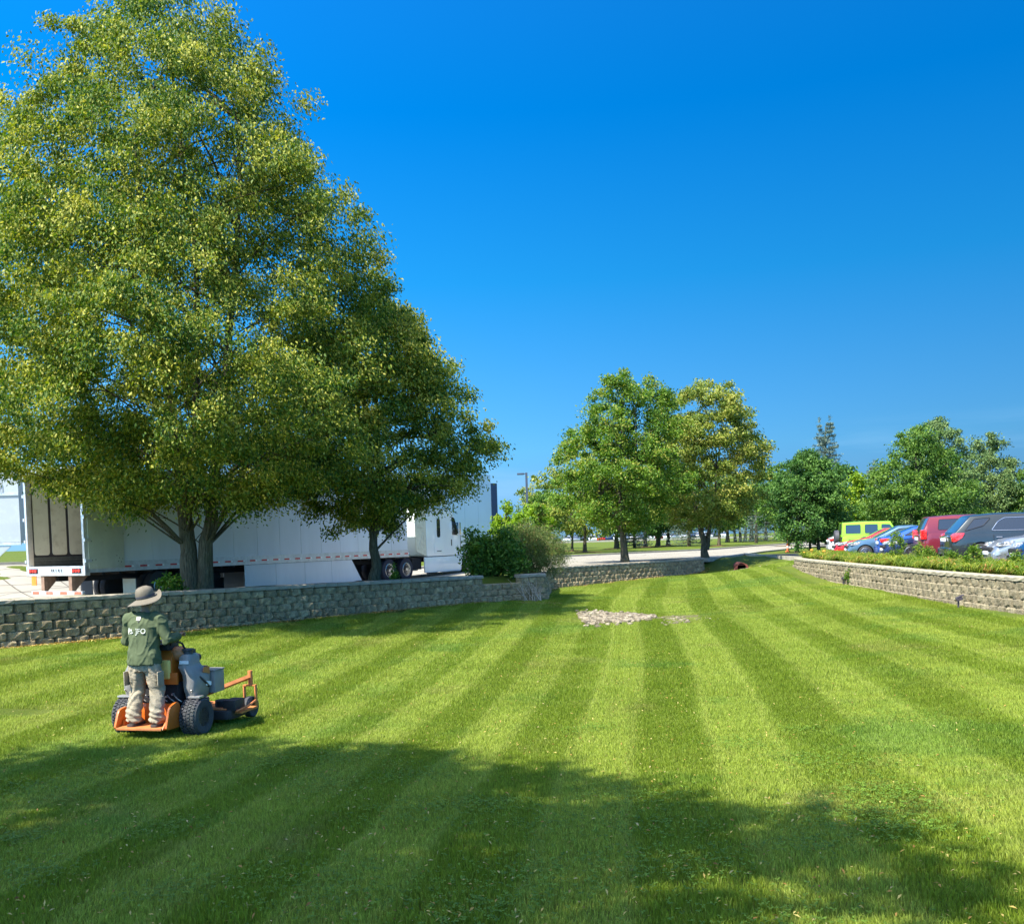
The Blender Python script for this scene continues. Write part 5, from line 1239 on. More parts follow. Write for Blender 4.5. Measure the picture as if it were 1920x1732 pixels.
def mower_tyre(x, y, r, w, lugs=True, nm='rear_tyre', rim=True):
    mb = MB(); iw = w / 2
    mb.lathe([(r*.52, -iw*.9), (r*.72, -iw*1.0), (r*.90, -iw*.98), (r*.97, -iw*.82), (r*.985, -iw*.4), (r*.985, iw*.4), (r*.97, iw*.82), (r*.90, iw*.98), (r*.72, iw), (r*.52, iw*.9)], (0, 0, 0), 'x', 36)
    if lugs:
        nl = 34
        for k in range(nl):
            for j, off in enumerate((-.62, -.22, .22, .62)):
                a = 2*PI*(k + (.5 if j % 2 else 0)) / nl; c = Vector((off * iw, math.cos(a) * r * .985, math.sin(a) * r * .985)); rd = Vector((0, math.cos(a), math.sin(a))); tg = Vector((0, -math.sin(a), math.cos(a))); ax = Vector((1, 0, 0)) * (iw * .17); sk = .35 * (1 if j % 2 else -1)
                p = [c + ax*q + tg*(r*.055)*(q2 + sk*q) for q, q2 in ((-1, -1), (1, -1), (1, 1), (-1, 1))]
                mb.add(p + [q + rd * .013 for q in p], [(0,3,2,1),(4,5,6,7),(0,1,5,4),(1,2,6,5),(2,3,7,6),(3,0,4,7)])
    o = mb.build(nm, M_TURF, mow, smooth=True, angle=35); o.location = (x, y, r); s = 1 if x > 0 else -1
    if rim:
        mb = MB(); pr = [(r*.56, iw*.90), (r*.50, iw*.86), (r*.46, iw*.45), (r*.22, iw*.35), (r*.20, iw*.55), (.01, iw*.55)]
        pr = [(a, s*b) for a, b in pr]; mb.lathe(pr if s < 0 else pr[::-1], (0, 0, 0), 'x', 24)
        for k in range(5): a = 2*PI*k/5; mb.cyl((s*iw*.40, math.cos(a)*r*.32, math.sin(a)*r*.32), .011, .03, 'x', 6)
        mb.build('wheel_rim', M_RIMD, o, smooth=True, angle=35)
    return o
for x in (-.475, .475): mower_tyre(x, 0, .235, .235)
# platform and body
mb = MB(); mb.box((-.31, -.52, .155), (.31, -.17, .175)); mb.box((-.31, -.525, .150), (.31, -.515, .180)); mb.build('foot_platform', M_ORANGE_D, mow, bevel=.004)
mb = MB(); mb.prism(round_poly([(-.30, .13), (-.38, .165), (-.34, .25), (-.20, .20), (-.17, .13)], .02), .02, 'x', -.325); mb.build('platform_side', M_ORANGE, mow)
mb = MB(); mb.prism(round_poly([(-.50, .15), (-.40, .42), (-.22, .47), (-.16, .36), (-.18, .14)], .05), .03, 'x', .335); mb.prism(round_poly([(-.52, .15), (-.42, .24), (-.26, .29), (-.18, .14)], .03), .02, 'x', .30)
mb.build('side_shield', M_ORANGE, mow, bevel=.006)
mb = MB(); mb.prism(round_poly([(-.50, .15), (-.40, .38), (-.22, .40), (-.18, .14)], .05), .03, 'x', -.365); mb.build('side_shield', M_ORANGE, mow, bevel=.006)
mb = MB(); mb.box((-.32, -.16, .13), (.32, -.13, .42)); mb.build('rear_plate', M_ORANGE, mow, bevel=.008)
mb = MB(); mb.box((-.30, -.10, .40), (.30, .10, .66)); mb.box((-.28, .0, .2), (.28, .5, .42)); mb.cyl((.0, .3, .52), .16, .25, 'z', 16); mb.build('hydraulic_bay', M_DARK, mow, bevel=.01)
mb = MB()
for k in range(6): mb.cyl((-.22 + k*.09, -.115, .47 + .03*(k % 3)), .014, .04, 'y', 8); mb.tube([(-.25 + k*.1, -.12, .52), (-.2 + k*.1, -.135, .48), (-.15 + k*.1, -.12, .44)], .007, 6)
mb.build('hoses', M_STEELG, mow, smooth=True)
mb = MB(); mb.box((-.31, -.14, .655), (.31, -.10, .80)); mb.build('upper_plate', M_ORANGE, mow, bevel=.006)
mb = MB(); mb.prism(round_poly([(-.10, .66), (-.12, .98), (-.02, 1.10), (.16, 1.08), (.22, .66)], .04), .46, 'x', -.23); mb.build('control_tower', M_ORANGE, mow, bevel=.02)
mb = MB(); mb.ball((.24, .05, 1.02), (.12, .13, .10)); mb.build('tower_shoulder', M_ORANGE_D, mow, smooth=True)
mb = MB(); mb.box((-.15, -.155, .72), (.22, -.10, .96)); o = mb.build('thigh_pad', M_PAD, mow, bevel=.028, seg=4)
mb = MB(); mb.prism(round_poly([(-.14, 1.08), (-.14, 1.16), (.10, 1.20), (.12, 1.08)], .02), .40, 'x', -.2); mb.build('dashboard', M_BLACK, mow, bevel=.012)
mb = MB(); mb.cyl((.12, -.05, 1.19), .035, .02, 'z', 14); mb.cyl((.0, -.05, 1.19), .035, .02, 'z', 14); mb.build('gauges', M_STEELG, mow, smooth=True, angle=40)
for s in (-1, 1):
    mb = MB(); mb.tube([(s*.16, -.02, 1.10), (s*.24, -.12, 1.19), (s*.31, -.14, 1.21), (s*.35, -.05, 1.16), (s*.33, .04, 1.08), (s*.22, .06, 1.05)], .013, 8); mb.build('control_lever', M_BLACK, mow, smooth=True)
mb = MB(); mb.tube([(-.30, -.12, 1.19), (0, -.17, 1.19), (.30, -.12, 1.19)], .011, 8); mb.build('reference_bar', M_ORANGE_D, mow, smooth=True)
# fuel tanks: shaped shells each side
def tank(s):
    secs = [(.44, .10, .30), (.47, .15, .36), (.60, .19, .42), (.76, .20, .42), (.86, .165, .36), (.90, .15, .31), (.98, .15, .30), (1.02, .11, .22)]
    rings = []
    for z, a, b in secs:
        cy = .13 - (.05 if z > .8 else 0); cx = .40 - (.04 if z > .82 else 0) + (.02 if z < .8 else 0)
        rings.append([Vector((s*(cx + a*.5*math.copysign(abs(math.cos(t_))**.55, math.cos(t_)) * 1.1), cy + b*.5*math.copysign(abs(math.sin(t_))**.6, math.sin(t_)), z)) for t_ in [2*PI*k/20 for k in range(20)]])
    mb = MB(); mb.rings(rings); o = mb.build('fuel_tank', M_TANK, mow, smooth=True, angle=42)
    mb = MB(); mb.cyl((s*.37, .04, 1.045), .062, .05, 'z', 16); mb.cyl((s*.36, .16, 1.04), .04, .05, 'z', 12); mb.lathe([(.075, 1.062), (.08, 1.072), (.075, 1.085), (.03, 1.09)], (s*.37, .04, 0), 'z', 16); mb.build('fuel_cap', M_TANKD, o, smooth=True, angle=40)
    mb = MB(); mb.box((.32, -.083, .905), (.44, -.070, .945)); s > 0 and mb.build('tank_decal', M_PLATE, o)
    return o
tk = tank(1); tank(-1)
mb = MB(); mb.tube([(.375, -.075, .80), (.47, -.045, .79), (.525, .05, .72), (.53, .16, .64), (.525, .24, .58)], .016, 6); mb.build('tank_strap', M_TANKD, tk, smooth=True)
mb = MB(); mb.prism(round_poly([(.10, .78), (.12, .84), (.25, .84), (.26, .74)], .01), .006, 'x', .528); mb.build('tank_decal', M_ORANGE_D, tk)
mb = MB(); mb.prism(round_poly([(.16, .60), (.16, .66), (.28, .64), (.28, .59)], .01), .006, 'x', .53); mb.build('tank_decal', M_PLATE, tk)
mb = MB(); mb.box((.36, .32, .48), (.56, .56, .76)); mb.box((.35, .31, .76), (.57, .57, .78)); mb.build('engine_cover', M_TANK, mow, bevel=.02)
mb = MB(); mb.box((-.26, .14, .42), (.30, .62, .80)); mb.cyl((0, .40, .86), .19, .12, 'z', 20); mb.build('engine', M_BLACK, mow, bevel=.015)
mb = MB(); mb.cyl((.26, .36, .93), .05, .18, 'y', 12); mb.build('air_filter', M_BLACK, mow, smooth=True, angle=40)
for s in (-1, 1):
    mb = MB(); mb.box((s*.49 - .09, -.09, .475), (s*.49 + .09, .02, .50)); mb.tube([(s*.43, .02, .48), (s*.46, -.06, .55), (s*.47, -.09, .58)], .01, 6); mb.build('wheel_bracket', M_STEELG, mow, bevel=.004)
# deck
mb = MB(); mb.prism(round_poly([(-.66, .50), (-.66, .98), (-.40, 1.18), (.40, 1.18), (.66, .98), (.66, .50)], .12), .12, 'z', .09); mb.build('mower_deck', M_BLACK, mow, bevel=.02)
mb = MB(); mb.prism(round_poly([(-.62, .54), (-.62, .95), (-.38, 1.13), (.38, 1.13), (.62, .95), (.62, .54)], .12), .02, 'z', .212); mb.build('deck_top', M_ORANGE_D, mow, bevel=.006)
mb = MB(); mb.box((.52, .56, .20), (.70, .82, .34)); mb.cyl((.42, .74, .27), .10, .10, 'z', 16); mb.cyl((-.42, .74, .27), .10, .10, 'z', 16); mb.cyl((0, .92, .27), .10, .10, 'z', 16); mb.build('spindle_cover', M_BLACK, mow, bevel=.01)
mb = MB(); mb.box((.60, .62, .16), (.76, 1.06, .185)); mb.tube([(.72, .55, .20), (.76, .8, .23), (.72, 1.08, .26)], .014, 6); mb.build('discharge_lip', M_ORANGE_D, mow)
for s in (-1, 1):
    ar = MB(); ar.tube([(s*.26, .10, .40), (s*.34, .45, .44), (s*.56, 1.20, .555)], [.034, .034, .034], 4); ar.build('caster_arm', M_ORANGE_D, mow)
    mb = MB(); mb.cyl((s*.565, 1.24, .545), .033, .19, 'z', 14); mb.build('caster_tube', M_ORANGE_D, mow, smooth=True, angle=40)
    mb = MB(); c = (s*.565, 1.22)
    for q in (-1, 1): mb.box((c[0] + q*.085 - .009, c[1] - .03, .13), (c[0] + q*.085 + .009, c[1] + .03, .43))
    mb.box((c[0] - .094, c[1] - .03, .43), (c[0] + .094, c[1] + .03, .45)); mb.build('caster_fork', M_ORANGE_D, mow, bevel=.004)
    w_ = mower_tyre(c[0], c[1], .145, .11, False, 'caster_wheel')
mb = MB(); mb.tube([(-.30, .58, .47), (.34, .62, .50)], .022, 6); mb.tube([(.24, .50, .45), (.42, 1.05, .50), (.54, 1.18, .52)], .017, 6); mb.build('cross_bar', M_ORANGE_D, mow)

# ------------------------------------------------------------------ the man: joints in the mower's frame, standing on the platform
SKIN = simple('skin', (.30, .155, .09), .55, var=.1)
t = NT('green_shirt'); P = t.coord('Object')
c = t.ramp(t.noise(3, 4, .6, P), [(.3, (.070, .092, .045)), (.7, (.105, .130, .066))])
M_SHIRT = t.done(t.bsdf(c, .85, 0, .2, t.bump(t.noise(7, 4, .6, t.coord('Object', (1.2, 1.2, .6)), dist=1.0), .35, .02)))
t = NT('khaki_trousers'); P = t.coord('Object')
c = t.ramp(t.noise(5, 5, .65, P), [(.3, (.29, .245, .17)), (.7, (.36, .31, .22))])
M_TROUS = t.done(t.bsdf(c, .9, 0, .15, t.bump(t.noise(9, 4, .65, t.coord('Object', (.8, .8, 1.6)), dist=1.6), .5, .03)))
M_HAT = simple('hat_canvas', (.15, .128, .092), .9, var=.15, vs=8, bump=.2, bs=30)
M_BOOT = simple('leather_boot', (.34, .18, .10), .65, var=.3, vs=12); M_SOLE = simple('boot_sole', (.05, .04, .035), .8)
PZ = .177; PY = -.33
V = Vector
J = dict(pelvis=V((0, PY, .94)), chest=V((.01, PY + .02, 1.30)), neck=V((.015, PY + .035, 1.475)), head=V((.02, PY + .06, 1.575)))
shR, shL = V((.205, PY + .02, 1.40)), V((-.19, PY + .02, 1.40))
elR, haR = V((.305, PY + .02, 1.135)), V((.315, PY + .245, 1.185))
elL, haL = V((-.275, PY + .07, 1.13)), V((-.22, PY + .27, 1.19))
hip = {1: V((.10, PY, .93)), -1: V((-.10, PY, .93))}
kn = {1: V((.125, PY + .04, .58)), -1: V((-.135, PY + .045, .58))}
an = {1: V((.15, PY - .02, .27)), -1: V((-.16, PY - .02, .27))}
man = None
# body: one continuous skin
vs, es, rs_ = [], [], []
def jv(p, r): vs.append(tuple(p)); rs_.append(r if isinstance(r, tuple) else (r, r)); return len(vs) - 1
def chain(ids):
    for a, b in zip(ids[:-1], ids[1:]): es.append((a, b))
pel = jv(J['pelvis'], (.14, .10)); wa = jv((0, PY + .005, 1.10), (.125, .09)); ch = jv(J['chest'], (.125, .085)); nk = jv(J['neck'], .052); nk2 = jv(J['neck'] + V((0, .015, .06)), .052); hd0 = jv(J['head'] + V((0, .0, -.02)), (.070, .082)); hd1 = jv(J['head'] + V((0, -.005, .08)), (.068, .082))
chain([pel, wa, ch, nk, nk2, hd0, hd1])
for s, sh, el, ha in ((1, shR, elR, haR), (-1, shL, elL, haL)):
    a = jv(sh, .044); b = jv(sh.lerp(el, .5), .046); c_ = jv(el, .038); d = jv(el.lerp(ha, .5), .034); e = jv(ha, .025); pm = jv(ha + V((-s*.005, .05, .008)), (.034, .018))
    chain([ch, a, b, c_, d, e, pm])
    for k, (ox, L_) in enumerate(((-.026, .055), (-.009, .064), (.009, .060), (.026, .048))):
        k0 = jv(ha + V((s*ox, .085, .022)), .0085); k1 = jv(ha + V((s*ox, .085 + L_*.35, .012)), .008); k2 = jv(ha + V((s*ox, .075 + L_*.3, -.022)), .007); chain([pm, k0, k1, k2])
    t0 = jv(ha + V((-s*.034, .045, .0)), .010); t1 = jv(ha + V((-s*.040, .075, -.015)), .009); chain([e, t0, t1])
    h = jv(hip[s], .085); m1 = jv(hip[s].lerp(kn[s], .5), .070); k_ = jv(kn[s], .052); m2 = jv(kn[s].lerp(an[s], .4), .052); a_ = jv(an[s], .036); f0 = jv(an[s] + V((s*.01, .09, -.055)), (.038, .026)); chain([pel, h, m1, k_, m2, a_, f0])
me = bpy.data.meshes.new('person'); me.from_pydata(vs, es, []); bo = link('tmpb', me)
sk = bo.modifiers.new('sk', 'SKIN'); sk.use_smooth_shade = True
for i, r_ in enumerate(rs_): me.skin_vertices[0].data[i].radius = r_
me.skin_vertices[0].data[pel].use_root = True
su = bo.modifiers.new('su', 'SUBSURF'); su.levels = 1
bm_ = evaluated(bo); bpy.data.objects.remove(bo)
man = link('person', bm_, SKIN, None, smooth=True)
man.matrix_world = Matrix.Translation((mc.x, mc.y, MZ)) @ Matrix.Rotation(MH, 4, 'Z') @ Matrix.Translation((0, PY, PZ)) @ Matrix.Diagonal((1.04, 1.0, 1.085, 1)) @ Matrix.Translation((0, -PY, -PZ))
tag(man, 'man in green long-sleeved shirt, khaki trousers and wide hat riding the orange mower', 'person')
# face details on the far side of the head
mb = MB(); hc = J['head'] + V((0, .0, .02)); mb.ball(hc + V((0, .088, -.005)), (.014, .02, .024), 8, 6)
for s in (-1, 1): mb.ball(hc + V((s*.080, -.004, 0)), (.012, .022, .032), 8, 6)
mb.build('face_features', SKIN, man, smooth=True)
mb = MB()
for s in (-1, 1): mb.ball(hc + V((s*.030, .078, .018)), (.013, .008, .008), 8, 6)
mb.ball(hc + V((0, .084, -.048)), (.025, .006, .006), 8, 6); mb.build('eyes_and_mouth', M_BLACK, man, smooth=True)
mb = MB(); mb.ball(hc + V((0, -.018, .028)), (.083, .090, .088), 14, 10); mb.build('hair', simple('dark_hair', (.012, .010, .010), .7), man, smooth=True)
# shirt
mb = MB()
def ell(c, r): mb.ball(tuple(c), r, 16, 10)
mb.tube([(0, PY, .875), (0, PY, .95), (.0, PY + .0, 1.08), (.005, PY + .01, 1.22), (.01, PY + .015, 1.34), (.012, PY + .022, 1.42), (.014, PY + .03, 1.465)], [.212, .208, .186, .195, .20, .165, .078], 20, [.158, .150, .124, .130, .128, .10, .066])
for s, sh, el, ha in ((1, shR, elR, haR), (-1, shL, elL, haL)):
    mb.tube([sh + V((-s*.08, 0, .012)), sh, sh.lerp(el, .5), el, el.lerp(ha, .45), el.lerp(ha, .93)], [.07, .078, .068, .062, .055, .045], 12)
def wr_shirt(p, n):
    tw = .010 * math.sin(p.x * 34 + 2.5 * math.sin(p.z * 9) + p.y * 14) * max(0, min(1, (1.25 - p.z) * 2.2 + .2))
    nz = mnoise.noise(V((p.x * 7, p.y * 7, p.z * 4.0))) * .013
    side = .008 * math.sin((p.z * 42 + p.x * 26)) * (1 if abs(p.x) > .13 else .25)
    rdg = 1 - abs(mnoise.noise(V((p.x*11 - p.z*6, p.y*10, p.z*7 + p.x*5)))) * 2
    return tw * .6 + nz * .7 + side * .5 + .010 * max(0, rdg)**4
me = fuse(mb, .011, 6, wr_shirt)
shirt = link('shirt', me, M_SHIRT, man, smooth=True)
# hem skirt of the shirt
# print on the back
bv = BVHTree.FromObject(shirt, bpy.context.evaluated_depsgraph_get())
def stick(me, ox, oz, name, mat, lift=.009):
    for v in me.vertices:
        x, z = ox + v.co.x, oz + v.co.y
        h = bv.ray_cast(V((x, PY - .6, z)), V((0, 1, 0)))
        v.co = V((x, (h[0].y if h[0] else PY - .13) - lift, z))
    me.update(); return link(name, me, mat, shirt)
M_PRINT = simple('white_print', (.52, .55, .47), .8, var=.04)
cu = bpy.data.curves.new('t', 'FONT'); cu.body = 'JFO'; cu.size = .080; cu.resolution_u = 6; cu.offset = .0006; cu.space_character = 1.02
o = bpy.data.objects.new('t', cu); COL.objects.link(o); me = evaluated(o); bpy.data.objects.remove(o)
bm = bmesh.new(); bm.from_mesh(me)
# serifs on J and F
bmesh.ops.triangulate(bm, faces=bm.faces); bmesh.ops.subdivide_edges(bm, edges=[e for e in bm.edges if e.calc_length() > .02], cuts=2)
bm.to_mesh(me); bm.free()
stick(me, -.022, 1.236, 'shirt_lettering', M_PRINT)
def flat(poly):
    me = bpy.data.meshes.new('p'); me.from_pydata([(x, y, 0) for x, y in poly], [], [tuple(range(len(poly)))]); bm = bmesh.new(); bm.from_mesh(me); bmesh.ops.triangulate(bm, faces=bm.faces); bm.to_mesh(me); bm.free(); return me
serif = [[(-.022, 1.2885), (.004, 1.2885), (.004, 1.293), (-.022, 1.293)]]
for s_ in serif: stick(flat(s_), 0, 0, 'lettering_serif', M_PRINT, .0095)
e1 = [(-.125 + .028*math.cos(a), 1.262 + .038*math.sin(a)) for a in [PI*.38 + k*PI*1.12/12 for k in range(13)]] + [(-.131, 1.240), (-.112, 1.262), (-.108, 1.285)]
stick(flat(e1), .0, 0, 'shirt_emblem', M_PRINT)
stick(flat([(-.108, 1.256), (-.098, 1.284), (-.082, 1.288), (-.066, 1.262), (-.074, 1.262), (-.088, 1.27), (-.096, 1.256)]), .0, 0, 'shirt_emblem', M_PRINT)
stick(flat([(-.112, 1.244), (-.068, 1.256), (-.052, 1.250), (-.060, 1.240), (-.085, 1.233), (-.105, 1.236)]), .0, 0, 'shirt_emblem', M_PRINT)
stick(flat([(-.022, 1.385), (.030, 1.385), (.030, 1.425), (-.022, 1.425)]), 0, 0, 'shirt_tag', M_PRINT)
stick(flat([(.0, 1.365), (.022, 1.365), (.014, 1.382), (.004, 1.382)]), 0, 0, 'tag_shadow_mark', M_BLACK)
# trousers
mb = MB()
mb.tube([(0, PY, .80), (0, PY, .90), (0, PY, .985)], [.165, .165, .140], 18, [.112, .112, .095])
for s in (-1, 1):
    a, k_, b = hip[s], kn[s], an[s]
    mb.tube([a + V((-s*.02, 0, .0)), a + V((0, 0, -.08)), a.lerp(k_, .5) + V((0, -.01, 0)), k_, k_.lerp(b, .5) + V((0, -.015, 0)), b + V((0, -.012, .06)), b + V((0, 0, -.030))], [.092, .100, .096, .086, .084, .086, .092], 16)
def wr_tr(p, n):
    low = max(0, min(1, (.45 - p.z) * 4)); s = 1 if p.x > 0 else -1
    w = .013 * math.sin(p.z * 95 + p.x * 30 + 3 * mnoise.noise(V((p.x*9, p.y*9, p.z*6)))) * low
    d = .006 * math.sin((p.z * 40 + s * p.x * 70 + p.y * 20) + 4 * mnoise.noise(V((p.x*5, p.y*5, p.z*4)))) * (1 - low)
    rdg = 1 - abs(mnoise.noise(V((p.x*16 + p.z*9, p.y*14, p.z*13)))) * 2
    return w + d + .012 * mnoise.noise(V((p.x*8, p.y*8, p.z*7))) + .007 * max(0, rdg)**3
me = fuse(mb, .010, 4, wr_tr); tro = link('trousers', me, M_TROUS, man, smooth=True)
mb = MB()
for s in (-1, 1): mb.prism(round_poly([(PY - .10, .52 + .12), (PY - .10, .80), (PY + .03, .80), (PY + .03, .64)], .01), .012, 'x', s*.222 - .006)
mb.build('cargo_pocket', M_TROUS, tro, bevel=.004)
for s in (-1, 1):
    a = an[s]; mb = MB()
    mb.tube([a + V((0, -.055, -.05)), a + V((s*.004, .02, -.042)), a + V((s*.012, .12, -.055)), a + V((s*.016, .185, -.066))], [.044, .052, .046, .026], 14, [.047, .052, .050, .030])
    mb.tube([a + V((0, -.01, .03)), a + V((0, -.01, -.05))], [.052, .052], 12)
    me = fuse(mb, .011, 3); b_ = link('boot', me, M_BOOT, man, smooth=True)
    mb = MB(); mb.prism(round_poly([(a.x - .046, a.y - .105), (a.x - .050, a.y + .05), (a.x - .040 + s*.012, a.y + .20), (a.x + .040 + s*.012, a.y + .20), (a.x + .052, a.y + .05), (a.x + .046, a.y - .105)], .03), .026, 'z', PZ); mb.build('boot_sole', M_SOLE, b_, bevel=.004)
# hat
hr = empty('hat_tmp', (0, 0, 0)); bpy.data.objects.remove(hr)
mb = MB(); hc2 = J['head'] + V((0, -.012, .055)); tilt = Matrix.Rotation(R(-8), 3, 'Y') @ Matrix.Rotation(R(9), 3, 'X'); rings = []
for r_, z in ((.104, -.012), (.107, .01), (.108, .05), (.102, .085), (.085, .112), (.05, .128), (.005, .133)):
    rings.append([hc2 + tilt @ V((r_*.98*math.cos(a), r_*1.08*math.sin(a), z + .004*math.sin(5*a + z*60))) for a in [2*PI*k/36 for k in range(36)]])
mb.rings(rings, False, True); hat = mb.build('hat_crown', M_HAT, man, smooth=True, angle=60)
mb = MB(); rings = []
def brim(r_, a, th):
    r0_ = r_; r_ = max(r_, .105)
    side = max(0, math.cos(a - R(50)))**3                 # folded up at the front right
    dr = -.040 * ((r_ - .105) / .11)**1.2 + side * .10 * ((r_ - .105) / .11)**1.5
    rr = r0_ - side * .045 * ((r_ - .105) / .11)
    return hc2 + tilt @ V((rr*math.cos(a)*1.02, rr*math.sin(a)*1.06, -.010 + dr + .007*math.sin(3*a+1)*((r_-.105)/.11) + th))
for r_, th in ((.102, 0), (.13, 0), (.16, 0), (.19, 0), (.215, 0), (.215, .006), (.19, .006), (.16, .006), (.13, .006), (.102, .006)):
    rings.append([brim(r_, 2*PI*k/48, th) for k in range(48)])
rings.append(rings[0]); mb.rings(rings, False, False); mb.build('hat_brim', M_HAT, hat, smooth=True, angle=70)
mb = MB(); mb.lathe([(.1085, .012), (.1105, .012), (.1105, .034), (.1085, .034)], (0, 0, 0), 'z', 36, closed=True)
mb.v = [tuple(hc2 + tilt @ V((x*.98, y*1.08, z))) for x, y, z in mb.v]; mb.build('hat_band', simple('dark_band', (.05, .05, .06), .8), hat, smooth=True)
mb = MB(); mb.tube([hc2 + tilt @ V((0, -.15, -.02)), hc2 + tilt @ V((.02, -.155, -.022)), hc2 + tilt @ V((.035, -.15, -.02))], .006, 6); mb.build('hat_toggle', M_BLACK, hat)

# ------------------------------------------------------------------ bushes on the planter
def bush(name, label, base, ells, n_cl, per, leaf, cr, mat, seed, tone=.5, droop=.1, width=.5, tris=2, stems=10, cat='bush', spread=.24, stem_r=.02):
    rng = np.random.default_rng(seed); root = empty(name, base, 0, label, cat); C_ = []
    w = np.array([e[3]*e[4]*e[5] for e in ells]); w /= w.sum()
    for i in range(n_cl):
        e = ells[int(rng.choice(len(ells), p=w))]; d = rng.normal(size=3); d /= np.linalg.norm(d); q = .55 + .45 * rng.random()**.6
        C_.append([e[0] + d[0]*e[3]*q, e[1] + d[1]*e[4]*q, max(.05, e[2] + d[2]*e[5]*q)])
    C_ = np.array(C_); ci = np.repeat(np.arange(n_cl), per); off = rng.normal(size=(n_cl*per, 3)) * .45 * cr; P = C_[ci] + off
    v = np.clip(tone + (rng.normal(size=n_cl)*.16)[ci] + rng.normal(size=len(P))*spread, 0, 1); S = leaf * (.6 + .8*rng.random(len(P)))
    o = P - np.array([0, 0, .3]); o /= np.linalg.norm(o, axis=1)[:, None] + .1
    me = leaf_mesh('foliage', P, S, None, rng, droop, v, width, tris, o); link('foliage', me, mat, root)
    mb = MB()
    for i in rng.permutation(n_cl)[:stems]:
        e = Vector(C_[i]); s0 = Vector((rng.normal()*.12, rng.normal()*.12, -.1)); mb.tube([s0, s0.lerp(e, .5) + Vector((0, 0, .1)), e], [stem_r, stem_r*.7, .004], 5)
    o = mb.build('stems', M_BARK, root); tag(o, kind='stuff'); return root
bb = at(925, 1092, 34.2); zb_ = .82
bush('leafy_bush', 'dark green leafy bush spilling over the wall in front of the truck cab\'s nose', (bb.x, bb.y, zb_),
     [(-.35, 0, .9, .72, .7, .78), (.25, .1, 1.05, .74, .7, .68), (-.75, -.1, 1.35, .38, .4, .45), (.7, -.1, .7, .6, .6, .5), (0, -.5, .35, .9, .4, .4), (.45, .1, 1.55, .35, .3, .35), (-.3, 0, 1.75, .25, .2, .25)], 165, 66, .13, .30, L_MID, 91, tone=.6, spread=.32, stems=40)
jb = at(1000, 1082, 35.6)
bush('juniper_bush', 'feathery olive juniper leaning right over the raised wall corner', (jb.x, jb.y, 1.0),
     [(-.2, 0, .9, .9, .7, .85), (.5, 0, 1.0, .8, .7, .7), (-.4, 0, 1.5, .6, .5, .55), (.15, -.7, .35, .95, .4, .5), (.95, -.2, .55, .38, .35, .4)], 320, 90, .15, .27, L_JUNIPER, 92, tone=.45, droop=-.5, width=.16, tris=1, stems=30)
# branchy dead stems against the wall corner
dp = at(990, 1128, 32.6); root = empty('dead_shrub', (dp.x, dp.y, hz1(dp.x, dp.y)), 0, 'bare pale branches leaning against the wall corner under the juniper', 'dead shrub')
rr = random.Random(5); M_TWIG = simple('pale_twig', (.42, .35, .26), .9, var=.2)
for i in range(17):
    mb = MB(); a = rr.uniform(-.9, .35); L_ = rr.uniform(.5, .95); p0 = Vector((rr.uniform(-.1, .45), rr.uniform(-.1, .15), -.02)); p1 = p0 + Vector((a*.5*L_, rr.uniform(-.1, .12), .5*L_)); p2_ = p1 + Vector((a*.4*L_ + rr.uniform(-.1, .1), .05, .42*L_))
    mb.tube([p0, p1, p2_], [.016, .011, .004], 5); mb.tube([p1, p1 + Vector((rr.uniform(-.15, .15), 0, .2))], [.007, .003], 4); mb.build('branch', M_TWIG, root, smooth=True)
q = at(1008, 1134, 32.0); patch('mulch_bed', q.x, q.y, .85, .9, .012, M_THATCH, .3)
sp_ = at(320, 1098, 24.6); bush('weed_clump', 'small leafy weed at the foot of the double-trunked linden', (sp_.x, sp_.y, hz1(sp_.x, sp_.y)), [(0, 0, .2, .32, .25, .2)], 30, 26, .09, .14, L_GREEN, 93, cat='weed', stems=8, stem_r=.006)
sp_ = at(738, 1080, 30.0); bush('weed_stalk', 'thin leafy stalk rising beside the smaller linden\'s trunk', (sp_.x, sp_.y, hz1(sp_.x, sp_.y)), [(0, 0, .35, .06, .06, .35), (.03, 0, .15, .14, .1, .12)], 22, 14, .07, .07, L_GREEN, 94, cat='weed', stems=5, stem_r=.005)
for (x, y, r_) in ((-8.3, 25.9, .9), (-4.3, 30.4, .7)): patch('tree_mulch', x, y, r_, r_*.8, .02, M_MULCH, 0, zf=hu)
for o_ in [o for o in bpy.data.objects if o.parent is None and o.get('group') == 'trees beyond the road and lots' and o.name.startswith('park_tree')]:
    if o_.location.y < 125 and o_.location.x > 2: patch('tree_mulch', o_.location.x, o_.location.y, 1.5, 1.2, .03, M_MULCH, 0, zf=hu, dome=.08)

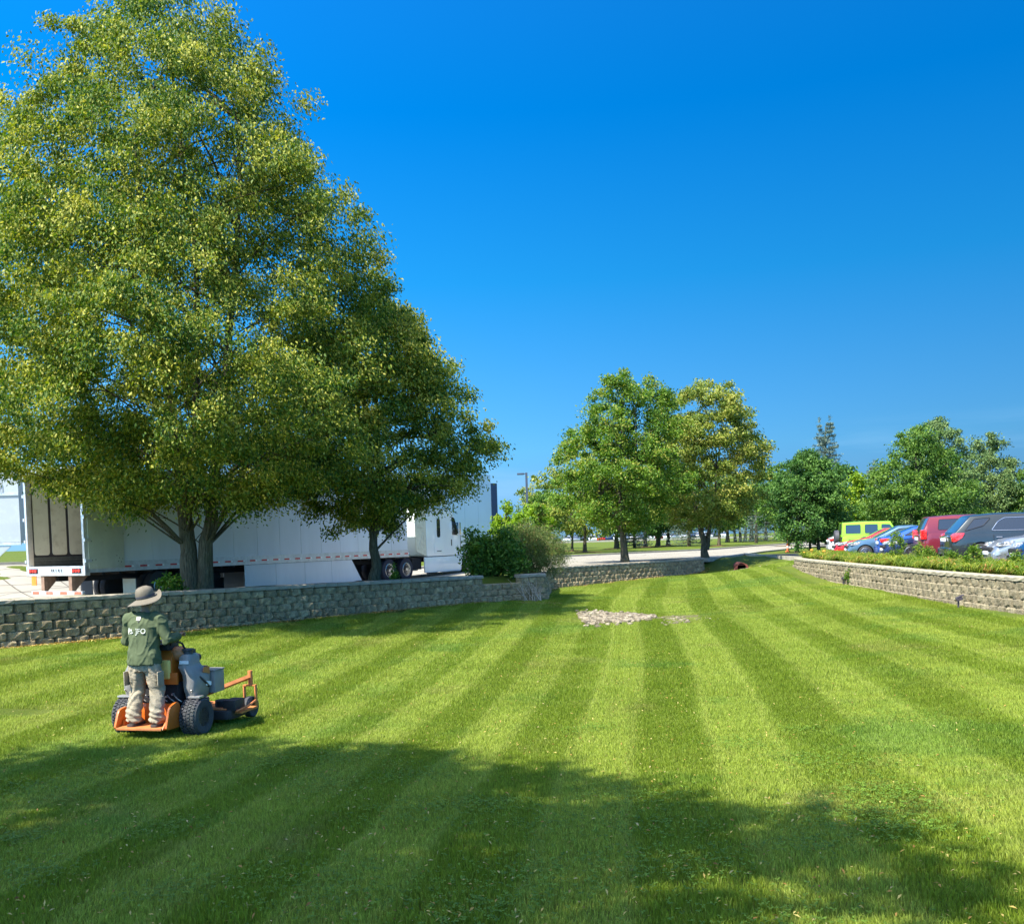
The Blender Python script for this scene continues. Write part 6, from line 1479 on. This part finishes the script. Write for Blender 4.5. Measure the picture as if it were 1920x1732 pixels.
# ------------------------------------------------------------------ daylily bed above the right wall
L_LILY = leaf_mat('daylily_leaf', [(0, (.07, .13, .015)), (.45, (.16, .23, .025)), (.75, (.30, .33, .045)), (.9, (.45, .36, .08)), (1, (.42, .22, .08))], .35)
def strap_leaves(name, cen, n_per, L0, w0, mat, rng, vm=.4, arch=1.0):
    n = len(cen) * n_per; ci = np.repeat(np.arange(len(cen)), n_per); base = cen[ci] + np.c_[rng.normal(size=(n, 2)) * .045, np.zeros(n)]
    az = rng.random(n) * 2 * PI; L = L0 * (.45 + .6*rng.random(n)) * (.45 + .55*rng.random(len(cen)) + .45*(np.sin(cen[:, 1]*1.9 + cen[:, 0])*.5 + .5))[ci]; d = np.stack([np.cos(az), np.sin(az), np.zeros(n)], 1); sd_ = np.stack([-np.sin(az), np.cos(az), np.zeros(n)], 1); V_ = []
    out = (.35 + .5*rng.random(n)) * arch
    for k, (s, w) in enumerate(((0, .8), (.4, 1.0), (.75, .8))):
        p = base + d * (L*out*s**1.3)[:, None] + np.array([0, 0, 1]) * (L*(s*1.05 - .62*s*s))[:, None]
        V_ += [p + sd_ * (w0*w*.5), p - sd_ * (w0*w*.5)]
    p = base + d * (L*out*1.12)[:, None] + np.array([0, 0, 1]) * (L*(.30 - .12*rng.random(n)))[:, None]; V_.append(p)
    v = np.stack(V_, 1).reshape(-1, 3); b = np.arange(n)[:, None]*7
    f = np.concatenate([b + [0, 1, 3], b + [0, 3, 2], b + [2, 3, 5], b + [2, 5, 4], b + [4, 5, 6]], 0)
    me = mesh_np(name, v, f); vv = np.clip(vm + (rng.normal(size=len(cen))*.24)[ci] + rng.normal(size=n)*.17, 0, 1)
    a_ = me.attributes.new('v', 'FLOAT', 'POINT'); a_.data.foreach_set('value', np.repeat(vv, 7).astype(np.float32)); return me
rng = np.random.default_rng(41); pth = resample([p[:2] for p in WR[::-1]], 400); cen = []
for i in range(1700):
    k = rng.integers(1, 399); d = pth[k] - pth[k-1]; d /= np.hypot(*d); nn = np.array([d[1], -d[0]]); o_ = .42 + 1.5*rng.random()
    if pth[k][1] > 42.5: o_ *= .8
    p = pth[k] + nn * o_ + d * rng.normal()*.1; cen.append([p[0], p[1], float(hu(p[0], p[1]))])
lily = link('daylily_bed', strap_leaves('daylily_bed', np.array(cen), 20, .62, .028, L_LILY, rng, .42), L_LILY); tag(lily, 'arching yellow-green daylily leaves along the top of the tan wall', 'ground cover', kind='stuff')
M_FLOWER = simple('orange_flower', (.80, .28, .02), .6)
mb = MB()
for px, py, Y in ((1522, 1031, 42.5), (1545, 1033, 42), (1508, 1036, 43)): p = at(px, py, Y); mb.tube([(p.x, p.y, hz1(p.x, p.y)), p], .008, 4); mb.ball(p, (.07, .07, .05), 8, 6)
o = mb.build('flowers', M_FLOWER, None); tag(o, 'tiny orange lily flowers at the left end of the bed above the tan wall', 'flowers', kind='stuff')
def weed(px, py_b, Y, H, label, seed):
    p = at(px, py_b, Y); z = hz1(p.x, p.y)
    bush('tall_weed', label, (p.x, p.y, z), [(0, 0, H*.55, .13 + H*.12, .15, H*.42), (0, 0, H*.85, .07, .07, H*.18)], int(24 + H*22), 16, .10, .12, L_GREEN, seed, tone=.6, width=.28, stems=9, cat='weed', stem_r=.007)
weed(1682, 1052, 33.5, 1.15, 'bushy tall weed in front of the dark navy car', 101)
weed(1727, 1056, 31.5, .75, 'leafy weed below the maroon car\'s rear corner', 102)
weed(1826, 1066, 26.2, .72, 'tall weed in front of the charcoal car\'s rear wheel', 103)
weed(1742, 1060, 30.5, .62, 'short weed left of the charcoal car\'s bumper', 104)
weed(1905, 1068, 24.5, .55, 'short weed below the blue car\'s plate', 105)
weed(1786, 1066, 28, .55, 'thin weed under the charcoal car\'s rear bumper', 106)
w_ = at(1598, 1092, 33.8); bush('wall_weed', 'weeds growing up the face of the tan wall beside the left spotlight', (w_.x, w_.y, hz1(w_.x, w_.y)), [(0, 0, .3, .28, .12, .3)], 30, 18, .07, .1, L_GREEN, 107, cat='weed', stems=8, stem_r=.005)
w_ = at(1789, 1082, 25.4); bush('wall_weed', 'tuft of weed growing out of the top joint of the tan wall', (w_.x - .1, w_.y, .95), [(0, 0, .08, .1, .08, .09)], 10, 14, .06, .06, L_GREEN, 108, cat='weed', stems=4, stem_r=.004)

# ------------------------------------------------------------------ small fittings
M_BRONZE = simple('dark_bronze', (.045, .035, .045), .5)
def spot(px, py, Y, label):
    p = at(px, py, Y); z = hz1(p.x, p.y); root = empty('garden_spotlight', (p.x, p.y, z), R(70), label, 'spotlight', 'spotlights along the tan wall')
    mb = MB(); mb.prism([(-.035, -.05), (.035, -.05), (.025, .20), (-.025, .20)], .04, 'y', -.02); mb.build('stake', M_BRONZE, root)
    mb = MB(); mb.box((-.10, -.09, .20), (.10, .06, .30), Matrix.Rotation(R(-25), 3, 'X')); h_ = mb.build('lamp_head', M_BRONZE, root, bevel=.01)
    mb = MB(); mb.box((-.11, -.13, .30), (.11, .04, .315), Matrix.Rotation(R(-25), 3, 'X')); mb.build('visor', M_BRONZE, root)
    return root
spot(1581, 1088, 34.2, 'small dark spotlight at the foot of the tan wall, farther from the viewer')
spot(1797, 1129, 23.8, 'dark spotlight on a stake at the foot of the tan wall, nearer the right edge')
# lamp post
p = at(990, 1004, 78); z = hz1(p.x, p.y); root = empty('lamp_post', (p.x, p.y, z), 0, 'tall slim dark lamp post with one square head, right of the warehouse', 'lamp post'); HL = at(990, 886, 78).z - z
M_POST = simple('post_paint', (.045, .06, .09), .5)
mb = MB(); mb.prism(round_poly([(-.09, -.09), (.09, -.09), (.09, .09), (-.09, .09)], .02), HL, 'z', 0); mb.build('pole', M_POST, root)
mb = MB(); mb.box((-.55, -.03, HL - .12), (-.05, .03, HL - .05)); mb.build('arm', M_POST, root)
mb = MB(); mb.box((-.75, -.18, HL - .16), (-.2, .18, HL - .02)); mb.build('lamp_head', M_POST, root, bevel=.02)
mb = MB(); mb.cyl((0, 0, .2), .28, .5, 'z', 14); mb.build('concrete_foot', M_KERB, root)
# culvert mouth in the bank
cpt = at(1391, 1068, 49.2); cz = hz1(cpt.x, cpt.y) - .02; root = empty('culvert_pipe', (cpt.x, cpt.y, cz), R(-8), 'dark rusty culvert mouth set in the bank at the head of the swale', 'culvert'); root.scale = (.72, 1, .72)
M_RUST = simple('rusty_pipe', (.20, .055, .035), .8, var=.3); M_RUSTD = simple('pipe_inside', (.035, .008, .01), .95)
mb = MB(); mb.lathe([(.30, 0), (.34, 0), (.34, 2.2), (.30, 2.2)], (0, 0, .22), 'y', 24, closed=True)
mb.build('pipe', M_RUST, root, smooth=True, angle=40)
mb = MB(); mb.cyl((0, 1.2, .22), .30, .04, 'y', 20); mb.build('pipe_end', M_RUSTD, root)
mb = MB(); ring = []
mb.prism(round_poly([(-.62, -.1), (-.45, .30), (-.36, .44), (.36, .44), (.45, .30), (.62, -.1), (.36, -.1), (.34, .38), (-.34, .38), (-.36, -.1)], .03), .10, 'y', .06); mb.build('flared_end', M_RUST, root)
def stones(name, label, spots, mat, rng, kind='stuff', zf=hz):
    mb = MB()
    for x, y, s in spots:
        z = float(zf(x, y)); a = rng.random()*PI; c, sn = math.cos(a), math.sin(a); n0 = 6; r = [[], []]
        for l, (hh, q) in enumerate(((-.2, 1.0), (.2, .95))):
            for k in range(n0): t_ = 2*PI*k/n0; u, v = math.cos(t_)*s*(.8 + .4*rng.random())*q, math.sin(t_)*s*.65*(.8 + .4*rng.random())*q; r[l].append((x + u*c - v*sn, y + u*sn + v*c, z + hh*s*1.6 + rng.random()*.3*s))
        mb.rings([r[0], r[1], [(x + (p_[0]-x)*.45, y + (p_[1]-y)*.45, p_[2] + .22*s) for p_ in r[1]]])
    o = mb.build(name, mat, None); tag(o, label, 'stones', kind=kind); return o
t = NT('river_stone'); P = t.pos(); c = t.ramp(t.voro(9, 'F1', P, 'Color'), [(0, (.06, .05, .03)), (.5, (.17, .14, .095)), (1, (.33, .285, .205))]); M_STONE = t.done(t.bsdf(c, .85, 0, .3, t.bump(t.noise(30, 4, .6, P), .4, .01)))
rng = np.random.default_rng(9)
S1 = []
cA = at_z(1145, 1160, .06)
for i in range(760):
    u = rng.random()**.9; w_ = (1 - u)**.75 * .62 + .10; x = -.85 + u*2.0 + rng.normal()*.05; y = rng.normal()*1.5*w_ + .1
    S1.append((cA.x + x, cA.y + y, .05 + .085*rng.random()))
for i in range(70): S1.append((at_z(1268, 1163, .06).x + rng.normal()*.22, at_z(1268, 1163, .06).y + rng.normal()*.45, .03 + .05*rng.random()))
for i in range(36): S1.append((at_z(1315, 1162, .06).x + rng.normal()*.18, at_z(1315, 1162, .06).y + rng.normal()*.3, .02 + .03*rng.random()))
patch('bare_soil', cA.x + .25, cA.y - .05, 1.2, 1.2, .014, M_SOIL); patch('bare_soil', cA.x + 2.0, cA.y - .2, 1.0, .7, .014, M_SOIL)
stones('drain_stones', 'pale stones strewn across the low point of the lawn', S1, M_STONE, rng)
S2 = [(cpt.x + rng.normal()*.34, cpt.y - .7 + rng.normal()*.4, .03 + .06*rng.random()) for i in range(150)]
stones('culvert_stones', 'white stones at the mouth of the culvert', S2, simple('white_stone', (.42, .38, .30), .85, var=.25, vs=10), rng)
patch('bare_soil', cpt.x, cpt.y + .1, 1.5, .8, .02, M_THATCH)
patch('bare_soil', at_z(1470, 1058, .8).x, 42.6, .35, .5, .02, M_THATCH)
# orange and white marker by the far drive
p = at(1477, 1030, 64); root = empty('drive_marker', (p.x, p.y, hz1(p.x, p.y)), 0, 'thin orange and white marker post beside the far drive, left of the dark tree', 'marker post')
M_ORG = simple('marker_orange', (.80, .20, .06), .5)
mb = MB(); mb.cyl((0, 0, .5), .07, 1.0, 'z', 12); mb.build('post', M_ORG, root, smooth=True, angle=40)
for z in (.35, .68): mb = MB(); mb.cyl((0, 0, z), .074, .12, 'z', 12); mb.build('white_band', M_PLATE, root, smooth=True, angle=40)
mb = MB(); mb.cyl((0, 0, .04), .16, .08, 'z', 12); mb.build('base', M_ORG, root)
# curb stones of pale boulders in the far lot edge
kerb('far_kerb', [(-4, 199), (20, 204), (60, 208), (110, 214)], 30, .8, .35, M_KERB, dz=.0)
# leaf litter at the foot of the long wall
rng = np.random.default_rng(77)
def litter(name, label, pts, size, mat, rng, lift=.01, kind='stuff'):
    P = np.array([[x, y, float(z) + lift] for (x, y), z in zip(pts, hz(np.array(pts)[:, 0], np.array(pts)[:, 1]))]); P[:, 2] += rng.random(len(P))*.02
    n = len(P); tip = rng.normal(size=(n, 3)); tip[:, 2] *= .35; tip /= np.linalg.norm(tip, axis=1)[:, None]; sd_ = np.cross(tip, np.tile([0, 0, 1.0], (n, 1)) + rng.normal(size=(n, 3))*.35); sd_ /= np.linalg.norm(sd_, axis=1)[:, None]
    S = size*(.5 + rng.random(n)); a = P - tip*S[:, None]*.5; b = P + tip*S[:, None]*.5; w = (S*.17)[:, None]; up = np.array([0, 0, 1.0])*(S*.10)[:, None]
    v = np.stack([a, P + sd_*w + up, b, P - sd_*w + up], 1).reshape(-1, 3); i = np.arange(n)[:, None]*4
    me = mesh_np(name, v, np.concatenate([i + [0, 1, 2], i + [0, 2, 3]], 0)); at_ = me.attributes.new('v', 'FLOAT', 'POINT'); at_.data.foreach_set('value', np.repeat(rng.random(n), 4).astype(np.float32)); o = link(name, me, mat); tag(o, label, 'leaves', kind=kind); return o
L_LITTER = leaf_mat('fallen_leaf', [(0, (.22, .09, .025)), (.35, (.40, .25, .06)), (.7, (.50, .40, .12)), (1, (.40, .32, .15))], .2)
pts = []
W1 = resample([p[:2] for p in WL1], 500)
for i in range(5200):
    k = int(499 * rng.random()); d = W1[min(k+1, 499)] - W1[max(k-1, 0)]; d /= np.hypot(*d); nn = np.array([d[1], -d[0]]); p = W1[k] + nn*(.13 + abs(rng.normal())*.13); pts.append((p[0], p[1]))
W3 = resample([p[:2] for p in WL3[2:]], 300)
for i in range(1200):
    k = int(299 * rng.random()); d = W3[min(k+1, 299)] - W3[max(k-1, 0)]; d /= np.hypot(*d); nn = np.array([d[1], -d[0]]); p = W3[k] + nn*(.13 + abs(rng.normal())*.15); pts.append((p[0], p[1]))
for i in range(500): pts.append((cpt.x + rng.normal()*.9, cpt.y + .1 + rng.normal()*.4))
litter('leaf_litter', 'dry leaf litter along the foot of the left wall', pts, .07, L_LITTER, rng)
pts = []
while len(pts) < 4600:
    y = 3.6 + 22*rng.random()**1.25; x = (rng.random()*2 - 1)*(.56*y + .6)
    if x > 3 and rng.random() < .55: continue
    if inside(BASIN, np.array([x]), np.array([y]))[0]: pts.append((x, y))
litter('fallen_leaves', 'small dry leaves scattered over the mown lawn', pts, .030, L_LITTER, rng, .042)

# ------------------------------------------------------------------ grass blades: tiles of leaning blades copied over the lawn as one uncountable mass
def blade_tile(rng, size, n, h, w, lean, off_id, seg2=True):
    x = (rng.random(n) - .5)*size; y = (rng.random(n) - .5)*size; H = h*(.55 + .65*rng.random(n)); az = rng.random(n)*2*PI
    wv = np.stack([np.cos(az), np.sin(az)*.6], 1)*w*(.6 + .8*rng.random(n))[:, None]*.5
    ld = np.stack([rng.normal(size=n)*.30, lean*(.30 + .35*rng.random(n)) + rng.normal(size=n)*.40], 1)*H[:, None]
    b = np.stack([x, y], 1); z0 = np.zeros(n) - .008
    A = np.c_[b - wv, z0]; B = np.c_[b + wv, z0]
    if seg2:
        C1 = np.c_[b - wv*.8 + ld*.35, H*.6]; C2 = np.c_[b + wv*.8 + ld*.35, H*.6]; T = np.c_[b + ld, H*.93]
        v = np.stack([A, B, C2, C1, T], 1).reshape(-1, 3); i = np.arange(n)[:, None]*5; f = np.concatenate([i + [0, 1, 2], i + [0, 2, 3], i + [3, 2, 4]], 0)
    else:
        T = np.c_[b + ld, H*.95]; v = np.stack([A, B, T], 1).reshape(-1, 3); f = np.arange(3*n).reshape(-1, 3)
    return v, f
def grass(name, label, y0, y1, size, nb, h, w, seed, seg2, margin):
    rng = np.random.default_rng(seed); VS, FS, TI = [], [], []; base = 0
    for k, lean in enumerate((-.22, .28)):
        for q in range(2):
            v, f = blade_tile(rng, size*1.12, nb, h, w, lean, 0, seg2); VS.append(v); FS.append(f + base); base += len(v); TI += [k*2 + q]*len(v)
    a = math.atan(.122); ca, sa = math.cos(a), math.sin(a)
    ss = np.arange(-30, 30, size); tt = np.arange(y0, y1 + 4, size); S, T = np.meshgrid(ss, tt); S = S.ravel(); T = T.ravel()
    X = S*ca + T*sa; Y = -S*sa + T*ca
    m = (Y >= y0) & (Y < y1) & (np.abs(X) < .555*Y + margin) & inside(BASIN, X, Y)
    dd = np.minimum.reduce([near(WL1, X, Y)[0], near(WR, X, Y)[0], near(WL2A, X, Y)[0], near(WL3, X, Y)[0]]); m &= dd > size*.30 + .08
    for cx_, cy_, rx_, ry_ in ((cA.x + .2, cA.y + .05, 1.15, 1.0), (cA.x + 2, cA.y - .1, .6, .5), (mc.x, mc.y, .0, .0)):
        if rx_: m &= ((X - cx_)/rx_)**2 + ((Y - cy_)/ry_)**2 > 1
    X, Y = X[m], Y[m]; Z = hz(X, Y) + .012*np.sin(X*1.7 + np.sin(Y*1.3))*np.sin(Y*1.9 + 1)
    e = .15; dzx = (hb(X + e, Y) - hb(X - e, Y))/(2*e); dzy = (hb(X, Y + e) - hb(X, Y - e))/(2*e)
    sel = np.where(stripe_np(X, Y) + rng.normal(size=len(X))*.12 > 0, 2, 0) + (rng.random(len(X)) < .5)
    nbv = base; V = np.concatenate(VS + [np.stack([X, Y, Z], 1)]); F = np.concatenate(FS)
    me = mesh_np(name, V, F); n = len(V)
    ti = np.full(n, -1, np.int32); ti[:nbv] = TI; se = np.full(n, -1, np.int32); se[nbv:] = sel
    ro = np.zeros((n, 3), np.float32); ro[nbv:, 0] = np.arctan(dzy); ro[nbv:, 1] = -np.arctan(dzx); ro[nbv:, 2] = -a + rng.normal(size=len(X))*.06
    scl = np.ones((n, 3), np.float32); scl[nbv:, 0] = np.where(rng.random(len(X)) < .5, 1, -1); scl[nbv:, 2] = .8 + .45*rng.random(len(X))
    for nm, ty, arr, ky in (('tile', 'INT', ti, 'value'), ('sel', 'INT', se, 'value'), ('ro', 'FLOAT_VECTOR', ro, 'vector'), ('scl', 'FLOAT_VECTOR', scl, 'vector')):
        at_ = me.attributes.new(nm, ty, 'POINT'); at_.data.foreach_set(ky, arr.ravel())
    me.materials.append(M_BLADE)
    g = bpy.data.node_groups.new(name, 'GeometryNodeTree'); g.interface.new_socket('Geometry', in_out='INPUT', socket_type='NodeSocketGeometry'); g.interface.new_socket('Geometry', in_out='OUTPUT', socket_type='NodeSocketGeometry')
    N = g.nodes; L = g.links; gi = N.new('NodeGroupInput'); go = N.new('NodeGroupOutput'); jn = N.new('GeometryNodeJoinGeometry')
    def attr(nm, ty): a_ = N.new('GeometryNodeInputNamedAttribute'); a_.data_type = ty; a_.inputs[0].default_value = nm; return a_.outputs[0]
    def eq(s, val): c_ = N.new('FunctionNodeCompare'); c_.data_type = 'INT'; c_.operation = 'EQUAL'; L.new(s, c_.inputs[2]); c_.inputs[3].default_value = val; return c_.outputs[0]
    at_t = attr('tile', 'INT'); at_s = attr('sel', 'INT'); ar = attr('ro', 'FLOAT_VECTOR'); as_ = attr('scl', 'FLOAT_VECTOR')
    sp0 = N.new('GeometryNodeSeparateGeometry'); sp0.domain = 'POINT'; L.new(gi.outputs[0], sp0.inputs[0]); L.new(eq(at_t, -1), sp0.inputs[1])
    for k in range(4):
        s_ = N.new('GeometryNodeSeparateGeometry'); s_.domain = 'POINT'; L.new(gi.outputs[0], s_.inputs[0]); L.new(eq(at_t, k), s_.inputs[1])
        ip = N.new('GeometryNodeInstanceOnPoints'); L.new(sp0.outputs[0], ip.inputs['Points']); L.new(s_.outputs[0], ip.inputs['Instance']); L.new(eq(at_s, k), ip.inputs['Selection']); L.new(as_, ip.inputs['Scale'])
        er = N.new('FunctionNodeEulerToRotation'); L.new(ar, er.inputs[0]); L.new(er.outputs[0], ip.inputs['Rotation'])
        L.new(ip.outputs[0], jn.inputs[0])
    L.new(jn.outputs[0], go.inputs[0])
    o = link(name, me); md = o.modifiers.new('scatter', 'NODES'); md.node_group = g; tag(o, label, 'grass', kind='stuff'); print(name, 'tiles', len(X), 'verts', nbv); return o
grass('lawn_grass', 'short mown striped grass of the near lawn', 2.6, 13.4, .45, 1900, .050, .0052, 1, True, 3.4)
grass('lawn_grass', 'mown striped grass of the lawn farther back', 13.4, 28, .9, 2600, .052, .012, 2, False, 3.4)
grass('lawn_grass', 'striped grass at the far end of the swale', 28, 50, 1.2, 2600, .055, .022, 3, False, 3.4)
# clover leaves and white clover heads in the shaded near lawn
rng = np.random.default_rng(5); C0 = []
for i in range(46):
    y = 3.8 + 7.5*rng.random(); x = (rng.random()*2 - 1.15)*.5*y; C0.append((x, y, .25 + .45*rng.random()))
pts = []
for x, y, r_ in C0:
    for k in range(int(420*r_)): pts.append((x + rng.normal()*r_*.5, y + rng.normal()*r_*.5))
pts = np.array(pts); Z = hz(pts[:, 0], pts[:, 1]) + .040 + rng.random(len(pts))*.02; n = len(pts); V_ = []; c0 = np.c_[pts, Z]
for k in range(3):
    a = rng.random(n)*.5 + 2*PI*k/3; d = np.stack([np.cos(a), np.sin(a), rng.normal(size=n)*.25 + .1], 1)*.013; s_ = np.stack([-np.sin(a), np.cos(a), rng.normal(size=n)*.2], 1)*.008
    V_ += [c0, c0 + d + s_, c0 + d*1.25, c0 + d - s_]
v = np.stack(V_, 1).reshape(-1, 3); i = np.arange(n*3)[:, None]*4
me = mesh_np('clover', v, np.concatenate([i + [0, 1, 2], i + [0, 2, 3]], 0)); at_ = me.attributes.new('v', 'FLOAT', 'POINT'); at_.data.foreach_set('value', np.repeat(rng.random(n), 12).astype(np.float32))
L_CLOVER = leaf_mat('clover_leaf', [(0, (.075, .145, .014)), (1, (.17, .28, .03))], .3)
o = link('clover', me, L_CLOVER); tag(o, 'patches of clover in the near shaded lawn', 'clover', kind='stuff')
